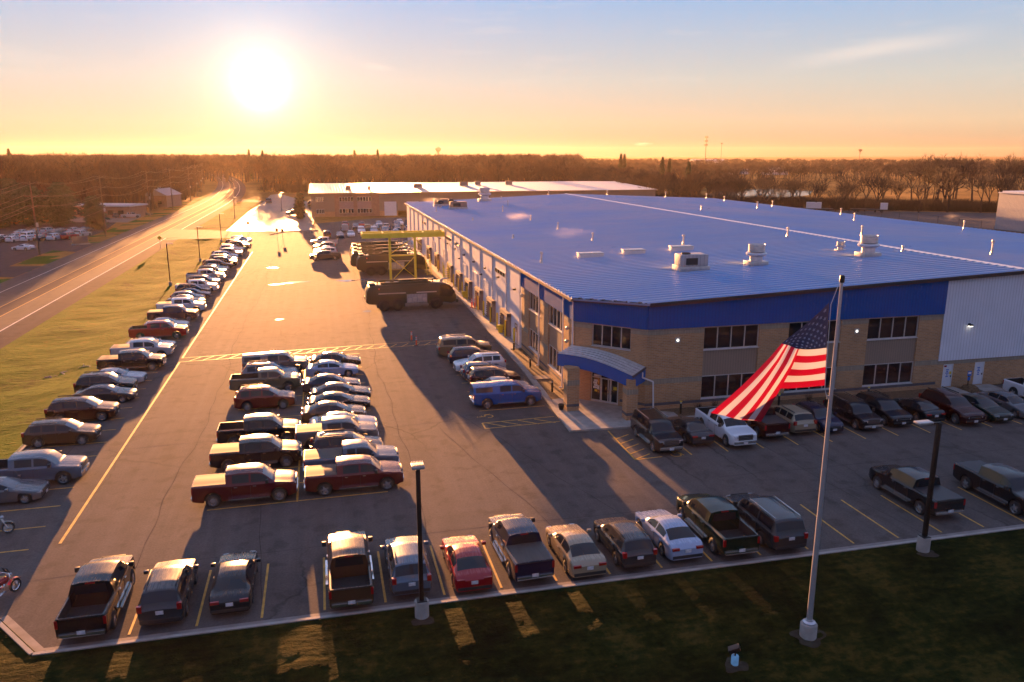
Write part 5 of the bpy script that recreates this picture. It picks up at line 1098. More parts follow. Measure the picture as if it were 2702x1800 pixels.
# ---------------------------------------------------------------- military crash trucks (olive)
def crash_truck(x, y, rz, label, first=[]):
    t = thing('military_fire_truck', label, 'military truck', (x, y, 0), R(rz), 'olive six wheel military fire trucks'); G_ = M['olive']
    L, W = 12.0, 1.5
    def X(v): return v-L/2
    prof_ = [(0.0, 1.25), (.35, 1.0), (1.0, .95), (9.9, .95), (11.3, .70), (11.85, .95), (12.0, 1.5), (11.75, 2.3), (11.1, 3.15), (10.3, 3.45), (9.2, 3.52), (1.2, 3.42), (.45, 3.2), (.1, 2.6)]
    b = MB(); b.extr([(X(a), z) for a, z in prof_], -W, W); b.build('body', G_, t, bevel=.09)
    wx = [2.3, 4.1, 9.15]; Rw = .74
    for a in wx:
        b = MB()
        pts = [(X(a)+(Rw+.2)*math.cos(q), Rw+(Rw+.2)*math.sin(q)) for q in [math.pi*i/12 for i in range(13)]]+[(X(a)-Rw-.2, .5), (X(a)+Rw+.2, .5)]
        for s in (-1, 1):
            m_ = MB(); m_.extr(pts, s*(W+.012) if s < 0 else W-.3, -W+.3 if s < 0 else W+.012); m_.build('wheel_well', M['black'], t)
            m_ = MB(); m_.lathe([(Rw*.5, -.22), (Rw*.88, -.22), (Rw*.98, -.15), (Rw, 0), (Rw*.98, .15), (Rw*.88, .22), (Rw*.5, .22)], 28, M=Matrix.Rotation(R(90), 4, 'X')); o = m_.build('wheel', M['tyre'], t, smooth=50, loc=(X(a), s*(W-.14), Rw))
            m_ = MB(); m_.lathe([(Rw*.52, .2), (Rw*.45, .12), (Rw*.2, .1), (Rw*.18, .24), (0, .24)], 20, M=Matrix.Rotation(R(-90), 4, 'X')); h = m_.build('rim', M['olive'], o, smooth=40); h.rotation_euler.z = 0 if s > 0 else math.pi
    # cab glass
    m_ = MB()
    for s in (-1, 1):
        m_ = MB(); P = [(9.7, 1.75), (11.35, 1.6), (11.72, 2.15), (11.15, 2.95), (10.4, 3.2), (9.75, 3.22)]; m_.extr([(X(a), z) for a, z in P], s*(W+.004), s*(W+.02)); m_.build('side_window', M['screen'], t)
    def fp(a, z, y, e=.03): return (X(a)+e, y, z+e*.4)
    m_ = MB(); m_.add([fp(11.86, 1.98, -1.35), fp(11.86, 1.98, 1.35), fp(11.16, 3.07, 1.25), fp(11.16, 3.07, -1.25)], [(0, 1, 2, 3)]); m_.build('windshield', M['screen'], t)
    m_ = MB(); m_.box(X(11.9), X(12.25), -1.4, 1.4, .75, 1.2); m_.build('front_bumper', G_, t, bevel=.06)
    for s in (-1, 1):
        m_ = MB(); m_.box(X(11.99), X(12.06), s*.8, s*1.25, 1.4, 1.65); m_.build('headlight', M['clear_lens'], t, bevel=.02)
        m_ = MB(); m_.box(X(-.04), X(.08), s*1.1, s*1.35, 1.3, 1.7); m_.build('taillight', M['red_lens'], t, bevel=.02)
        m_ = MB(); m_.box(X(11.3), X(11.42), s*1.62, s*1.9, 2.2, 3.0); m_.tube((X(11.2), s*1.5, 2.9), (X(11.35), s*1.75, 2.95), .03); m_.build('mirror', M['black'], t, bevel=.02)
        m_ = MB(); m_.box(X(5.3), X(8.0), s*(W+.004), s*(W+.03), 1.0, 2.15); o = m_.build('equipment_bay', M['grey_ribs'], t)
        m_ = MB()
        for k in range(4): m_.box(X(5.45+k*.65), X(5.95+k*.65), s*(W+.03), s*(W+.09), 1.1+.1*(k % 2), 1.6+.15*(k % 3))
        m_.build('fittings', M['galv'], o, bevel=.02)
        m_ = MB(); m_.box(X(1.6), X(5.2), s*(W+.004), s*(W+.012), 2.28, 2.42); m_.box(X(6.6), X(9.3), s*(W+.004), s*(W+.012), 2.28, 2.42); m_.build('reflective_stripe', M['frame'], t)
    m_ = MB(); m_.box(X(2.0), X(8.6), -1.2, -1.12, 3.46, 3.78); m_.box(X(2.0), X(8.6), 1.12, 1.2, 3.46, 3.78); m_.build('roof_rail', G_, t)
    m_ = MB(); m_.box(X(4.5), X(9.2), -.25, .25, 3.75, 3.95); m_.box(X(4.5), X(4.7), -.2, .2, 3.4, 3.75); m_.box(X(8.9), X(9.1), -.2, .2, 3.4, 3.75); m_.build('boom', G_, t, bevel=.04)
    m_ = MB(); m_.tube((X(10.2), 0, 3.4), (X(10.2), 0, 3.8), .22, .18, 12); m_.tube((X(10.2), 0, 3.75), (X(11.2), 0, 3.85), .1, .06, 8); m_.build('water_turret', M['galv'], t)
    for a in (3.1, 4.2):
        m_ = MB(); m_.lathe([(.32, 3.4), (.32, 3.55), (0, 3.6)], 16, M=Matrix.Translation((X(a), .7, 0))); m_.build('hatch', M['galv'], t, smooth=50)
    m_ = MB(); m_.box(X(.5), X(1.3), -1.2, 1.2, 3.3, 3.62); m_.build('radiator_grille', M['black'], t, bevel=.05)
    m_ = MB(); m_.tube((X(1.5), -1.2, 3.4), (X(1.5), -1.2, 3.95), .08, n=8); m_.tube((X(1.8), 1.2, 3.4), (X(1.8), 1.2, 3.8), .06, n=8); m_.build('exhaust_stack', M['black'], t)
    m_ = MB(); m_.tube((X(1.7), -1.3, 3.0), (X(1.7), -1.62, 3.0), .1, n=10); m_.build('beacon', M['orange'], t)
    return t
ct1 = crash_truck(11.1, 105.6, 2, 'olive military fire truck, nearest, standing alone before the yellow gantry')
dup(ct1, (11.4, 137.6, 0), R(1), 'olive military fire truck behind the yellow gantry legs, front of the far group')
dup(ct1, (10.6, 142.4, 0), R(0), 'olive military fire truck wedged second in the far group')
dup(ct1, (10.8, 147.6, 0), R(-1), 'olive military fire truck third in the far group')
dup(ct1, (10.9, 153.5, 0), R(0), 'olive military fire truck at the back of the far group')
# ---------------------------------------------------------------- yellow gantry
g = thing('yellow_gantry', 'tall yellow steel fall-arrest gantry with flat rectangular truss on top', 'gantry', (12.5, 131, 0))
for x, y in ((-2.0, -1.6), (2.05, -1.6)):
    b = MB(); b.box(x-.18, x+.18, y-.18, y+.18, 0, 7.05); b.box(x-.4, x+.4, y-.4, y+.4, 0, .06); b.build('post', M['crane'], g)
for (a, c) in (((-2.0, -1.6, 5.0-.6), (1.9, -1.6, 7.0)), ((-2.0, -1.6, 3.9), (1.9, -1.6, .6)), ((1.95, -1.6, 3.9), (-1.5, -1.6, .4)), ((1.9, -1.6, 6.9), (3.2, -1.6, 5.7))):
    b = MB(); b.tube(a, c, .06, n=6); b.build('brace', M['crane'], g)
b = MB(); b.box(-1.82, 1.87, -1.7, -1.5, 4.05, 4.25); b.build('crossbar', M['crane'], g)
x0, x1 = -6.4, 6.9
for y in (-2.0, 1.0):
    b = MB(); b.box(x0, x1, y-.12, y+.12, 7.06, 7.86); b.build('beam', M['crane'], g)
for k in range(5):
    x = x0+.1+(x1-x0-.2)*k/4; b = MB(); b.box(x-.1, x+.1, -1.87, .87, 7.5, 7.84); b.build('cross_member', M['crane'], g)
for k in range(4):
    xa, xb = x0+.1+(x1-x0-.2)*k/4, x0+.1+(x1-x0-.2)*(k+1)/4; b = MB(); b.tube((xa, -1.85, 7.7), (xb, .85, 7.7), .05, n=6); b.build('brace', M['crane'], g); b = MB(); b.tube((xb, -1.85, 7.69), (xa, .85, 7.69), .05, n=6); b.build('brace', M['crane'], g)
# yellow mobile stairs by the wall
for i, (x, y, lab) in enumerate(((18.9, 124.4, 'yellow mobile stair standing at the wall beyond the nearest military truck'), (17.4, 135, 'small yellow platform stand beside the walkway behind the gantry'))):
    t = thing('rolling_stair', lab, 'stair', (x, y, .13), 0, 'yellow stairs')
    for s in (-.4, .4): b = MB(); b.path([(s, -1.2, 0), (s, 1.0, 2.3)], .04, 5); b.path([(s, -1.2, .9), (s, 1.0, 3.2), (s, 1.4, 3.2), (s, 1.4, 0)], .035, 5); b.path([(s, 1.0, 2.3), (s, 1.4, 2.3)], .04, 5); b.build('rail', M['crane'], t)
    for k in range(8): b = MB(); b.box(-.38, .38, -1.15+k*.28, -.92+k*.28, .15+k*.29, .19+k*.29); b.build('step', M['crane'], t)
# ---------------------------------------------------------------- bollards, bins, cones, light bollards
ORD = ['nearest', 'second', 'third', 'fourth', 'fifth', 'sixth', 'seventh', 'eighth', 'ninth', 'tenth', 'eleventh', 'twelfth', 'thirteenth', 'fourteenth']
def bollard(lab):
    t = thing('yellow_bollard', lab, 'bollard', (0, 0, .13), 0, 'yellow bollards at the dock doors')
    b = MB(); b.lathe([(.11, 0), (.11, 1.85), (.09, 1.95), (0, 1.98)], 14); b.build('post', M['bollard'], t, smooth=50); b = MB(); b.lathe([(.16, 0), (.16, .05), (.115, .06)], 14); b.build('base_ring', M['galv'], t); return t
bl = None
for i, y in enumerate((80.9, 85.2, 89.4, 93.2, 97.4, 101.2, 109.2, 113.1, 116.6, 120.8, 131.1, 137.7)):
    lab = f'yellow pipe bollard, {ORD[i]} from the office end of the long wall'
    if bl is None: bl = bollard(lab); bl.location = (19.45, y, .13)
    else: dup(bl, (19.45, y, .13), 0, lab)
for i, (x, y) in enumerate(((19.45, 87.6), (19.45, 111.2))):
    b = MB(); b.lathe([(.26, 0), (.34, .75), (.38, .78), (.38, .86), (0, .9)], 16); tag(b.build('yellow_bin', M['bollard'], smooth=40, loc=(x, y, .13)), ['yellow round bin between the second and third bollard', 'yellow round bin farther along beside the dock doors'][i], 'bin', 'yellow bins')
def cone(x, y, z, lab, h=1.05):
    t = thing('traffic_delineator', lab, 'traffic cone', (x, y, z), 0, 'orange delineator posts')
    b = MB(); b.lathe([(.09, .06), (.07, h*.9), (.05, h), (0, h+.02)], 12); b.build('post', M['orange'], t, smooth=40)
    b = MB(); b.lathe([(.25, 0), (.25, .05), (.1, .07)], 8); b.build('base', M['black'], t)
    for q in (.62, .8): b = MB(); b.lathe([(.085, h*q), (.082, h*(q+.1))], 12); b.build('reflective_band', M['white'], t)
cone(9.05, 86.3, 0, 'orange delineator post on the crosswalk, farther of the two'); cone(9.3, 83.9, 0, 'orange delineator post on the crosswalk, nearer of the two')
cone(19.0, 103.2, .13, 'orange delineator post by the wall, left one of the pair', 1.3); cone(19.3, 102.7, .13, 'orange delineator post by the wall, right one of the pair', 1.3)
for i, (x, y, lab) in enumerate(((18.95, 78.9, 'black light bollard at the far end of the side planting bed'), (18.9, 71.9, 'black light bollard in the middle of the side planting bed'), (18.7, 63.6, 'black light bollard nearest the brick pier'), (27.0, 55.6, 'black light bollard below the first office window'), (35.7, 55.6, 'black light bollard behind the row left of the flagpole'), (44.1, 55.6, 'black light bollard below the third office window'))):
    t = thing('light_bollard', lab, 'bollard light', (x, y, .12), 0, 'black light bollards'); b = MB(); b.tube((0, 0, 0), (0, 0, .85), .09, n=12); b.build('post', M['bronze'], t); b = MB(); b.tube((0, 0, .85), (0, 0, .97), .075, n=12); b.build('lens', M['frame'], t); b = MB(); b.lathe([(.1, .97), (.1, 1.02), (0, 1.05)], 12); b.build('cap', M['bollard'] if y < 60 else M['bronze'], t)
b = MB(); b.lathe([(.17, 0), (.25, .42), (.27, .44), (.24, .44), (.22, .36), (0, .36)], 14); tag(b.build('planter_pot', M['black'], smooth=40, loc=(18.05, 58.75, .13)), 'black pot standing by the brick canopy pier', 'pot')
b = MB(); b.box(-.8, .8, -.55, .55, -.02, .03); tag(b.build('ground_hatch', M['tanwall'], loc=(18.95, 68.2, .13)), 'pale flat hatch lying in the side planting bed', 'hatch')
t = thing('pole_sign', 'small blue and white sign on a post between the service doors', 'sign', (54.3, 55.9, .12)); b = MB(); b.box(-.04, .04, -.03, .03, 0, 1.6); b.build('post', M['bronze'], t); b = MB(); b.box(-.2, .2, -.05, -.031, 1.25, 1.7); b.build('panel', M['sign_blue'], t); b = MB(); b.box(-.14, .14, -.056, -.051, 1.42, 1.6); b.build('symbol', M['white'], t); b = MB(); b.box(-.14, .14, -.05, -.031, .85, 1.15); b.build('panel', M['sign_blue'], t)
b = MB(); b.lathe([(0, .02), (.8, .0), (.62, .35), (.25, .55), (0, .62)], 16); tag(b.build('planting_mound', M['mulch'], smooth=60, loc=(54.6, 55.9, .0)), 'low mulch mound at the foot of the small pole sign', 'mound')
# shrubs without leaves by the wall
def twig_mesh(n, h, r, m, seed):
    q = np.random.default_rng(seed); b = MB()
    for i in range(n):
        a = q.uniform(0, 6.28); d = Vector((math.cos(a)*q.uniform(.1, 1)*r, math.sin(a)*q.uniform(.1, 1)*r, h*q.uniform(.5, 1))); p = Vector((0, 0, 0)); m1 = d*.5+Vector(q.normal(0, .06, 3)); s = Vector((-d.y, d.x, 0)).normalized()*.012
        b.add([p-s, p+s, m1+s*.7, m1-s*.7, d], [(0, 1, 2, 3), (3, 2, 4)])
        for k in range(3): e = m1+(d-m1)*q.uniform(0, .8); f = e+Vector(q.normal(0, .22*h, 3)); b.add([e-s*.5, e+s*.5, f], [(0, 1, 2)])
    return b.mesh('twigs', m)
tm = twig_mesh(60, .9, .6, M['bark'], 3)
for i, (x, y) in enumerate(((28.7, 55.9), (32.4, 55.9), (30.2, 56.1), (57.9, 55.6), (41, 55.9), (38.7, 55.9))):
    o = bpy.data.objects.new('bare_shrub', tm); COL.objects.link(o); o.location = (x, y, .1); o.rotation_euler.z = i; tag(o, ['bare shrub between entrance downspout and first office window', 'bare shrub under the left end of the first ground window', 'bare shrub under the first ground window', 'bare shrub right of the second service door', 'bare shrub under the second ground window, right one', 'bare shrub under the second ground window, left one'][i], 'shrub', 'bare shrubs at the office wall')
# ---------------------------------------------------------------- lamps on the lawn kerb, flagpole, flag, floodlight
def lawn_z(x, y): return lz(x, y)
def near_lamp(x, y, label, arm):
    t = thing('parking_lot_lamp', label, 'street lamp', (x, y, -.05), 0, 'lamp posts at the front kerb')
    b = MB(); b.lathe([(.32, -.1), (.32, .92), (.30, .95), (0, .95)], 24); b.build('concrete_base', M['concrete'], t, smooth=40)
    b = MB(); b.box(-.22, .22, -.22, .22, .95, .99); b.box(-.095, .095, -.095, .095, .99, 7.15); b.build('pole', M['bronze'], t, bevel=.01)
    if arm: b = MB(); b.box(-.65, .09, -.04, .04, 7.15, 7.21); b.build('arm', M['bronze'], t); b = MB(); b.box(-1.35, -.5, -.22, .22, 7.21, 7.32); h = b.build('lamp_head', M['galv'], t, bevel=.03); b = MB(); b.box(-1.25, -.6, -.17, .17, 7.185, 7.205); b.build('lens', M['frame'], h)
    else:
        b = MB(); b.box(-.08, .08, -.08, .08, 7.15, 7.25); b.build('arm', M['bronze'], t); b = MB(); b.box(-.27, .27, -.26, .26, 7.25, 7.38); h = b.build('lamp_head', M['galv'], t, bevel=.03)
        b = MB()
        for k in range(8): b.box(-.24+k*.065, -.215+k*.065, -.24, .24, 7.38, 7.47)
        b.build('cooling_fins', M['galv'], h)
near_lamp(3.45, 31.95, 'dark lamp post on round concrete base, left one on the front lawn', False); near_lamp(29.64, 31.95, 'dark lamp post on round concrete base, right one on the front lawn', True)
FX, FY = 19.69, 27.02; fz = -.24
t = thing('flagpole', 'tall silver flagpole on round concrete base on the lawn', 'flagpole', (FX, FY, fz))
b = MB(); b.lathe([(.36, -.2), (.36, .62), (.33, .66), (0, .66)], 28); b.build('concrete_base', M['concrete'], t, smooth=40)
b = MB(); b.lathe([(.27, .66), (.27, .74), (.16, .80), (.15, .86), (0, .86)], 24); b.build('collar', M['alu'], t, smooth=40)
b = MB(); b.tube((0, 0, .8), (0, 0, 15.6), .128, .058, 24); b.build('pole', M['alu'], t, smooth=40)
b = MB(); b.lathe([(.06, 15.6), (.1, 15.62), (.1, 15.85), (.06, 15.9), (0, 15.9)], 14); b.build('truck_cap', M['bronze'], t, smooth=40)
b = MB(); b.path([(-.09, .0, 15.65), (-.38, .02, 14.75), (-.30, .02, 11.3), (-.17, 0, 10.9)], .014, 5); b.path([(-.08, -.02, 15.65), (-.11, -.02, 2.0)], .010, 4); b.build('halyard', M['white'], t)
b = MB(); b.box(-.19, -.09, -.03, .03, 10.85, 11.0); b.build('cleat', M['galv'], t)
def flag_mats():
    r = []
    for nm, col in (('flag red', (.24, .002, .022)), ('flag white', (.37, .40, .50)), ('flag blue', (.006, .010, .05))):
        m = mat(nm, col, .75, var=.06, scale=3); tt, b = nodes(m); o = [n for n in tt.nodes if n.type == 'OUTPUT_MATERIAL'][0]
        tr = N(tt, 'ShaderNodeBsdfTranslucent'); tr.inputs['Color'].default_value = (*col, 1); mx = N(tt, 'ShaderNodeMixShader'); mx.inputs[0].default_value = .30
        tt.links.new(b.outputs[0], mx.inputs[1]); tt.links.new(tr.outputs[0], mx.inputs[2]); tt.links.new(mx.outputs[0], o.inputs['Surface']); r.append(m)
    return r
RV = Vector((math.cos(R(13.37)), -math.sin(R(13.37)), 0)); DV = Vector((math.sin(R(13.37)), math.cos(R(13.37)), 0))
def lp(a, c, t): return tuple(a[i]+(c[i]-a[i])*t for i in range(len(a)))
def flagpt(u, v):
    H_ = lp((-.42, 14.57), (-.30, 11.17), v)
    K_ = lp((-2.13, 12.89), (-1.50, 12.72), v/.54) if v < .54 else lp((-1.50, 12.72), (-2.15, 10.9), (v-.54)/.46)
    E_ = lp((-4.85, 10.02), (-2.72, 9.62), v/.54) if v < .54 else lp((-2.72, 9.62), (-4.0, 9.95), (v-.54)/.46)
    bend = .16*math.sin(math.pi*v)
    if u < .4: s = u/.4; p = lp(H_, K_, s); p = (p[0], p[1]-.07*math.sin(math.pi*s)*(1-v*.8))
    else: s = (u-.4)/.6; p = lp(K_, E_, s); p = (p[0]+(.12-.2*min(v, .54))*math.sin(math.pi*s), p[1]-.06*math.sin(math.pi*s))
    fold = (.22*math.sin(v*7+u*3)+.07*math.sin(v*15-u*6))*min(1, u*3)*(1-.4*u)+.22*math.exp(-((u-.4)/.1)**2)*(v-.3)+.035*math.sin(v*21+u*5)*min(1, u*2)
    if v > .54 and u > .38: fold += .55*min(1, (v-.54)/.12)*min(1, (u-.38)/.1)
    if v < .56 and u > .36: fold -= .16*min(1, (u-.36)/.15)
    return Vector((FX, FY, fz))+RV*p[0]+DV*(fold+.12*u)+Vector((0, 0, p[1]+.0-fz+0*bend))
b = MB(); NU, NV = 60, 78
b.v = [tuple(flagpt(i/NU, j/NV)) for j in range(NV+1) for i in range(NU+1)]
for j in range(NV):
    for i in range(NU):
        st = int(j/NV*13+1e-6); c_ = 0 if st % 2 == 0 else 1
        if i < NU*.4 and st < 7: c_ = 2
        k = j*(NU+1)+i; b.f.append((k, k+1, k+NU+2, k+NU+1)); b.m.append(c_)
def nrm(u, v):
    a = flagpt(u+.004, v)-flagpt(u-.004, v); c = flagpt(u, v+.004)-flagpt(u, v-.004); return a.cross(c).normalized()
for r_ in range(9):
    for c in range(6 if r_ % 2 == 0 else 5):
        cu = .4*(.083+(c+(0 if r_ % 2 == 0 else .5))*.1667); cv = 7/13*(r_+1)/10
        for off in (.012, -.012):
            vs = []
            for q in range(10):
                rr = (.027 if q % 2 == 0 else .0108); a = -math.pi/2+math.pi*q/5; u_, v_ = cu+rr*math.cos(a)*.62, cv+rr*math.sin(a)
                vs.append(flagpt(u_, v_)+nrm(cu, cv)*off)
            vs.append(flagpt(cu, cv)+nrm(cu, cv)*off); b.add(vs, [(q, (q+1) % 10, 10) for q in range(10)], 1)
fl = b.build('flag', flag_mats(), smooth=70)
for pnt in (): pass
fl.location = (0, 0, 0); tag(fl, 'american flag with stars and stripes hanging from the pole and drooping to the left', 'flag')
sm_ = fl.data
t = thing('lawn_floodlight', 'small dark floodlight on a short blue white concrete stub in the lawn', 'floodlight', (15.64, 26.03, -.40))
b = MB(); b.lathe([(.155, -.1), (.155, .52), (.14, .55), (0, .55)], 18); b.build('concrete_stub', mat('pale blue concrete', (.30, .62, .80), .7, var=.15), t, smooth=40)
b = MB(); b.tube((0, 0, .55), (0, 0, .72), .035, n=8); b.build('bracket', M['bronze'], t)
b = MB(); Mx = Matrix.Translation((-.02, .04, .84)) @ Matrix.Rotation(R(-25), 4, 'Z') @ Matrix.Rotation(R(-28), 4, 'Y'); b.box(-.26, .22, -.17, .17, -.09, .09, M=Mx); b.build('lamp_head', M['bronze'], t, bevel=.03)
# ---------------------------------------------------------------- lamps and signs along the verge
vl = None
for i, (x, y, h, lab) in enumerate(((-23.77, 133.8, 6.6, 'verge lamp post nearest the camera, beside the left kerb row'), (-23.2, 163, 6.6, 'second verge lamp post, farther up the left kerb row'), (-23.1, 198.4, 6.2, 'third verge lamp post by the driveway mouth'), (-27, 272, 6.4, 'lamp post on the far grass by the bright lot'), (-13.6, 300, 6.6, 'lamp post standing in the bright far lot'), (-3.2, 250, 6.6, 'lamp post at the left corner of the far factory'), (-41.8+8, 345, 6.6, 'lamp post where the far driveway meets the highway'))):
    if vl is None:
        t = vl = thing('parking_lot_lamp', lab, 'street lamp', (x, y, 0), 0, 'lamp posts along the verge'); b = MB(); b.lathe([(.25, -.3), (.25, .5), (0, .5)], 14); b.build('concrete_base', M['concrete'], t); b = MB(); b.box(-.075, .075, -.075, .075, .5, 6.5); b.build('pole', M['bronze'], t); b = MB(); b.box(.05, .95, -.18, .18, 6.45, 6.56); b.box(-.08, .1, -.05, .05, 6.47, 6.53); b.build('lamp_head', M['galv'], t)
    else: dup(vl, (x, y, 0), R(0), lab)
def road_sign(x, y, lab, kind, z0=2.1):
    t = thing('road_sign', lab, 'sign', (x, y, 0)); b = MB(); b.box(-.04, .04, -.03, .03, -.2, z0+.3); b.build('post', M['galv'], t); b = MB()
    if kind == 'diamond': b.add([(0, -.05, z0-.1), (.5, -.05, z0+.4), (0, -.05, z0+.9), (-.5, -.05, z0+.4), (0, -.032, z0-.1), (.5, -.032, z0+.4), (0, -.032, z0+.9), (-.5, -.032, z0+.4)], ((0,1,2,3),(7,6,5,4),(0,4,5,1),(1,5,6,2),(2,6,7,3),(3,7,4,0)))
    else: b.box(-.35, .35, -.05, -.032, z0, z0+.7)
    b.build('panel', M['bollard'] if kind == 'diamond' else (M['orange'] if kind == 'red' else M['bronze']), t)
    if kind == 'diamond':
        b = MB(); b.box(-.035, .035, -.056, -.051, z0+.15, z0+.65); b.box(-.16, -.036, -.056, -.051, z0+.4, z0+.46); b.build('symbol', M['black'], t)
road_sign(-34.5, 187, 'yellow diamond road sign beside the highway verge', 'diamond', 1.9); road_sign(-18.46, 216.8, 'dark sign on thin post at the driveway island', 'dark', 2.4); road_sign(-10.56, 200.6, 'red headed post standing in the aisle, left of a pair', 'red', 2.0); road_sign(-9.41, 203.1, 'dark post standing in the aisle, right of a pair', 'dark', 1.6)
t = thing('speed_board', 'low pale monument sign board across the highway', 'sign', (-53.5, 199, 0), R(20)); b = MB(); b.box(-1.6, 1.6, -.2, .2, 0, 1.9); b.build('panel', M['pinkbrick'], t, bevel=.05); b = MB(); b.box(-1.9, 1.9, -.3, .3, -.2, .3); b.build('base', M['concrete'], t)
# concrete culvert headwall in the verge
t = thing('culvert_headwall', 'small concrete culvert headwall with rails sunk in the verge', 'culvert', (-23.7, 81.9, -.38), R(35)); t.scale = (.62, .62, .62)
b = MB(); b.box(-2.2, 2.0, .5, .75, -.3, .42); b.box(-2.2, -1.95, -.9, .5, -.3, .35); b.build('headwall', M['concrete'], t, bevel=.03)
b = MB(); b.path([(.4, 1.0, .5), (1.5, 1.0, .6), (2.0, .3, .6), (1.6, -.6, .5), (.6, -1.0, .3)], .05, 6); b.build('rail', M['galv'], t); b = MB(); b.tube((1.2, .6, 0), (1.2, .6, 1.1), .04, n=6); b.build('post', M['frame'], t)
b = MB()
for k in range(14): a = k*2.4; b.lathe([(0, .16), (.22, .06), (.2, -.1)], 7, M=Matrix.Translation((-1.6+.24*k, -.5+.25*math.sin(a), -.05)))
tag(b.build('rubble', M['gravel'], smooth=60, loc=(-24.4, 80.9, -.28)), kind='stuff')
# ---------------------------------------------------------------- power poles with wires
PP = [(-56.6, 181, 14.7), (-54.6, 226.4, 15.3), (-54.4, 283.6, 14.9), (-53.8, 322.5, 14.8), (-54.5, 372, 14.8), (-57.5, 414, 14.6), (-61, 455, 14.5), (-66, 500, 14.5)]
lev = [(.975, 1.2), (.80, 1.4), (.66, .9), (.40, .5)]
pole0 = None
for i, (x, y, h) in enumerate(PP):
    lab = f'wooden power pole with cross arms, {ORD[i]} one along the far side of the highway'
    if pole0 is None:
        t = pole0 = thing('power_pole', lab, 'power pole', (x, y, 0), 0, 'power poles along the highway')
        b = MB(); b.tube((0, 0, -.3), (0, 0, 14.8), .21, .12, 10); b.build('pole', M['wood'], t, smooth=50)
        for q, wd in lev[:3]:
            b = MB(); b.box(-wd, wd, -.06, .06, 14.7*q-.06, 14.7*q+.06); a = b.build('cross_arm', M['wood'], t)
            for s in (-1, 1): c = MB(); c.lathe([(.05, 14.7*q+.06), (.09, 14.7*q+.14), (.05, 14.7*q+.26), (0, 14.7*q+.27)], 8, M=Matrix.Translation((s*wd*.92, 0, 0))); c.build('insulator', M['rim'], a, smooth=50)
        b = MB(); b.tube((.3, 0, 5.6), (.3, 0, 6.5), .22, n=12); b.build('transformer', M['galv'], t, smooth=50)
    else: dup(pole0, (x, y, 0), 0, lab)
allp = [(-59, 60, 14.7)]+PP
for a, c in zip(allp[:-1], allp[1:]):
    i = allp.index(a)
    for q, wd in lev:
        for s in ((-1, 1) if wd > .6 else (0,)):
            pts = []
            for k in range(15):
                t_ = k/14; z = 14.7*q+.27-(1.3 if q > .5 else 1.0)*4*t_*(1-t_)*(abs(c[1]-a[1])/55)
                pts.append((a[0]+(c[0]-a[0])*t_+s*wd*.92, a[1]+(c[1]-a[1])*t_, z))
            b = MB(); b.path(pts, .03, 4); o = b.build('power_line', M['wire'])
            nm = {.975: 'top', .8: 'middle', .66: 'lower', .4: 'lowest thick'}[q]; sd_ = {-1: 'left side', 1: 'right side', 0: 'single'}[s]
            tag(o, f'{nm} sagging overhead wire, {sd_}, in span {i+1} counting away from the camera', 'wire', 'overhead wires')
# ---------------------------------------------------------------- buildings across the highway and far away
t = thing('flat_roofed_shop', 'long low tan building with white flat roof across the highway', 'building', (-78, 286, 0), R(-22))
b = MB(); b.box(0, 20, 0, 9, -.1, 3.6); b.build('wall', M['pinkbrick'], t); b = MB(); b.box(-.5, 20.5, -.6, 9.5, 3.61, 4.1); b.build('roof', M['white'], t)
for k in range(5): b = MB(); b.box(1.5+k*3.6, 3.4+k*3.6, -.05, .02, .9, 2.4); b.build('window', M['glass'], t)
b = MB(); b.box(4, 4.6, 4, 4.6, 4.1, 5.2); b.build('chimney', M['pinkbrick'], t)
t = thing('gabled_house', 'pale two storey house with light gable roof across the highway', 'house', (-66, 334, 0), R(-15))
b = MB(); b.box(0, 9, 0, 13, -.1, 4.6); b.build('wall', M['tanwall'], t)
b = MB(); b.add([(-.5, -.5, 4.4), (9.5, -.5, 4.4), (9.5, 13.5, 4.4), (-.5, 13.5, 4.4), (4.5, -.5, 6.9), (4.5, 13.5, 6.9)], ((0,4,5,3),(1,2,5,4),(0,1,4),(2,3,5),(0,3,2,1))); b.build('roof', M['grey_ribs'], t)
for k in range(2): b = MB(); b.box(1.5+k*4, 3+k*4, -.05, .02, 1.2, 2.6); b.build('window', M['glass'], t)
for i, (x, y, w_, d_, h, rz, lab) in enumerate(((-110, 268, 16, 9, 4, 20, 'low shed half hidden behind the dark evergreens at left'), (-90, 420, 14, 10, 4.5, 0, 'small pale roofed house deep in the left woods'), (-75, 392, 12, 9, 4.2, 30, 'small house behind the gabled one at the left woods'), (420, 700, 22, 14, 7, 10, 'white farm building beyond the right field'), (388, 725, 30, 10, 5, 12, 'long pale building left of the white farm building'), (560, 690, 16, 12, 6, -8, 'small grey building among far trees at right'), (610, 1250, 60, 30, 10, 0, 'long pale plant building near the far horizon'))):
    t = thing('distant_building', lab, 'building', (x, y, -.2), R(rz)); b = MB(); b.box(0, w_, 0, d_, 0, h*.7); b.build('wall', M['white_door'] if i != 5 else M['tanwall'], t); b = MB(); b.add([(-.4, -.4, h*.69), (w_+.4, -.4, h*.69), (w_+.4, d_+.4, h*.69), (-.4, d_+.4, h*.69), (-.4, d_/2, h), (w_+.4, d_/2, h)], ((0,1,5,4),(3,4,5,2),(0,4,3),(1,2,5),(0,3,2,1))); b.build('roof', M['grey_ribs'], t)
def polar(dx, r):   # displayed column (2354 wide) and distance -> ground point
    a = R(13.37)+math.atan((dx-1177)/1880); return r*math.sin(a), r*math.cos(a)
x, y = polar(1007, 2400); t = thing('water_tower', 'bulb shaped water tower on the horizon above the far factory', 'water tower', (x, y, 0))
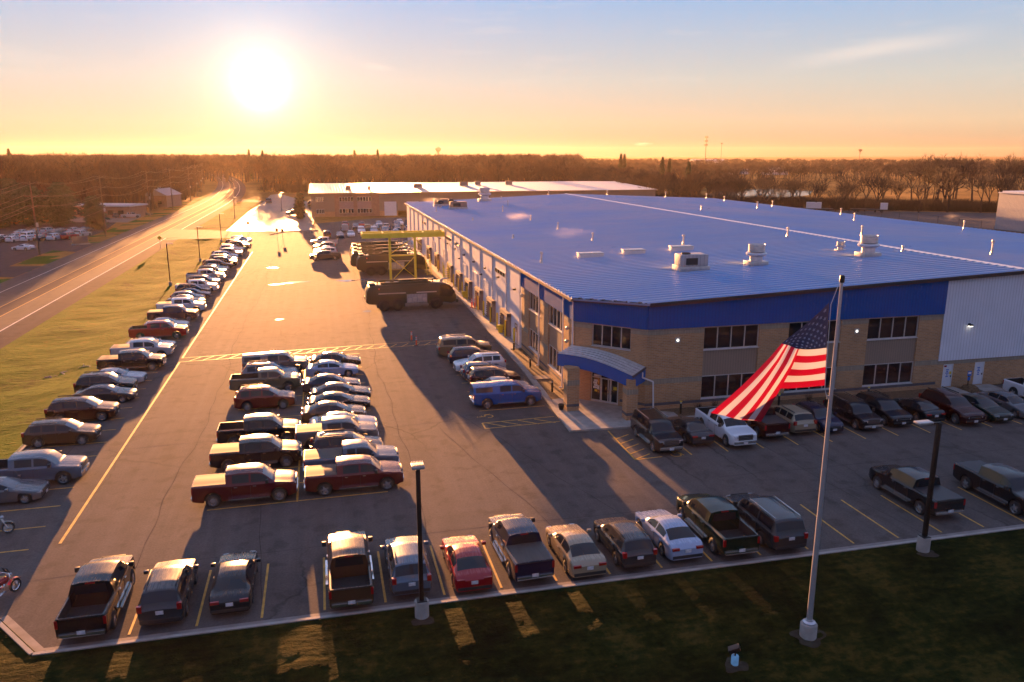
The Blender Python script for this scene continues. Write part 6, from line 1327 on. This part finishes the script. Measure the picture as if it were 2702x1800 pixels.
b = MB(); b.lathe([(3.2, 0), (1.8, 10), (1.8, 20), (4, 24), (8.5, 28), (9.0, 31), (7, 35), (3, 36.8), (0, 37)], 24); b.build('tank', M['tanwall'], t, smooth=60)
b = MB(); b.lathe([(9.15, 29.2), (9.35, 29.5), (9.15, 29.8)], 24); b.build('walkway_ring', M['galv'], t)
for dx, r, h, lab in ((1622, 900, 37.8, 'cell tower with three antenna rings on the right horizon'), (1658, 1500, 38, 'thin distant mast right of the cell tower')):
    x, y = polar(dx, r); t = thing('cell_tower', lab, 'tower', (x, y, 0)); b = MB(); b.tube((0, 0, 0), (0, 0, h), .55, .25, 8); b.build('mast', M['bronze'], t)
    for k, z in enumerate((h-1, h-5, h-9) if r < 1000 else (h-1,)):
        b = MB(); b.lathe([(1.1, z-.1), (1.1, z+.1)], 3, M=Matrix.Rotation(k, 4, 'Z'))
        for q in range(9): a = q*2*math.pi/9; b.box(1.5*math.cos(a)-.2, 1.5*math.cos(a)+.2, 1.5*math.sin(a)-.2, 1.5*math.sin(a)+.2, z-1.0, z+1.0)
        b.build('antenna_ring', M['bronze'], t)
x, y = polar(1977, 3200); t = thing('water_tower', 'tiny water tower on the right horizon', 'water tower', (x, y, 0)); b = MB(); b.lathe([(1.5, 0), (1.5, 24), (7, 28), (7.5, 33), (0, 36)], 16); b.build('tank', M['tanwall'], t, smooth=60)
# equipment trailers at the wood edge
for i, (x, y, rz, lab) in enumerate(((188, 247, -38, 'flatbed trailer with dark load at the wood edge, right one'), (172, 255, -30, 'white box trailer at the wood edge, left one'))):
    t = thing('trailer', lab, 'trailer', (x, y, 0), R(rz), 'trailers at the wood edge')
    b = MB(); b.box(-6, 6, -1.2, 1.2, .8, 1.1); b.build('deck', M['black'], t); b = MB(); 
    if i == 0: b.box(3.6, 6, -1.1, 1.1, 1.1, 3.3)
    else: b.box(-3, 2, -1.1, 1.1, 1.1, 3.2)
    b.build('box_body', M['white'], t)
    for q in (-4.5, -3.4, 4.2):
        for s in (-1, 1): c = MB(); c.lathe([(.2, -.15), (.48, -.12), (.5, 0), (.48, .12), (.2, .15)], 14, M=Matrix.Rotation(R(90), 4, 'X')); c.build('wheel', M['tyre'], t, smooth=50, loc=(q, s*1.1, .5))
t = thing('site_fence', 'dark chain link fence line beside the pale building at right', 'fence', (176, 184, 0), 0); 
for k in range(8): b = MB(); b.tube((k*-.5, k*7.5, 0), (k*-.5, k*7.5, 2.4), .05, n=6); b.build('post', M['bronze'], t)
b = MB(); b.path([(0, 0, 2.35), (-3.5, 52.5, 2.35)], .03, 5); b.path([(0, 0, 1.2), (-3.5, 52.5, 1.2)], .015, 4); b.path([(0, 0, .1), (-3.5, 52.5, .1)], .02, 4); b.build('rail', M['bronze'], t)
# ---------------------------------------------------------------- trees
def tree_mesh(seed, h, spread, levels=5, up=.5, kids_=(3, 4), trunk_h=.3, thick=.02, twig_w=.02):
    q = np.random.default_rng(seed); TV, TF, CV, CF = [], [], [], []
    def prism(V, F, p, d, L, r0, r1, n=3):
        u = d.orthogonal().normalized(); v = d.cross(u); e = p+d*L; k = len(V)
        for c, r in ((p, r0), (e, r1)):
            for i in range(n): t = 2*math.pi*i/n; V.append(c+u*r*math.cos(t)+v*r*math.sin(t))
        for i in range(n): F.append((k+i, k+(i+1) % n, k+n+(i+1) % n, k+n+i))
    def rec(p, d, L, r, lv):
        if lv == 0:
            for _ in range(2):
                dd = (d+Vector(q.normal(0, .35, 3))).normalized(); s = dd.orthogonal().normalized()*twig_w; k = len(CV); e = p+dd*L*q.uniform(.7, 1.3)
                CV.extend([p-s, p+s, e]); CF.append((k, k+1, k+2))
            return
        V, F = (TV, TF) if lv >= levels else (CV, CF)
        prism(V, F, p, d, L, r, r*.7, 5 if lv >= levels else 3); e = p+d*L
        n = q.integers(kids_[0], kids_[1]+1)
        for i in range(n):
            a = 2*math.pi*(i+q.uniform(0, .6))/n; o = d.orthogonal().normalized(); o = Matrix.Rotation(a, 3, d) @ o
            dd = (d*q.uniform(.75, 1.2)+o*spread*q.uniform(.5, 1.1)+Vector((0, 0, up*.3))).normalized()
            st = p+d*L*q.uniform(.55, 1.0) if lv < levels else e-d*L*q.uniform(0, .18)
            rec(st, dd, L*q.uniform(.62, .85), r*.62, lv-1)
    rec(Vector((0, 0, -.2)), Vector((q.normal(0, .04), q.normal(0, .04), 1)).normalized(), h*trunk_h, h*thick, levels)
    zmax = max(v.z for v in CV); sc = h/zmax
    return [(v*sc) for v in TV], TF, [(v*sc) for v in CV], CF
def as_mesh(name, V, F, m):
    me = bpy.data.meshes.new(name); me.from_pydata([tuple(v) for v in V], [], F); me.materials.append(m); return me
TP = []
for sd, h, sp, lv, up, kk in ((1, 13, .75, 5, .5, (3, 4)), (2, 15, .6, 5, .7, (3, 4)), (3, 12, .9, 5, .3, (3, 4)), (4, 16, .55, 5, .9, (3, 4)), (5, 14, .7, 5, .5, (3, 4)), (6, 11, .8, 5, .6, (3, 4))):
    tv, tf, cv, cf = tree_mesh(sd, h, sp, lv, up, kk, twig_w=.016); TP.append((as_mesh('trunk', tv, tf, M['bark']), as_mesh('crown', cv, cf, M['bark2'] if sd % 2 else M['bark']), h))
def place_tree(x, y, k, s, rz, label, group, z=-.08):
    t = thing('bare_tree', label, 'tree', (x, y, z), rz, group); t.scale = (s, s, s)
    for nm, me in (('trunk', TP[k][0]), ('crown', TP[k][1])): o = bpy.data.objects.new(nm, me); COL.objects.link(o); o.parent = t
    return t
GT = 'bare trees at the edge of the wetland right'
n = 0; spots = []
r0 = np.random.default_rng(21)
for dx in np.linspace(1345, 2420, 112):
    for _ in range(1):
        r = 262+r0.uniform(0, 75)+max(0, (1700-dx))*.12
        if dx > 2020: r = 282+r0.uniform(0, 60)
        d_ = dx+r0.uniform(-8, 8); x, y = polar(d_, r)
        if x < 118 and y < 362 and x > -5: continue
        if 160 < x < 262 and 318 < y < 420: continue
        if x < 234 and y < 266 and x > 95 and (x-176)*(232-262)-(y-262)*(232-176) > 0 and y < 262-(x-150)*.4: continue
        spots.append((d_, x, y))
spots.sort()
for i, (d_, x, y) in enumerate(spots):
    big = 1.0 if d_ > 1500 else .9; k = int(r0.integers(0, 6)); h = TP[k][2]; s = r0.uniform(.75, 1.1)*13.5/h*big
    if 2150 < d_ < 2300: s *= 1.25
    form = ['slender', 'broad', 'low spreading', 'tall upright', 'rounded', 'small bushy'][k]
    place_tree(x, y, k, s, r0.uniform(0, 6), f'{form} leafless tree, number {i+1} from left along the wetland', GT)
# evergreens across the highway
def conifer(seed, h, r, round_=False):
    q = np.random.default_rng(seed); b = MB(); n = int(2600*min(1.2, h/10))
    for i in range(n):
        t = q.uniform(0, 1)**(.8); z = h*(.04+.96*t); rr = r*((1-t)**.8*1.0+.04) if not round_ else r*math.sqrt(max(0, 1-(2*t-1)**2*.92))*(1-.25*t)
        rr *= .72+.28*math.sin(z*5+seed)*q.uniform(.4, 1); a = q.uniform(0, 6.283); d = rr*q.uniform(.55, 1.08); p = Vector((d*math.cos(a), d*math.sin(a), z))
        L = q.uniform(.45, 1.0); o = Vector((math.cos(a), math.sin(a), -.35+q.normal(0, .4))).normalized(); s = Vector((-o.y, o.x, q.normal(0, .3))).normalized()*L*.5
        b.add([p-s-o*L*.3, p+s-o*L*.3, p+o*L], [(0, 1, 2)])
    return b
for i, (x, y, h, r, rd, lab) in enumerate(((-59.4, 238.5, 6.6, 3.4, True, 'round dark evergreen standing alone at the lot corner across the highway'), (-61.6, 241.5, 8.5, 2.2, False, 'pointed evergreen just behind the round one across the highway'), (-72, 250, 10.5, 6, True, 'large dark evergreen, right one of the clump left of the white roof'), (-79.5, 252, 11.5, 6.5, True, 'large dark evergreen, middle one of the clump left of the white roof'), (-87, 250, 11, 6.5, True, 'large dark evergreen, left of the middle in the clump'), (-94, 254, 11.5, 7, True, 'large dark evergreen second from the left edge'), (-102, 250, 11, 7, True, 'large dark evergreen at the left edge of the frame'), (-75, 264, 12, 6, True, 'tall evergreen standing behind the clump near the white roof'), (-90, 268, 13, 7, True, 'tall evergreen standing behind the left half of the clump'), (-66, 262, 8, 4, True, 'smaller evergreen between the clump and the white roof'))):
    t = thing('evergreen_tree', lab, 'tree', (x, y, -.2), 0, 'evergreens across the highway'); b = MB(); b.tube((0, 0, -.3), (0, 0, h*.7), .22, .06, 8); b.build('trunk', M['bark'], t); conifer(30+i, h, r, rd).build('crown', M['needle'], t)
for i, (dx, r, h) in enumerate(((572, 640, 23), (603, 645, 22.5), (815, 620, 22.5), (868, 610, 23), (1428, 560, 20), (1436, 570, 19.5), (1524, 520, 18), (1540, 530, 17), (1585, 460, 15.5), (20, 520, 22.5))):
    x, y = polar(dx, r); t = thing('evergreen_tree', f'pointed evergreen rising above the bare woods on the skyline, {["first", "second", "third", "fourth", "fifth", "sixth", "seventh", "eighth", "ninth", "leftmost"][i]}'+(' from the left' if i < 9 else ' at the frame edge'), 'tree', (x, y, -.1), 0, 'skyline evergreens'); b = MB(); b.tube((0, 0, -.3), (0, 0, h*.7), .3, .08, 6); b.build('trunk', M['bark'], t); conifer(80+i, h, 3.2).build('crown', M['needle'], t)
# small island tree by the aisle
place_tree(-52.8, 218, 5, .30, 1, 'tiny young tree beside the highway near the second power pole', 'young trees', -.05)
for i, (x, y) in enumerate(((-6.5, 262), (-7.5, 308))):
    t = thing('round_shrub', ['dark round evergreen at the left end of the far factory', 'dark round evergreen behind the far lot lamp'][i], 'shrub', (x, y, 0), 0, 'round evergreens by the far factory'); b = MB(); b.tube((0, 0, -.3), (0, 0, 2.5), .12, .06, 6); b.build('trunk', M['bark'], t); conifer(60+i, 6.0, 2.0, True).build('crown', M['needle'], t)
def clear_zone0(x, y): return abs(x-(-42+curve(max(340, y)))) < 17 or (y < 400 and -34 < x < 122)
# individual bare trees left, behind the shops
r1_ = np.random.default_rng(5); GL_ = 'bare trees across the highway at left'
sp2 = []
for i in range(60):
    x = -58-r1_.uniform(0, 100); y = r1_.uniform(290, 400); sp2.append((math.atan2(x, y), x, y))
sp2.sort()
for i, (_, x, y) in enumerate(sp2):
    if -80 < x < -55 and 283 < y < 352: y += 72
    k = int(r1_.integers(0, 6)); place_tree(x, y, k, r1_.uniform(.85, 1.2)*14/TP[k][2], r1_.uniform(0, 6), f'{["slender", "broad", "low spreading", "tall upright", "rounded", "small bushy"][k]} leafless tree, number {i+1} from left behind the shops', GL_)
r2_ = np.random.default_rng(8); sk = []
for i in range(34): dx = [r2_.uniform(-20, 480), r2_.uniform(120, 230), r2_.uniform(500, 1000), r2_.uniform(2090, 2400), r2_.uniform(2090, 2200)][i % 5]; sk.append((dx, r2_.uniform(400, 560) if dx < 1100 else r2_.uniform(360, 430)))
sk.sort()
for i, (dx, r) in enumerate(sk):
    x, y = polar(dx, r); k = int(r2_.integers(0, 6)); hh = (r2_.uniform(20, 23) if dx < 1100 else r2_.uniform(18, 22.5))
    if dx < 1100 and clear_zone0(x, y): continue
    place_tree(x, y, k, hh/TP[k][2], r2_.uniform(0, 6), f'taller leafless tree breaking the skyline, number {i+1} from left along the horizon', 'tall skyline trees')
# far woods: one mass that nobody could count, scattered from four light tree meshes
def light_tree(seed, h):
    tv, tf, cv, cf = tree_mesh(seed, h, .7, 4, .6, (3, 4), .28, .017, .06); k = len(tv); return tv+cv, tf+[tuple(i+k for i in f) for f in cf]
SRC = []
for i, sd in enumerate((11, 12, 13, 14)):
    V_, F_ = light_tree(sd, 15.0); o = bpy.data.objects.new('bare_tree', as_mesh('bare_tree', V_, F_, M['bark2'] if i % 2 else M['bark'])); COL.objects.link(o)
    x, y = ((-30, 470), (10, 455), (60, 440), (100, 450))[i]; o.location = (x, y, -.08); tag(o, f'bare tree at the front of the wood behind the far factory, {ORD[i] if i else "first"} from the left', 'tree', 'front trees of the far wood'); SRC.append(o)
def scatter(name, label_pts, srcs, smin, smax, seed, squash=1.0):
    me = bpy.data.meshes.new(name); me.from_pydata(label_pts, [], []); o = bpy.data.objects.new(name, me); COL.objects.link(o); tag(o, kind='stuff')
    ng = bpy.data.node_groups.new(name, 'GeometryNodeTree'); ng.interface.new_socket('Geometry', in_out='INPUT', socket_type='NodeSocketGeometry'); ng.interface.new_socket('Geometry', in_out='OUTPUT', socket_type='NodeSocketGeometry')
    gi = ng.nodes.new('NodeGroupInput'); go = ng.nodes.new('NodeGroupOutput'); join = ng.nodes.new('GeometryNodeJoinGeometry')
    rv = ng.nodes.new('FunctionNodeRandomValue'); rv.data_type = 'INT'; rv.inputs[4].default_value = 0; rv.inputs[5].default_value = len(srcs)-1; rv.inputs['Seed'].default_value = seed
    rs = ng.nodes.new('FunctionNodeRandomValue'); rs.data_type = 'FLOAT'; rs.inputs[2].default_value = smin; rs.inputs[3].default_value = smax; rs.inputs['Seed'].default_value = seed+1
    rr = ng.nodes.new('FunctionNodeRandomValue'); rr.data_type = 'FLOAT'; rr.inputs[2].default_value = 0; rr.inputs[3].default_value = 6.28; rr.inputs['Seed'].default_value = seed+2
    cz = ng.nodes.new('ShaderNodeCombineXYZ'); ng.links.new(rr.outputs[1], cz.inputs[2])
    cs = ng.nodes.new('ShaderNodeCombineXYZ'); mq = ng.nodes.new('ShaderNodeMath'); mq.operation = 'MULTIPLY'; mq.inputs[1].default_value = squash
    ng.links.new(rs.outputs[1], mq.inputs[0]); ng.links.new(rs.outputs[1], cs.inputs[0]); ng.links.new(rs.outputs[1], cs.inputs[1]); ng.links.new(mq.outputs[0], cs.inputs[2])
    for k, s_ in enumerate(srcs):
        oi = ng.nodes.new('GeometryNodeObjectInfo'); oi.inputs['Object'].default_value = s_; oi.inputs['As Instance'].default_value = True
        eq = ng.nodes.new('FunctionNodeCompare'); eq.data_type = 'INT'; eq.operation = 'EQUAL'; ng.links.new(rv.outputs[2], eq.inputs[2]); eq.inputs[3].default_value = k
        ip = ng.nodes.new('GeometryNodeInstanceOnPoints'); ng.links.new(gi.outputs[0], ip.inputs['Points']); ng.links.new(eq.outputs[0], ip.inputs['Selection']); ng.links.new(oi.outputs['Geometry'], ip.inputs['Instance']); ng.links.new(cz.outputs[0], ip.inputs['Rotation']); ng.links.new(cs.outputs[0], ip.inputs['Scale']); ng.links.new(ip.outputs[0], join.inputs[0])
    ng.links.new(join.outputs[0], go.inputs[0]); md = o.modifiers.new('scatter', 'NODES'); md.node_group = ng; return o
q = np.random.default_rng(99); P1, P2, P3 = [], [], []
def clear_zone(x, y):
    if y < 400 and -8 < x < 122: return True
    cx = -42+curve(max(340, y)) if y < 900 else -1e9
    if abs(x-cx) < 17 and y < 600: return True
    if -34 < x < -2 and y < 440: return True
    if -130 < x < -55 and y < 300: return True
    return False
while len(P1) < 5200:
    dx = q.uniform(-80, 2440); r = 300+1300*q.uniform(0, 1)**1.5; x, y = polar(dx, r)
    if clear_zone(x, y): continue
    if dx < 520 and x > -60 and r < 520: continue
    if dx > 1330:
        if r < 345: continue
        f0, f1 = (400, 520) if dx < 1700 else (345, 640)
        if dx > 1500 and f0 < r < f1 and q.uniform() < .985: continue
        if dx > 1500 and r > 700 and q.uniform() < .25: continue
        P2.append((x, y, -.25-(3.0 if r > 640 else 0)*0)); 
        P1.append((x, y, -.08)) if False else None
        if len(P2) > 2600: break
    else:
        P1.append((x, y, -.08))
while len(P1) < 3600:
    dx = q.uniform(-80, 1500); r = 330+1200*q.uniform(0, 1)**1.5; x, y = polar(dx, r)
    if clear_zone(x, y) or (dx < 520 and x > -60 and r < 520) or (dx > 1330 and r < 380): continue
    P1.append((x, y, -.08))
scatter('far_wood', P1, SRC, .72, 1.42, 1); scatter('wetland_wood', P2, SRC, .55, .95, 5, .95)
# low brush under the trees
def brush_mesh(seed):
    q = np.random.default_rng(seed); V, F = [], []
    for i in range(260):
        a = q.uniform(0, 6.28); rr = q.uniform(0, 2.6); p = Vector((rr*math.cos(a), rr*math.sin(a), 0)); e = p+Vector((q.normal(0, .8), q.normal(0, .8), q.uniform(1.0, 3.2))); s = Vector((q.normal(), q.normal(), 0)).normalized()*.05; k = len(V)
        V += [p-s, p+s, e]; F.append((k, k+1, k+2))
    return V, F
BR = []
for i in range(2):
    V_, F_ = brush_mesh(40+i); o = bpy.data.objects.new('thicket', as_mesh('thicket', V_, F_, M['brush'])); COL.objects.link(o); o.location = ((150, 281, -.08), (168, 272, -.08))[i]; tag(o, ['brown thicket clump at the wood edge left of the trailers', 'brown thicket clump right behind the box trailer'][i], 'thicket', 'thickets at the wood edge'); BR.append(o)
for _ in range(3400):
    dx = q.uniform(1300, 2440); r = 262+q.uniform(0, 90)+max(0, 1700-dx)*.12; x, y = polar(dx, r)
    if (x < 122 and y < 362) or (160 < x < 262 and 318 < y < 420): continue
    if x < 236 and y < 264-(max(0, x-176))*.45 and x > 95: continue
    P3.append((x, y, -.08))
for _ in range(900):
    dx = q.uniform(-60, 1500); r = 330+q.uniform(0, 200); x, y = polar(dx, r)
    if clear_zone(x, y) or (dx < 520 and x > -60): continue
    P3.append((x, y, -.08))
scatter('undergrowth', P3, BR, .7, 1.4, 9)
# ---------------------------------------------------------------- steam and haze
def plume(name, x, y, z, sx, sy, sz, dens, label, scale=1.2):
    bm = bmesh.new(); bmesh.ops.create_icosphere(bm, subdivisions=3, radius=1); me = bpy.data.meshes.new(name); bm.to_mesh(me); bm.free()
    o = bpy.data.objects.new(name, me); COL.objects.link(o); o.location = (x, y, z); o.scale = (sx, sy, sz); tag(o, label, 'steam')
    m = bpy.data.materials.new(name); m.use_nodes = True; t = m.node_tree; t.nodes.clear(); oo = N(t, 'ShaderNodeOutputMaterial'); pv = N(t, 'ShaderNodeVolumePrincipled')
    pv.inputs['Color'].default_value = (1, .97, .94, 1); pv.inputs['Anisotropy'].default_value = .3
    tc_ = N(t, 'ShaderNodeTexCoord'); ln = N(t, 'ShaderNodeVectorMath', operation='LENGTH'); t.links.new(tc_.outputs['Object'], ln.inputs[0])
    fo = m2('SUBTRACT', 1.0, ln.outputs['Value'], t); nn = noise(t, tc_.outputs['Object'], scale*2, 4, .6); q_ = m2('MAXIMUM', m2('SUBTRACT', m2('MULTIPLY', m2('ADD', nn.outputs['Fac'], -.25, t), 3.0, t), m2('MULTIPLY', ln.outputs['Value'], .9, t), t), 0.0, t)
    t.links.new(m2('MULTIPLY', m2('MULTIPLY', q_, dens*.13, t), m2('MAXIMUM', fo, 0.0, t), t), pv.inputs['Density']); t.links.new(pv.outputs[0], oo.inputs['Volume']); me.materials.append(m); return o
plume('steam_plume', 31.5, 128.5, 10.2, 3.4, 1.6, .9, 2.2, 'small sunlit steam wisp left of a vent pipe on the far left slope')
plume('steam_plume', 30.0, 96, 10.6, 4.5, 3.0, 1.2, .30, 'faint steam drifting left of the vent pipe above the low roof boxes')
plume('steam_plume', 23.0, 171, 10.6, 3.2, 2.0, 1.0, 1.6, 'steam wisp by the far left roof corner beside the turbine vents')
plume('steam_plume', 94.0, 104, 10.9, 1.8, 1.2, .7, 1.2, 'steam puff blowing from a vent on the right slope')
x, y = polar(1475, 1650); plume('steam_plume', x, y, 38, 32, 20, 6, .10, 'distant grey steam cloud above the horizon plant')
HZ = MB(); HZ.box(-3900, 3900, -600, 4300, -3.6, 50); hz = HZ.build('haze', []); tag(hz, kind='stuff')
m = bpy.data.materials.new('haze'); m.use_nodes = True; t = m.node_tree; t.nodes.clear(); oo = N(t, 'ShaderNodeOutputMaterial'); pv = N(t, 'ShaderNodeVolumePrincipled')
pv.inputs['Color'].default_value = (1, .79, .64, 1); pv.inputs['Density'].default_value = HAZE = .00004; pv.inputs["Anisotropy"].default_value = .55
t.links.new(pv.outputs[0], oo.inputs['Volume']); hz.data.materials.append(m)
